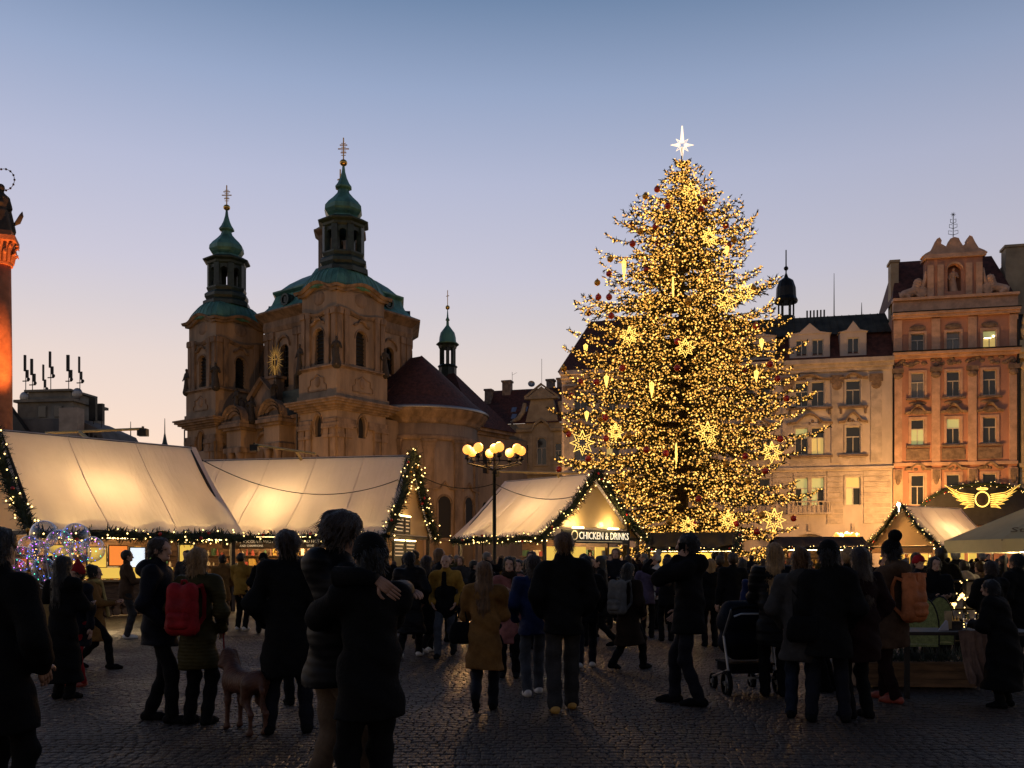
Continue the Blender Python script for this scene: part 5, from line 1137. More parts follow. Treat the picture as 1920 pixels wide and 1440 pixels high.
for px, py, h in ((1170, 505, 32), (1098, 655, 17), (1137, 715, 19), (1222, 730, 23), (1100, 780, 15), (1428, 645, 17), (1418, 705, 17), (1363, 470, 15)):
    c = on_tree(px, py, 1.0); L = h/31.; mb = MB().tube([(0, 0, L*.5), (.1, 0, L*.42), (.07, 0, 0), (0, 0, -L*.6), (-.07, 0, 0), (-.1, 0, L*.42), (0, 0, L*.5)], .035, 6, False); mb.tube([(0, 0, L*.6), (0, 0, -L*.6)], .03, 5)
    tag(mb.build('icicle_ornament', neon_m, None, True, loc=c), 'glowing yellow icicle shaped ornament hanging on the christmas tree', 'ornament', 'icicle ornaments on the tree')
reds = ((1232, 355), (1252, 386), (1184, 422), (1229, 425), (1186, 457), (1234, 456), (1322, 378), (1314, 392), (1361, 423), (1366, 460), (1142, 513), (1212, 505), (1122, 557), (1142, 557), (1103, 587), (1146, 592), (1270, 640), (1270, 690), (1118, 716), (1167, 690), (1418, 611), (1444, 683), (1395, 693), (1458, 710), (1475, 747), (1066, 814), (1071, 742), (1088, 716), (1135, 783), (1212, 843), (1248, 850), (1136, 822), (1463, 823), (1397, 855), (1435, 883), (1048, 880), (1103, 860), (1380, 982), (1300, 983), (1419, 997), (1488, 972), (1310, 935))
golds = ((1210, 368), (1144, 486), (1200, 434), (1376, 449), (1268, 490), (1412, 540), (1120, 530), (1290, 565), (1057, 691), (1118, 666), (1152, 625), (1363, 615), (1382, 675), (1126, 784), (1178, 816), (1060, 807), (1403, 788), (1362, 870), (1404, 901), (1429, 966), (1165, 912), (1186, 909), (1255, 978))
for lst, m, nm in ((reds, red_b, 'red'), (golds, gold_b, 'gold')):
    b0 = None
    for px, py in lst:
        c = on_tree(px, py, .95)
        if b0 is None:
            b0 = MB().ball((0, 0, 0), .19, 14, 9).build('bauble', m, None, True, loc=c); MB().lathe([(.05, .17), (.05, .24)], 8).build('cap', gold, b0); o = b0
        else: o = copy_tree(b0); o.location = c
        o.scale = (1, 1, 1)
        tag(o, 'large '+nm+' bauble hanging on the christmas tree', 'bauble', nm+' baubles on the tree')
# small lit firs at its foot
for px, d, h in ((1432, 47, 2.3), (1408, 46, 1.6)):
    t_ = empty('small_fir_tree', (gx(px, d), d, 0), 0, 'small lit fir right of the low dark stall' if px > 1420 else 'smallest lit fir at the end of the low dark stall', 'fir tree'); MB().tube([(0, 0, 0), (0, 0, h)], [.06, .02], 7).build('trunk', bark, t_)
    make_tree(t_, h, .35, lambda z, h=h: max(.1, .95*(1-z/h)), .22, 9, .2, 2.2, px, .04)
# ------------------------------------------------------------------ people
skin = mat('skin', (.45, .26, .18), .55, .08, 6); skin2 = mat('skin_tan', (.33, .18, .12), .55, .08, 6)
eye_m = mat('eye_dark', (.02, .015, .012), .3, 0); lip_m = mat('lips', (.3, .1, .08), .5, 0)
CLOTH = {}
def cl(name, col, rough=.85, quilt=0):
    if name in CLOTH: return CLOTH[name]
    m = mat('cloth_'+name, col, rough, .2, 5, .25 if not quilt else .1, 60, spec=.1)
    if quilt:
        t = m.node_tree; N = t.nodes; L = t.links; b = N['Principled BSDF']; tcn = N.new('ShaderNodeTexCoord'); w = N.new('ShaderNodeTexWave'); w.bands_direction = 'Z'; w.inputs['Scale'].default_value = quilt; w.inputs['Distortion'].default_value = 2.5
        L.new(tcn.outputs['Object'], w.inputs[0]); bp = N.new('ShaderNodeBump'); bp.inputs['Strength'].default_value = .22; bp.inputs['Distance'].default_value = .012; L.new(w.outputs['Fac'], bp.inputs['Height']); L.new(bp.outputs[0], b.inputs['Normal'])
    CLOTH[name] = m; return m
cl('black', (.006, .006, .0065)); cl('puffer', (.006, .006, .007), .55, 6); cl('navy', (.008, .009, .015), .7); cl('olive', (.045, .036, .01), .6, 9); cl('jeans', (.014, .02, .036)); cl('lightjeans', (.06, .066, .08)); cl('beige', (.13, .09, .06)); cl('camel', (.2, .1, .03)); cl('mustard', (.36, .2, .035)); cl('pink', (.26, .1, .09)); cl('blue', (.008, .016, .06), .6); cl('grey', (.04, .038, .038)); cl('white', (.5, .46, .43)); cl('brown', (.022, .013, .008)); cl('red', (.3, .015, .02)); cl('orange', (.5, .16, .05), .6); cl('taupe', (.085, .05, .03)); cl('maroon', (.016, .006, .006)); cl('lilac', (.09, .07, .12)); cl('scarf', (.4, .31, .12))
def hairm(n, c): return mat('hair_'+n, c, .5, .3, 5, .5, 12, stretch=(10, 10, .8), spec=.4)
HAIR = {'black': hairm('black', (.01, .008, .007)), 'brown': hairm('brown', (.035, .018, .009)), 'blond': hairm('blond', (.34, .19, .07)), 'ginger': hairm('light_brown', (.16, .075, .025)), 'grey': hairm('grey', (.2, .18, .16))}
shoe_m = {'black': cl('black', 0), 'white': mat('white_shoe', (.6, .56, .52), .6, .1, 8), 'tan': mat('tan_shoe', (.5, .28, .06), .6, .12, 8), 'red': mat('red_shoe', (.28, .04, .02), .6, .12, 8)}
def ik(a, t, l1, l2, hint):
    a, t = Vector(a), Vector(t); v = t-a; d = min(v.length, (l1+l2)*.998); u = v.normalized(); t = a+u*d
    c = (l1*l1-l2*l2+d*d)/(2*d); h = math.sqrt(max(l1*l1-c*c, 0)); hv = Vector(hint); hv = (hv-u*hv.dot(u)).normalized(); return a+u*c+hv*h, t
ARMS = {'down': ((.27, .03, .84), (.3, -1, 0)), 'pocket': ((.2, .13, .95), (.8, -1, 0)), 'front': ((.09, .34, 1.14), (.6, -.4, -1)), 'phone': ((.125, .1, 1.5), (.35, .7, -1)), 'hug': ((.02, .42, 1.3), (1, 0, -.4)), 'photo': ((.06, .34, 1.58), (.8, .2, -1)), 'strap': ((.12, .2, 1.25), (.8, -.3, -1)), 'swingf': ((.24, .24, .92), (.2, -1, 0)), 'swingb': ((.27, -.24, .9), (.2, -1, 0)), 'push': ((.2, .46, 1.02), (.5, -1, -.5)), 'up': ((.3, .1, 1.72), (1, 0, -.4)), 'hip': ((.2, .02, 1.0), (1, -.5, 0))}
LEGS = {'stand': ((.1, .0, .08), (-.1, .02, .08)), 'wide': ((.16, .02, .08), (-.16, -.02, .08)), 'walk': ((.08, .28, .09), (-.08, -.3, .13)), 'walk2': ((.08, -.3, .14), (-.08, .26, .09)), 'kick': ((.09, .14, .08), (-.07, -.34, .24)), 'step': ((.1, .16, .08), (-.1, -.12, .08)), 'narrow': ((.07, .02, .08), (-.07, 0, .08))}
def hand_geo(mb, w, d, nrm, sgn, curl=.5):       # palm, four unequal fingers and a thumb leaving the side of the palm
    w, d, nrm = Vector(w), Vector(d).normalized(), Vector(nrm); nrm = (nrm-d*nrm.dot(d)).normalized(); s = d.cross(nrm)*sgn
    for q in (-.026, -.009, .009, .026): mb.tube([w+s*q*.7-d*.015, w+s*q+d*.05, w+s*q+d*.09], [.017, .016, .013], 6)
    for q, L in ((-.03, .062), (-.01, .078), (.011, .083), (.031, .072)):
        a = w+s*q+d*.085; b = a+(d+nrm*curl*.35).normalized()*L*.45; c = b+(d+nrm*curl*.9).normalized()*L*.32; e = c+(d*.8+nrm*curl*1.4).normalized()*L*.27; mb.tube([a, b, c, e], [.0105, .0098, .0088, .006], 6)
    a = w+s*.032+d*.02; b = a+(s*.75+d*.55+nrm*.2).normalized()*.04; c = b+(d+s*.3+nrm*.3*curl).normalized()*.03; mb.tube([a, b, c, c+(d+nrm*.3*curl)*.022], [.015, .012, .01, .007], 6)
PEOPLE = []
def person(label, px, d, h=1.75, face=0, legs='stand', arms=('down', 'down'), coat='black', coatlen=.78, bulk=1., trousers='black', wide=1., shoes='black', hair='black', style='short', hat=None, sk=None, hood=False, vox=.018, lean=(0, 0), headturn=0, scarf=None, quilt=0, group=None, x=None, bag=None, swap=False, sc_w=1.):
    sk = sk or skin; rs = np.random.RandomState(int(abs(px)*7+d*13) % 9999)
    S = h/1.75; hipz = .9; lx, ly = lean
    aR, aL = [Vector(q) for q in LEGS[legs]]
    if swap: aR, aL = Vector((-aL.x, aL.y, aL.z)), Vector((-aR.x, aR.y, aR.z))
    drop = -.035 if legs in ('walk', 'walk2', 'kick') else 0
    hR, hL = Vector((.09, 0, hipz+drop)), Vector((-.09, 0, hipz+drop))
    kR, aR = ik(hR, aR, .43, .42, (.05, 1, 0)); kL, aL = ik(hL, aL, .43, .42, (-.05, 1, 0))
    T = lambda z: Vector((lx*max(0, z-.9), ly*max(0, z-.9), z+drop))     # spine
    shR, shL = T(1.42)+Vector((.185, 0, 0)), T(1.42)+Vector((-.185, 0, 0))
    wr = []
    for sg, sh, nm in ((1, shR, arms[0]), (-1, shL, arms[1])):
        t, hn = ARMS[nm]; tt = Vector((t[0]*sg, t[1], t[2]))+Vector((lx*max(0, t[2]-.9), ly*max(0, t[2]-.9), drop)); e, w = ik(sh, tt, .3, .27, (hn[0]*sg, hn[1], hn[2])); wr.append((sh, e, w))
    # body (skin) -------------------------------------------------
    b = SDF(.035)
    b.cone(T(.92), T(1.1), .125, .11, (1, 1.3, 1)).cone(T(1.1), T(1.36), .11, .13, (1, 1.35, 1)).cone(shL, shR, .045, .045).cone(T(1.4), T(1.55)+Vector((0, .012, 0)), .055, .05)
    for hp, kn, an in ((hR, kR, aR), (hL, kL, aL)): b.chain([hp, kn, an], [.075, .05, .04])
    for sh, e, w in wr: b.chain([sh, e, w], [.045, .036, .026])
    V, Fq = b.mesh(.03)
    Hc = T(1.64)+Vector((0, .02, 0)); hm = Matrix.Rotation(headturn, 3, 'Z')
    hd = SDF(.02); hd.ell((0, 0, .03), (.074, .094, .088)).ell((0, .022, -.045), (.056, .066, .07)).cone((0, .085, .02), (0, .108, -.025), .012, .017, k=.012).ell((.077, -.005, -.005), (.012, .022, .032)).ell((-.077, -.005, -.005), (.012, .022, .032)).ell((0, .08, -.075), (.022, .02, .014)).cone((-.035, .083, .035), (.035, .083, .035), .012, .012).cone((0, -.01, -.06), (0, -.015, -.15), .05, .052)
    HV, HF = hd.mesh(max(.011, vox*.6))
    R3 = np.array(hm); HV = HV @ R3.T+np.array(Hc)
    extra = MB()
    for sg in (-1, 1): extra.mi = 1; extra.ball(Hc+hm @ Vector((sg*.031, .083, .012)), (.013, .008, .008), 6, 4)
    extra.mi = 2; extra.ball(Hc+hm @ Vector((0, .092, -.052)), (.022, .008, .006), 6, 4); extra.mi = 0
    if vox < .025:
        for (sh, e, w), sg, nm in zip(wr, (1, -1), arms):
            dv = (w-e).normalized(); hand_geo(extra, w, dv if nm not in ('hug',) else (dv+Vector((-sg*.6, 0, 0))).normalized(), Vector((-sg, .4, 0)) if nm != 'front' else Vector((-sg*.5, 0, .6)), sg, .9 if nm in ('phone', 'front', 'strap', 'push', 'hug') else .5)
    me = bpy.data.meshes.new('person'); vv = [tuple(v) for v in np.concatenate([V, HV])]+extra.v; ff = [tuple(int(i) for i in f) for f in Fq]+[tuple(int(i)+len(V) for i in f) for f in HF]+[tuple(i+len(V)+len(HV) for i in f) for f in extra.f]
    me.from_pydata(vv, [], ff); [me.materials.append(m) for m in (sk, eye_m, lip_m)]
    me.polygons.foreach_set('material_index', [0]*(len(Fq)+len(HF))+extra.m); me.polygons.foreach_set('use_smooth', [True]*len(ff)); me.update()
    P = bpy.data.objects.new('person', me); COL.objects.link(P); X = gx(px, d) if x is None else x
    P.location = (X, d, .012); P.rotation_euler = (0, 0, R(face)); P.scale = (S*sc_w, S*sc_w, S); tag(P, label, 'person', group)
    # coat ---------------------------------------------------------
    k = 1+(bulk-1)*.75; c = SDF(.05); hem = coatlen
    c.cone(T(1.405)+Vector((-.14, 0, 0)), T(1.405)+Vector((.14, 0, 0)), .078*k, .078*k).cone(T(1.34), T(1.05), .158*k, .148*k, (1, 1.3, 1))
    c.cone(T(1.05), T(min(max(hem-.12, .66), .8)), .152*k, .182*k, (1, 1.16, 1))
    if hem < .78:
        mid = (kR+kL)/2*.35; sp_ = max(abs(aR.y-aL.y), abs(aR.x-aL.x))*.22
        c.cone(T(.82), Vector((mid.x, mid.y, hem-.16)), .162*k, (.16+sp_*.6+.07*(.8-hem))*k, (1, 1.15 if sp_ < .08 else 1, 1))
    c.cone(T(1.46), T(1.53)+Vector((0, .005, 0)), .075, .072)
    for sh, e, w in wr: c.chain([sh, e, e.lerp(w, .93)], [.078*k, .066*k, .052*k])
    if hood: c.ell(T(1.47)+Vector((0, -.12, 0)), (.135, .085, .1))
    ph = rs.uniform(0, 6.28, 8); fz = rs.uniform(10, 26, 4)
    def disp(X_, Y_, Z_):
        v = .008*np.sin(fz[0]*Z_+11*X_+ph[0])*np.sin(5*Z_+ph[7])+.007*np.sin(fz[1]*Z_-13*Y_+8*X_+ph[1])+.005*np.sin(fz[2]*X_+9*Z_+ph[2])+.003*np.sin(48*Z_+31*X_+ph[3])
        if quilt: v = v-.007*np.abs(np.sin(Z_*math.pi/.1+ph[3]))
        hz_ = hem+drop+.012*np.sin(7*X_+ph[5])+.01*np.sin(9*Y_+ph[6])
        return v, hz_
    V, Fq = c.mesh(vox, disp); 
    keep = V[:, 2] > -1; npmesh('coat', V, Fq, CLOTH[coat], P, True)
    # trousers, shoes ------------------------------------------------
    t = SDF(.03); t.ell(T(.92), (.14, .11, .11))
    for hp, kn, an in ((hR, kR, aR), (hL, kL, aL)): t.chain([hp, kn, an+Vector((0, 0, -.01))], [.08*wide, .07*wide, .062*wide**1.5])
    V, Fq = t.mesh(max(vox, .02), lambda X_, Y_, Z_: .005*np.sin(38*Z_+8*Y_+ph[4])); npmesh('trousers', V, Fq, CLOTH[trousers], P, True)
    for an, kn in ((aR, kR), (aL, kL)):
        s = SDF(.025); fwd = Vector((an.x*.35, 1, 0)).normalized(); lift = max(0, an.z-.1); dz = -1.1*lift
        s.cone(an+Vector((0, -.045, -.04)), an+fwd*.1+Vector((0, 0, -.045+dz*.6)), .045, .043).cone(an+fwd*.1+Vector((0, 0, -.045+dz*.6)), an+fwd*.18+Vector((0, 0, -.055+dz)), .043, .03).cone(an, an+Vector((0, -.01, -.03)), .05, .05)
        V, Fq = s.mesh(max(vox, .016)); npmesh('shoe', V, Fq, shoe_m[shoes], P, True)
    # hair / hat -----------------------------------------------------
    hs = SDF(.025); Hd = lambda x_, y_, z_: tuple(Hc+hm @ Vector((x_, y_, z_)))
    if style != 'bald':
        hs.ell(Hd(0, -.018, .045), (.09, .104, .09)).ell(Hd(0, -.05, .0), (.085, .07, .085))
        if style == 'bob': hs.cone(Hd(0, -.03, .0), Hd(0, -.045, -.13), .095, .085, (1, 1.1, 1))
        if style == 'long': hs.cone(Hd(0, -.04, .0), Hd(0, -.075, -.2), .093, .1, (1, 1.35, 1)).cone(Hd(0, -.075, -.2), Hd(0, -.13, -.42), .1, .07, (1, 1.6, 1))
        if style == 'bun': hs.ell(Hd(0, -.09, .1), (.055, .055, .055))
        if style == 'tail': hs.cone(Hd(0, -.1, .03), Hd(0, -.15, -.2), .04, .03)
        if style == 'curly': hs.ell(Hd(0, -.02, .05), (.115, .125, .1))
        hs.cut(Hd(0, .135, -.02), (.07, .095, .1))
        V, Fq = hs.mesh(max(vox*.75, .013), lambda X_, Y_, Z_: .004*np.sin(90*X_+14*Z_)+.003*np.sin(70*Y_+20*X_)+(.006*np.sin(60*Z_+40*X_) if style in ('curly', 'bun') else 0)); 
        if vox <= .02:                     # loose locks that break the smooth outline
            ix = rs.randint(0, len(V), 700); c0 = V[ix]; nv_ = c0-np.array(Hc); nv_ /= np.linalg.norm(nv_, axis=1)[:, None]+1e-6
            low = (c0[:, 2:3] < Hc.z-.05); dn = np.where(low, nv_*.18+np.array((0, 0, -1.)), nv_*.22+np.array((0, -.3, -.8)))+rs.normal(0, .2, c0.shape); dn /= np.linalg.norm(dn, axis=1)[:, None]
            L_h = rs.uniform(.025, .055 if style == 'short' else .08, (len(c0), 1)); sd_ = np.cross(dn, nv_); sd_ = sd_/(np.linalg.norm(sd_, axis=1)[:, None]+1e-6)*.0045
            a_h = c0+nv_*.002; b_h = c0+dn*L_h+nv_*.008; HV2 = np.stack([a_h-sd_, a_h+sd_, b_h+sd_*.3, b_h-sd_*.3], 1).reshape(-1, 3)
            Fq = np.concatenate([Fq, np.arange(len(HV2)).reshape(-1, 4)+len(V)]); V = np.concatenate([V, HV2])
        npmesh('hair', V, Fq, HAIR[hair], P, True)
    if hat:
        hh = SDF(.02); hh.ell(Hd(0, -.015, .065), (.098, .112, .1)); hh.cone(Hd(-.05, -.03, .035), Hd(.05, -.03, .035), .062, .062, (1, .85, 1.3))
        if hat[1] == 'pom': hh.ell(Hd(0, -.06, .2), (.075, .075, .07))
        if hat[1] == 'santa': hh.cone(Hd(0, -.03, .12), Hd(.06, -.08, .22), .07, .02)
        if hat[1] == 'cap': hh.cone(Hd(0, .08, .06), Hd(0, .16, .05), .05, .04, (1, 1, 2.2))
        V, Fq = hh.mesh(.015); npmesh('hat', V, Fq, CLOTH[hat[0]], P, True)
    if scarf:
        sf = SDF(.02); 
        for a in np.linspace(0, 2*math.pi, 9)[:-1]: sf.ell(T(1.5)+Vector((.07*math.cos(a), .01+.065*math.sin(a), .012*math.sin(3*a))), (.052, .052, .05))
        sf.cone(T(1.47)+Vector((-.08, .1, 0)), T(.95)+Vector((-.1, .2, 0)), .05, .06, (1, 1.8, 1)); V, Fq = sf.mesh(.018); npmesh('scarf', V, Fq, CLOTH[scarf], P, True)
    PEOPLE.append(P); return P
def pw(P, x, y, z):       # point in a person's own frame to world
    a = P.rotation_euler[2]; s = P.scale; return Vector((P.location.x+(x*math.cos(a)-y*math.sin(a))*s[0], P.location.y+(x*math.sin(a)+y*math.cos(a))*s[0], P.location.z+z*s[2]))
def backpack(P, m, label, roll=False, size=(.15, .085, .23), z=1.17, y=-.27):
    o = empty('backpack', pw(P, 0, y, z-size[2]), P.rotation_euler[2], label, 'backpack'); s = SDF(.04); a, b, c = size
    for xx in (-a*.55, a*.55): s.cone((xx, 0, c*.25), (xx, .0, c*1.75 if not roll else c*1.9), b*.95, b*.8, (1, 1, 1))
    s.cone((-a*.5, 0, c*.25), (a*.5, 0, c*.25), b, b).cone((-a*.4, -.01, c), (a*.4, -.01, c), b, b).cone((-a*.45, .01, c*1.6), (a*.45, .01, c*1.6), b*.85, b*.85)
    V, Fq = s.mesh(.016); npmesh('bag_body', V, Fq, m, o, True)
    q = SDF(.02); q.cone((-a*.45, -b*.85, c*.35), (a*.45, -b*.85, c*.35), .05, .05).cone((-a*.45, -b*.85, c*.65), (a*.45, -b*.85, c*.65), .05, .05); V, Fq = q.mesh(.016); npmesh('front_pocket', V, Fq, m, o, True)
    if roll: MB().box(-a*.95, a*.95, -b*.6, b*.6, c*1.95, c*2.15).box(-.03, .03, -b*.75, -b*.6, c*1.75, c*2.15).build('rolled_top', m, o)
    for sx in (-1, 1): MB().tube([(sx*a*.6, b*.8, c*1.8), (sx*a*.75, b+.06, c*1.92), (sx*a*.8, b+.1, c*1.5), (sx*a*.85, b+.08, c*.6), (sx*a*.7, b*.8, c*.2)], .022, 6).build('strap', m, o)
    MB().tube([(-.03, b*.5, c*2.0), (-.02, b*.3, c*2.12), (.02, b*.3, c*2.12), (.03, b*.5, c*2.0)], .012, 5).build('handle', m, o); return o
def handbag(c, rz, m, label, sz=(.17, .06, .12), strap=None):
    o = empty('handbag', c, rz, label, 'handbag'); s = SDF(.03); s.cone((-sz[0]*.6, 0, sz[2]), (sz[0]*.6, 0, sz[2]), sz[1]*1.2, sz[1]*1.2, (1, 1, .6)).cone((-sz[0]*.7, 0, sz[2]*.5), (sz[0]*.7, 0, sz[2]*.5), sz[1]*1.2, sz[1]*1.2, (1, 1, .7)); V, Fq = s.mesh(.014); npmesh('bag_body', V, Fq, m, o, True)
    MB().tube([(-sz[0]*.6, 0, sz[2]*1.5)]+([strap] if strap else [(-sz[0]*.3, 0, sz[2]*2.6), (sz[0]*.3, 0, sz[2]*2.6)])+[(sz[0]*.6, 0, sz[2]*1.5)], .01, 5).build('strap', m, o); return o
fine = .016
p1 = person('person in bulky black jacket standing alone beside the balloon bunch, back turned', -6, 5.3, 1.76, -15, 'stand', ('pocket', 'pocket'), 'black', .62, 1.2, vox=fine, hair='black')
p2 = person('person with long black hair in full length black coat and tan shoulder bag', 118, 10.6, 1.62, -20, 'stand', ('front', 'strap'), 'black', .2, 1.05, hair='black', style='long', vox=fine)
handbag(pw(p2, -.22, -.02, .92), R(-20), cl('tan_leather', (.3, .19, .07)), 'tan shoulder bag of the person with long black hair', (.13, .05, .13), (0, .05, .5))
person('short person in red and white santa hat behind the black coat', 146, 11.7, 1.5, 160, 'stand', ('down', 'down'), 'navy', .6, hat=('red', 'santa'), vox=.02, trousers='red', shoes='red')
person('person in tan coat with long pale scarf striding', 176, 13.5, 1.52, -80, 'walk', ('front', 'front'), 'camel', .5, hair='black', style='bun', scarf='scarf', vox=.02)
person('person in light sweater and grey trousers at the log front counter', 237, 18.8, 1.77, -60, 'stand', ('front', 'front'), 'taupe', .8, trousers='grey', shoes='white', hair='black', vox=.022)
p6 = person('person in dark navy jacket turned side on, facing the red backpack', 297, 9.1, 1.79, -88, 'step', ('pocket', 'pocket'), 'navy', .74, 1.05, trousers='black', hair='brown', hood=True, vox=fine, headturn=R(-18))
p7 = person('blond person in olive quilted coat wearing a red backpack', 370, 8.95, 1.69, -12, 'stand', ('pocket', 'pocket'), 'olive', .55, 1.05, hair='blond', style='bob', vox=fine)
backpack(p7, cl('red_nylon', (.3, .015, .02), .6), 'red backpack on the blond person in the olive coat')
person('person in mustard puffer jacket at the hot chocolate counter', 452, 21, 1.73, -15, 'stand', ('front', 'front'), 'mustard', .82, trousers='black', shoes='white', hair='black', vox=.024, quilt=1)
person('person in black with dark beanie next to the mustard jacket', 494, 20.2, 1.7, 20, 'stand', ('front', 'pocket'), 'black', .7, hat=('black', 'b'), vox=.024)
p11 = person('tall broad person in long black coat beside the dog', 540, 8.5, 1.83, 8, 'wide', ('pocket', 'pocket'), 'black', .5, 1.22, trousers='navy', hair='brown', style='curly', vox=fine)
person('person partly hidden behind the broad black coat', 560, 10.2, 1.6, 30, 'stand', ('pocket', 'pocket'), 'navy', .6, vox=.02)
p12 = person('tall person in dark puffer jacket and beige trousers hugging a companion', 622, 5.7, 1.86, -62, 'step', ('hug', 'hug'), 'puffer', .78, 1.12, trousers='beige', wide=1.02, hair='brown', style='curly', hood=True, vox=.015, lean=(0, .07), headturn=R(-10))
p13 = person('person in black beanie and black coat being hugged', 694, 5.35, 1.7, 28, 'stand', ('hug', 'hug'), 'black', .7, 1.16, hat=('black', 'b'), hair='black', style='short', vox=.015, wide=1.1)
hm_ = MB(); hc = at(712, 1090, 5.12); hand_geo(hm_, (0, 0, 0), (.7, -.1, -.55), (0, .9, -.1), -1, .35)
hm_.mi = 1; hm_.tube([(-.3, .1, .03), (-.14, .05, .03), (-.03, .005, .008)], [.07, .062, .05], 10); hm_.mi = 0; hx = hm_.build('embracing_hand', [skin2, CLOTH['black']], p12, True); hx.parent = p12; hx.matrix_parent_inverse = Matrix.LocRotScale(p12.location, p12.rotation_euler, p12.scale).inverted(); hx.location = hc; hx.scale = (.86, .86, .86)
person('person in long black puffer with white sneakers', 768, 15.0, 1.74, -10, 'walk', ('pocket', 'pocket'), 'puffer', .45, 1.15, shoes='white', hair='black', vox=.02)
person('person in black skirted coat and white sneakers beside the mustard yoke jacket', 800, 15.8, 1.68, -25, 'walk2', ('swingf', 'swingb'), 'black', .4, shoes='white', hair='brown', style='long', vox=.02)
p15 = person('bald bearded person facing us in mustard yoke jacket and jeans', 836, 15.2, 1.69, 172, 'walk', ('pocket', 'pocket'), 'mustard', .8, 1.1, trousers='lightjeans', style='bald', vox=.018, sk=skin)
bd = SDF(.02); bd.ell((0, .062, 1.575), (.05, .045, .045)); V, Fq = bd.mesh(.013); npmesh('beard', V, Fq, HAIR['grey'], p15, True)
yk = SDF(.04); yk.cone((0, .01, 1.1), (0, .01, .86), .178, .205, (1, 1.1, 1)).cone((.0, .15, 1.42), (0, .17, 1.1), .04, .05, (1, 1.5, 1)); V, Fq = yk.mesh(.018); npmesh('black_jacket_panel', V, Fq, CLOTH['black'], p15, True)
p16 = person('person in camel coat with long light hair walking away', 908, 9.75, 1.59, -3, 'kick', ('front', 'front'), 'camel', .52, 1.08, trousers='navy', hair='ginger', style='long', vox=fine)
handbag(pw(p16, -.27, .02, .78), 0, CLOTH['black'], 'black bag hanging at the side of the camel coat', (.11, .045, .14), (0, 0, .55))
p17 = person('person in pink coat facing us beside the camel coat', 955, 12.6, 1.62, 178, 'stand', ('strap', 'down'), 'pink', .5, hair='black', style='long', scarf='brown', vox=.018)
handbag(pw(p17, -.32, .02, .5), 0, CLOTH['black'], 'large black bag carried by the person in the pink coat', (.17, .07, .17))
person('person in white jacket facing us behind the pink coat', 972, 15.2, 1.58, 175, 'stand', ('front', 'down'), 'white', .7, hair='black', style='long', scarf='grey', vox=.022)
person('dark haired person facing us behind the blue jacket', 989, 16.6, 1.6, 190, 'stand', ('down', 'down'), 'brown', .6, hair='black', style='bob', vox=.022)
person('person in bright blue jacket and light jeans walking away', 1000, 10.9, 1.63, 10, 'step', ('pocket', 'pocket'), 'blue', .78, 1.1, trousers='lightjeans', shoes='white', hair='brown', style='bob', vox=fine)
person('tall person in black jacket, grey jeans and tan shoes walking away', 1057, 9.75, 1.86, 4, 'step', ('pocket', 'pocket'), 'black', .76, 1.16, trousers='grey', wide=1.12, shoes='tan', hair='ginger', vox=fine)
person('person in black with pale boots just beyond the tan shoes', 1099, 13.5, 1.66, -8, 'walk', ('pocket', 'pocket'), 'black', .75, 1.1, trousers='navy', shoes='white', hair='black', style='bob', vox=.02)
person('long haired person side on before the chicken and drinks counter', 1126, 17, 1.68, 85, 'walk', ('front', 'front'), 'black', .6, hair='black', style='long', vox=.022, trousers='black')
p23 = person('person in long dark coat with grey backpack walking right', 1178, 13.4, 1.56, -48, 'walk', ('pocket', 'pocket'), 'brown', .45, 1.1, hair='black', style='long', vox=.018)
backpack(p23, cl('grey_nylon', (.13, .125, .12), .7), 'grey backpack on the person in the long dark coat', size=(.15, .08, .24))
person('person in lilac top with small rucksack before the stalls', 1213, 19.0, 1.6, -20, 'stand', ('pocket', 'pocket'), 'lilac', .75, hair='black', vox=.024)
person('person in pale pink jacket and hat at the chicken counter', 1232, 21.5, 1.68, 100, 'stand', ('front', 'front'), 'white', .7, hat=('white', 'pom'), vox=.024)
person('person with one arm raised before the low dark stall', 1250, 18.2, 1.62, 5, 'stand', ('hip', 'up'), 'black', .75, hair='brown', style='long', vox=.022)
p25 = person('tall person in black hooded jacket with phone held to the ear', 1292, 10.2, 1.86, 72, 'step', ('pocket', 'phone'), 'black', .74, 1.16, trousers='navy', hair='black', hood=True, vox=fine)
w_ = pw(p25, -.1, .06, 1.6); ph_ = MB().cbox((0, 0, 0), (.012, .075, .15)).cbox((-.007, 0, .02), (.004, .06, .1)).build('mobile_phone', CLOTH['black'], None, loc=w_, rz=p25.rotation_euler[2]); tag(ph_, 'dark mobile phone held to the ear by the tall hooded person', 'phone')
for k, (px, d_, h_, co, hr, st, fa) in enumerate(((1332, 17.0, 1.6, 'black', 'blond', 'bob', 5), (1350, 18, 1.66, 'brown', 'brown', 'short', -10), (1374, 16.2, 1.7, 'black', 'brown', 'short', 5), (1392, 19.2, 1.6, 'navy', 'black', 'bob', 0))):
    person(('blond person in black', 'brown jacketed person', 'broad person in black', 'person in navy jacket')[k]+' with back turned in the row beyond the stroller', px, d_, h_, fa, 'stand', ('pocket', 'down'), co, .72, 1.12, hair=hr, style=st, vox=.022)
p27 = person('person with very long light hair in black quilted puffer', 1452, 10.8, 1.77, -8, 'stand', ('push', 'front'), 'puffer', .6, 1.1, hair='blond', style='long', vox=fine, quilt=1)
handbag(pw(p27, .24, -.08, .72), R(70), cl('brown_leather', (.16, .06, .02), .5), 'brown leather bag at the hip of the quilted puffer', (.13, .05, .15), (0, 0, .5))
person('small blond person in bright blue beyond the quilted puffer', 1418, 14.5, 1.5, 0, 'stand', ('down', 'down'), 'blue', .7, hair='blond', style='bob', vox=.022)
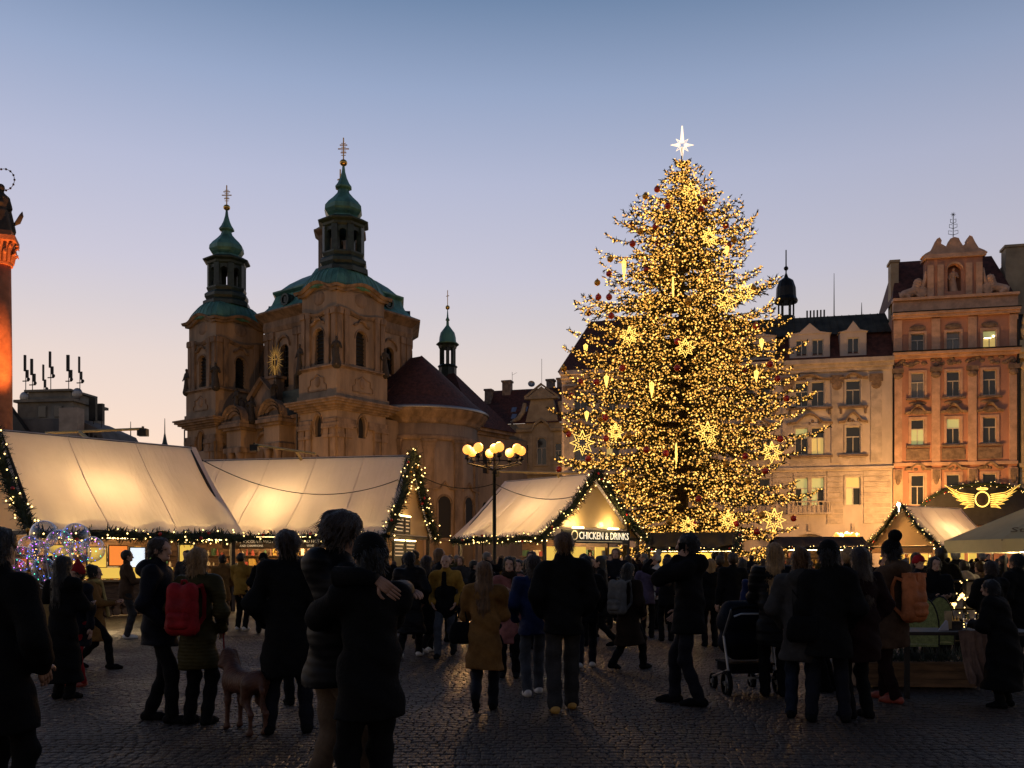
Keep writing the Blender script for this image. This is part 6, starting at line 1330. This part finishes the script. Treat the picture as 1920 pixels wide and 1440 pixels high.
p28 = person('person with messy light bun, grey jacket and thick scarf', 1502, 9.3, 1.69, -22, 'stand', ('pocket', 'pocket'), 'grey', .6, 1.15, trousers='jeans', hair='ginger', style='bun', scarf='grey', hood=True, vox=fine)
handbag(pw(p28, .05, -.26, .82), R(-10), CLOTH['black'], 'black shoulder bag on the back of the grey jacket', (.16, .05, .15), (-.1, .1, .5))
p29 = person('broad person in black beanie and dark jacket, one bare hand hanging', 1553, 9.1, 1.74, -14, 'wide', ('pocket', 'down'), 'black', .66, 1.25, trousers='navy', hat=('black', 'b'), vox=fine)
person('person in pale pink woollen hat behind the black beanie', 1556, 11.2, 1.74, 60, 'stand', ('up', 'down'), 'black', .7, hat=('pink', 'b'), hair='brown', style='bob', vox=.02)
p29b = person('person in dark maroon jacket shoulder to shoulder with the black beanie', 1612, 9.3, 1.7, 18, 'stand', ('pocket', 'pocket'), 'maroon', .6, 1.25, trousers='black', hair='brown', style='long', vox=fine)
person('fair haired person glimpsed behind the maroon jacket', 1590, 12, 1.72, 15, 'stand', ('pocket', 'pocket'), 'black', .7, hair='blond', style='short', vox=.022)
p30 = person('person in beige coat and bobble hat wearing an orange roll top backpack', 1672, 10.4, 1.77, 34, 'step', ('pocket', 'pocket'), 'taupe', .6, 1.12, trousers='maroon', shoes='red', hat=('black', 'pom'), hair='black', hood=True, vox=fine)
backpack(p30, cl('orange_canvas', (.55, .17, .06), .6), 'orange roll top backpack on the person in the beige coat', True, (.16, .085, .24), 1.16)
# right edge
person('big person in black with back turned beyond the table end', 1858, 12.4, 1.56, 10, 'wide', ('front', 'front'), 'black', .4, 1.3, vox=.02, hair='brown')
person('tall dark person standing beyond the heart light barrier', 1908, 13.0, 1.66, 25, 'stand', ('pocket', 'pocket'), 'black', .4, 1.3, vox=.02, hair='black')
person('person in white hooded jacket behind the fairy light fence', 1808, 15.5, 1.56, -10, 'stand', ('pocket', 'pocket'), 'white', .7, 1.15, hair='black', hood=True, vox=.022)
person('person in cream jacket next to the white hooded jacket', 1838, 15.8, 1.55, 15, 'stand', ('pocket', 'pocket'), 'beige', .7, 1.15, hair='brown', hood=True, vox=.022)
person('person facing us in black holding a yellow cup near the orange backpack', 1752, 13.5, 1.62, 175, 'stand', ('front', 'front'), 'black', .6, 1.1, hair='black', style='bob', vox=.02)
person('person in red cap in the crowd at the stall beside the parasol', 1722, 15.2, 1.63, 190, 'stand', ('down', 'down'), 'navy', .7, hat=('red', 'cap'), vox=.022)
person('hunched person in black coat at the right end of the cafe table', 1884, 10.0, 1.36, 40, 'wide', ('front', 'front'), 'black', .25, 1.5, hair='black', vox=.018, lean=(0, .25))
# vendors behind the counters
for st_o, lx_, ly_, lab, co in ((SA, 2.9, -.9, 'vendor in cream apron behind the log front counter', 'white'), (SB, 5.2, -.8, 'vendor in red top behind the hot chocolate counter', 'red'), (SB, 2.6, -.8, 'vendor in grey top behind the hot chocolate counter', 'grey'), (SC_, 4.6, .6, 'vendor in cream apron inside the chicken and drinks stall', 'white'), (SD, 1.2, -.6, 'vendor in mustard top inside the stall beside the parasol', 'mustard')):
    w_ = lw(st_o, lx_, ly_, 0); person(lab, 0, w_.y, 1.74, 170, 'stand', ('front', 'front'), co, .7, x=w_.x, vox=.028, hair='brown')
# crowd: templates copied with other clothes
tmpl = []
for k, (st, ar, lg, hr, cln) in enumerate((('short', ('pocket', 'pocket'), 'stand', 'black', .75), ('long', ('front', 'pocket'), 'stand', 'brown', .6), ('bob', ('front', 'front'), 'step', 'ginger', .5), ('short', ('down', 'pocket'), 'walk', 'brown', .7), ('bun', ('pocket', 'down'), 'stand', 'black', .65), ('short', ('photo', 'photo'), 'stand', 'grey', .75))):
    P = person('crowd', -3000+k*40, 40, 1.75, 0, lg, ar, 'black', cln, 1.12, hair=hr, style=st, vox=.032); PEOPLE.pop(); tmpl.append(P)
coats = ['black', 'navy', 'brown', 'grey', 'maroon', 'black', 'taupe', 'black', 'navy', 'olive', 'black', 'camel']
spots = []
rs = random.Random(21)
for x0, x1, n, d0, d1 in ((90, 130, 2, 12, 15), (735, 860, 9, 17.5, 30), (860, 1010, 8, 17.5, 31), (1085, 1165, 6, 17.5, 26), (1165, 1290, 7, 22, 34), (1310, 1420, 6, 20, 36), (1420, 1660, 9, 16, 40), (1690, 1910, 14, 14, 40), (560, 730, 5, 18, 29), (330, 430, 3, 18, 23)):
    for k in range(n): spots.append((x0+(x1-x0)*(k+rs.uniform(.15, .85))/n, rs.uniform(d0, d1)))
def where(px, d):
    a = 'log front stall' if px < 350 else 'beer stall' if px < 860 else 'chicken stall' if px < 1200 else 'low dark stall' if px < 1420 else 'parasol stall'
    return a
used = {}
for px, d in spots:
    k = rs.randrange(6); cn_ = rs.choice(coats); P = copy_tree(tmpl[k]); h = rs.uniform(1.55, 1.86); f_ = rs.choice((0, 0, 15, -20, 180, 165, 90, -90, 40))
    P.location = (gx(px, d), d, .01); P.rotation_euler = (0, 0, R(f_+rs.uniform(-15, 15))); P.scale = (h/1.75*rs.uniform(.95, 1.1), h/1.75, h/1.75)
    for ch in P.children:
        if ch.name.startswith('coat'): ch.material_slots[0].link = 'OBJECT'; ch.material_slots[0].material = CLOTH[cn_]
    hairn = ('cropped black', 'long brown', 'light bobbed', 'short brown', 'black bunned', 'grey')[k]
    tag(P, hairn+' haired person, '+('back turned', 'side on', 'facing us')[0 if abs(f_) < 60 else 1 if abs(f_) < 120 else 2]+', '+cn_+' coat, near the '+where(px, d), 'person', 'crowd before the stalls')
for P in tmpl:
    for ch in list(P.children): bpy.data.objects.remove(ch)
    bpy.data.objects.remove(P)
# ------------------------------------------------------------------ dog on a lead
rust = mat('russet_short_fur', (.085, .027, .011), .6, .2, 6, .2, 60)
dd_ = 8.55; DS = 1.0; s = SDF(.04)
s.cone((0, .22, .56), (0, -.05, .55), .15, .125, (1.1, 1, 1)).cone((0, -.05, .56), (0, -.28, .58), .115, .125, (1.1, 1, 1)).cone((0, .27, .62), (0, .37, .78), .1, .075)   # deep chest, tucked belly, neck
s.ell((0, .4, .83), (.07, .09, .075)).cone((0, .45, .82), (0, .56, .78), .05, .038)
for sx in (-1, 1):
    s.cone((sx*.065, .37, .86), (sx*.095, .38, .72), .024, .042, (1.3, .8, 1))
    s.cone((sx*.075, .26, .55), (sx*.075, .25, .33), .055, .034).cone((sx*.075, .25, .33), (sx*.075, .27, .06), .03, .023).cone((sx*.075, .27, .04), (sx*.075, .31, .03), .03, .027)
    s.cone((sx*.075, -.27, .56), (sx*.085, -.2, .37), .085, .05).cone((sx*.085, -.2, .37), (sx*.085, -.34, .24), .042, .027).cone((sx*.085, -.34, .24), (sx*.085, -.32, .05), .024, .022).cone((sx*.085, -.32, .04), (sx*.085, -.27, .03), .03, .027)
s.cone((0, -.36, .63), (0, -.43, .5), .028, .022).cone((0, -.43, .5), (0, -.42, .26), .022, .01)
V, Fq = s.mesh(.012, lambda X, Y, Z: .002*np.sin(160*Z+90*Y)+.002*np.sin(130*Y+70*X)); dog = npmesh('dog', V, Fq, rust, None, True); dog.location = (gx(458, dd_), dd_, .012); dog.rotation_euler = (0, 0, R(42)); dog.scale = (.86, .82, .84)
tag(dog, 'russet short haired hunting dog standing beside the olive coat, rear towards us', 'dog')
MB().tube([(.075*math.cos(a), .32+.06*math.sin(a), .73+.03*math.sin(a)) for a in np.linspace(0, 6.283, 17)], .012, 6, False).build('collar', cl('red_strap', (.2, .02, .02)), dog)
a_ = Vector(dog.location)+Vector((-.2, .2, .6)); b_ = pw(p7, .2, .15, .95)
tag(MB().tube([a_.lerp(b_, k/12)-Vector((0, 0, .5*(k/12)*(1-k/12)*4*.6))-a_ for k in range(13)], .008, 5).build('dog_lead', cl('red_strap', 0), None, loc=a_), 'thin red lead from the dog to the olive coat', 'lead')
# ------------------------------------------------------------------ stroller
sd = 11.2; st_ = empty('stroller', (gx(1396, sd), sd, 0), R(8), 'black stroller with hood up and silver frame beside the quilted puffer', 'stroller')
hood = SDF(.05); hood.cone((-.17, 0, .62), (.17, 0, .62), .16, .16).cone((-.17, .02, .86), (.17, .02, .86), .17, .17).cone((-.15, .06, .98), (.15, .06, .98), .13, .13).cone((-.12, -.02, .5), (.12, -.02, .5), .1, .1); V, Fq = hood.mesh(.018); npmesh('hood', V, Fq, CLOTH['navy'], st_, True)
for sx in (-1, 1): MB().tube([(sx*.29, -.22, .3), (sx*.3, -.1, .7), (sx*.28, -.3, 1.02)], .016, 8).tube([(sx*.29, -.22, .3), (sx*.27, .35, .16)], .016, 8).build('frame_tube', steel, st_)
MB().tube([(-.28, -.3, 1.02), (-.2, -.34, 1.05), (.2, -.34, 1.05), (.28, -.3, 1.02)], .02, 8).build('handlebar', CLOTH['black'], st_)
MB().tube([(-.2, -.17, .93), (-.12, -.185, .96), (.12, -.185, .96), (.2, -.17, .93)], .012, 6).build('reflective_trim', mat('reflective_tape', (.6, .62, .65), .3, 0), st_)
MB().box(-.25, .25, -.25, .25, .26, .36).box(-.27, .27, -.27, .27, .36, .38).build('basket', CLOTH['black'], st_); MB().box(-.26, .26, -.285, -.27, .2, .225).build('axle_bar', steel, st_)
for sx, sy, r_ in ((-.32, -.25, .15), (.32, -.25, .15), (-.25, .38, .1), (.25, .38, .1)):
    w = MB(); w.M = Matrix.Translation((sx, sy, r_)) @ Matrix.Rotation(R(90), 4, 'Y'); w.lathe([(r_*.75, -.025), (r_, -.02), (r_, .02), (r_*.75, .025)], 20, cap=False); wo = w.build('wheel', CLOTH['black'], st_)
    w = MB(); w.M = Matrix.Translation((sx, sy, r_)) @ Matrix.Rotation(R(90), 4, 'Y'); w.lathe([(.03, -.03), (.03, .03)], 10)
    for k in range(5): w.box(-.012, .012, 0, r_*.8, -.008, .008); w.M = w.M @ Matrix.Rotation(R(72), 4, 'Z')
    w.build('rim', steel, wo)
# ------------------------------------------------------------------ outdoor tables at the right
td = 10.9
pb = empty('planter_box', (gx(1708, 11.6), 11.6, 0), R(-4), 'long wooden planter box on the cobbles behind the red shoes', 'planter')
bx_m = mat('planter_wood', (.2, .11, .05), .7, .25, 3, .2, 10, stretch=(1, 6, 6))
for k in range(3): MB().box(-.72, .72, -.2, -.17, .04+.1*k, .135+.1*k).build('plank', bx_m, pb)
MB().box(-.72, .72, -.165, .2, .04, .33).box(-.7, .7, -.15, .18, .33, .345).build('box', bx_m, pb)
pl_ = MB(); rs = random.Random(3)
for k in range(320):
    c = Vector((rs.uniform(-.66, .66), rs.uniform(-.14, .17), .34)); d = Vector((rs.gauss(0, .5), rs.gauss(0, .5), 1)).normalized(); w = d.orthogonal().normalized()*.014; e = c+d*rs.uniform(.08, .24); pl_.poly((c-w, c+w, e+w*.3, e-w*.3))
pl_.build('evergreen', garland_m, pb, kind='stuff')
tb = empty('table', (gx(1806, td), td, 0), R(-3), 'dark cafe table with wine glasses and menu stand', 'table')
MB().box(-.85, .75, -.35, .35, .74, .78).build('table_top', darkwood, tb)
for sx in (-.75, .65):
    for sy in (-.28, .28): MB().box(sx-.025, sx+.025, sy-.025, sy+.025, 0, .74).build('leg', iron, tb)
rat = mat('green_rattan', (.3, .33, .1), .7, .2, 20, .5, 60)
def chair(px, d, rz, label):
    o = empty('cafe_chair', (gx(px, d), d, 0), rz, label, 'chair'); b = MB()
    prof = [(.2*math.cos(a), .2+.42*math.sin(a)) for a in np.linspace(0, math.pi, 13)]; b.prism([(x, -.2, .48+z) for x, z in [(-.2, 0), (.2, 0)]+prof], (0, .025, 0)); b.build('backrest', rat, o)
    MB().tube([(x*1.03, -.19, .48+z) for x, z in [(.2, -.48)]+prof+[(-.2, -.48)]], .014, 6).build('frame', iron, o); MB().box(-.2, .2, -.2, .22, .44, .47).build('seat', rat, o)
    for sx in (-.18, .18): MB().tube([(sx, .2, .44), (sx, .23, 0)], .013, 6).build('leg', iron, o)
    return o
chair(1722, 12.6, R(-8), 'rattan cafe chair nearer the planter, rounded woven back'); chair(1748, 12.9, R(4), 'rattan cafe chair nearer the wine glasses, rounded woven back')
V, Fq = cloth((-.16, 0, .8), (.16, 0, .8), (.2, -.1, .12), (-.08, -.1, .22), 24, 14, 71, .03, .03); o = npmesh('blanket', V, Fq, cl('blanket', (.3, .2, .16)), None, True); o.location = (gx(1822, 10.5), 10.5, 0); tag(o, 'pale blanket hanging down over the front edge of the cafe table', 'blanket')
wine = bpy.data.materials.new('clear_glass'); wine.use_nodes = True; b = wine.node_tree.nodes['Principled BSDF']; b.inputs['Transmission Weight'].default_value = 1; b.inputs['Roughness'].default_value = .03; b.inputs['IOR'].default_value = 1.3
amber = mat('amber_drink', (.6, .3, .05), .2, 0, emit=(1, .5, .1), estr=.05)
for px, lab in ((1812, 'nearly empty stemmed wine glass on the cafe table'), (1833, 'stemmed glass of amber wine on the cafe table')):
    o = empty('wine_glass', (gx(px, td-.1), td-.1, .78), 0, lab, 'glass'); MB().lathe([(.034, 0), (.034, .004), (.005, .008), (.005, .08), (.02, .09), (.038, .13), (.038, .15), (.032, .2)], 16, cap=False).build('bowl', wine, o, True); MB().lathe([(.002, .092), (.03, .115), (.035, .13 if px > 1820 else .12)], 14).build('wine', amber, o, True)
o = empty('menu_stand', (gx(1778, td), td, .78), R(20), 'small cream menu stand on the cafe table', 'menu'); MB().box(-.05, .05, -.01, .01, 0, .22).build('card', mat('menu_card', (.5, .34, .16), .6, .2, 12), o); MB().box(-.055, .055, -.03, .03, 0, .015).build('foot', iron, o)
o = empty('bottle_caddy', (gx(1795, td), td+.05, .78), 0, 'small caddy with amber bottles on the cafe table', 'caddy'); MB().box(-.06, .06, -.05, .05, 0, .1).build('tray', darkwood, o)
for x in (-.035, .0, .035): MB().lathe([(.015, .01), (.015, .1), (.006, .13), (.006, .16)], 10, (x, 0, 0)).build('bottle', amber, o, True)
o = MB().prism([(-.06, 0, 0), (.06, 0, 0), (.05, 0, .11), (.03, 0, .12)], (0, .02, 0)).build('napkin', mat('white_napkin', (.55, .52, .55), .8, .1, 9), None, loc=(gx(1762, td), td-.1, .78)); tag(o, 'folded white napkin on the cafe table near the rattan chairs', 'napkin')
# barrier with heart lights
fd = 14.2; fe = empty('light_barrier', (gx(1770, fd), fd, 0), R(6), 'black barrier hung with glowing heart lights behind the cafe table', 'barrier')
Lf = gx(1935, fd)-gx(1770, fd)
for k in range(5): MB().tube([(Lf*k/4, 0, 0), (Lf*k/4, 0, 1.3)], .03, 8).build('post', iron, fe)
for z in (.35, .85, 1.28): MB().tube([(0, 0, z), (Lf, 0, z)], .022, 6).build('rail', iron, fe)
hl = mat('heart_light', (1, .7, .3), .4, 0, emit=(1, .6, .2), estr=4.5)
def heart(c, r_):
    mb = MB(); mb.prism([(c[0]+r_*(16*math.sin(t)**3)/16, c[1]-.015, c[2]+r_*(13*math.cos(t)-5*math.cos(2*t)-2*math.cos(3*t)-math.cos(4*t))/16) for t in np.linspace(0, 2*math.pi, 15)[:-1]][::-1], (0, .03, 0)); return mb
rs = random.Random(8)
for k in range(22):
    x = Lf*k/21; z = 1.12-.16*abs(math.sin(k*.75))+rs.uniform(-.05, .05); heart((x, -.06, z), .034).build('heart_lamp', hl, fe)
bw = MB().tube([(Lf*k/21, -.05, 1.2-.16*abs(math.sin(k*.75))) for k in range(22)], .006, 4); bw.build('wire', iron, fe)
bu = MB()
for k in range(70): bu.octa((rs.uniform(0, Lf), -.04, rs.uniform(.4, 1.3)), .011)
bu.build('fairy_bulbs', bulb_m, fe, kind='stuff')
# parasol
pd = 15.0; pc = at(2010, 945, pd); ps = empty('parasol', (pc.x, pd, 0), R(8), 'large cream parasol with printed lettering at the right edge', 'parasol')
can = mat('cream_parasol_canvas', (.62, .52, .3), .8, .1, 2, trans=.4)
n = 8; rim = [(1.9*math.cos(2*math.pi*k/n+.39), 1.9*math.sin(2*math.pi*k/n+.39), 1.92) for k in range(n)]
cv = MB()
for k in range(n):
    a, b = rim[k], rim[(k+1) % n]; cv.poly((a, b, (0, 0, 2.75))); cv.poly(((a[0], a[1], a[2]-.2), (b[0], b[1], b[2]-.2), b, a)); cv.poly((b, a, (0, 0, 2.742)))
cv.build('canopy', can, ps); MB().tube([(0, 0, 0), (0, 0, 2.8)], .035, 10).build('pole', iron, ps)
for k in range(n): MB().tube([(0, 0, 2.7), (rim[k][0], rim[k][1], 1.9)], .012, 5).build('rib', wood, ps)
ink = mat('brown_print', (.2, .11, .03), .8, 0)
aa = Vector(rim[4]); bb = Vector(rim[5]); mid = (aa+bb)/2; apx = Vector((0, 0, 2.75)); ex = (bb-aa).normalized(); ez = (apx-mid).normalized(); nn = ex.cross(ez)
tx = text_obj('Staropramen', .25, ink, ps, (0, 0, 0), (0, 0, 0), 'printed_lettering', .001); tx.matrix_local = Matrix.Translation(mid+ez*.3+nn*.012) @ Matrix((ex, ez, nn)).transposed().to_4x4()
rg = MB(); rg.tube([(-.78+.13*math.cos(t), .08+.15*math.sin(t), .004) for t in np.linspace(.3, 5.6, 15)], .012, 5); rg.tube([(-.68, -.12, .004), (.7, -.08, .004)], .01, 5); q = rg.build('printed_flourish', ink, ps); q.matrix_local = tx.matrix_local.copy()
# heaters / lamps under the parasol
cold = mat('white_spot_lamp', (1, 1, 1), .4, 0, emit=(1, .86, .62), estr=14)
for px, py, d in ((1886, 1026, 17), (1917, 1030, 16)):
    c = at(px, py, d); o = empty('lamp_post', (c.x, d, 0), 0, 'white spot lamp on a thin post under the parasol, ' + ('post nearer the stall' if px < 1900 else 'post at the barrier end'), 'lamp'); MB().tube([(0, 0, 0), (0, 0, c.z-.05)], .02, 7).build('post', iron, o); MB().ball((0, 0, c.z), .06, 12, 8).build('bulb', cold, o, True); point('lamp_light', (0, -.15, c.z), 45, (1, .75, .4), .08, o)
c = lw(SD, -.3, 0, 5.25); o = MB().ball((0, 0, 0), .12, 10, 7).tube([(0, 0, -.5), (0, 0, 0)], .02, 5).build('ridge_lamp', cold, None, loc=c); tag(o, 'white lamp on the ridge tip of the stall beside the parasol', 'lamp')
# ------------------------------------------------------------------ winged sign on dark arch
ad = 71.; ar = empty('arched_gate', (gx(1842, ad), ad, 0), R(-8), 'dark arched gate with fir garland behind the parasol stall', 'gate')
arc = [(4.7*math.cos(t), 5.0+2.35*math.sin(t)) for t in np.linspace(0, math.pi, 21)]
MB().prism([(x, 0, z) for x, z in arc]+[(-4.7, 0, 4.3), (4.7, 0, 4.3)], (0, .4, 0)).build('arch_panel', mat('dark_gate_paint', (.03, .028, .03), .6, .2, 2), ar)
for sx in (-4.4, 4.4): MB().box(sx-.2, sx+.2, 0, .4, 0, 4.4).build('post', darkwood, ar)
ga_ = [Vector(ar.location)+Vector((x*math.cos(R(-8)), x*math.sin(R(-8))-.2, z+.05)) for x, z in arc]; garland(ga_, 'lit fir garland over the dark arched gate', .24, 110, 6, seed=77)
sg_ = empty('winged_sign', at(1842, 936, 69.8), R(-8), 'glowing yellow angel wings with ring and halo on the dark arch', 'sign')
MB().tube([(.5*math.cos(t), 0, .56*math.sin(t)) for t in np.linspace(0, 2*math.pi, 29)], .045, 7, False).build('ring', neon_m, sg_, True); MB().tube([(.38*math.cos(t), .0, .78+.07*math.sin(t)) for t in np.linspace(0, 2*math.pi, 19)], .035, 6, False).build('halo', neon_m, sg_, True)
bp_ = SDF(.05).ell((0, .1, 0), (.48, .1, .54)).mesh(.06); npmesh('centre_boss', *bp_, darkwood, sg_, True)
for sx in (-1, 1):
    wg_ = MB()
    for j in range(6):
        L = 2.15-.28*j; z0 = .35-.16*j; tip = (sx*(.55+L), 0, .95-.33*j+(.15 if j == 0 else 0)); base_ = (sx*.58, 0, z0)
        m1 = (sx*(.55+L*.5), 0, z0+.08+.05*(5-j)*.3); m2 = (sx*(.55+L*.55), 0, z0-.14+.05*(5-j)*.25)
        wg_.tube([base_, m1, tip, m2, (sx*.6, 0, z0-.12)], .026, 6)
        wg_.tube([(sx*.7, 0, z0-.05), ((m1[0]+m2[0])/2, 0, (m1[2]+m2[2])/2), ((tip[0]*.75+m2[0]*.25), 0, tip[2]*.75+m2[2]*.25)], .013, 5)
    wg_.build('wing', mat('led_wing_yellow', (.9, .7, .3), .4, 0, emit=(1, .6, .1), estr=1.5), sg_, True)
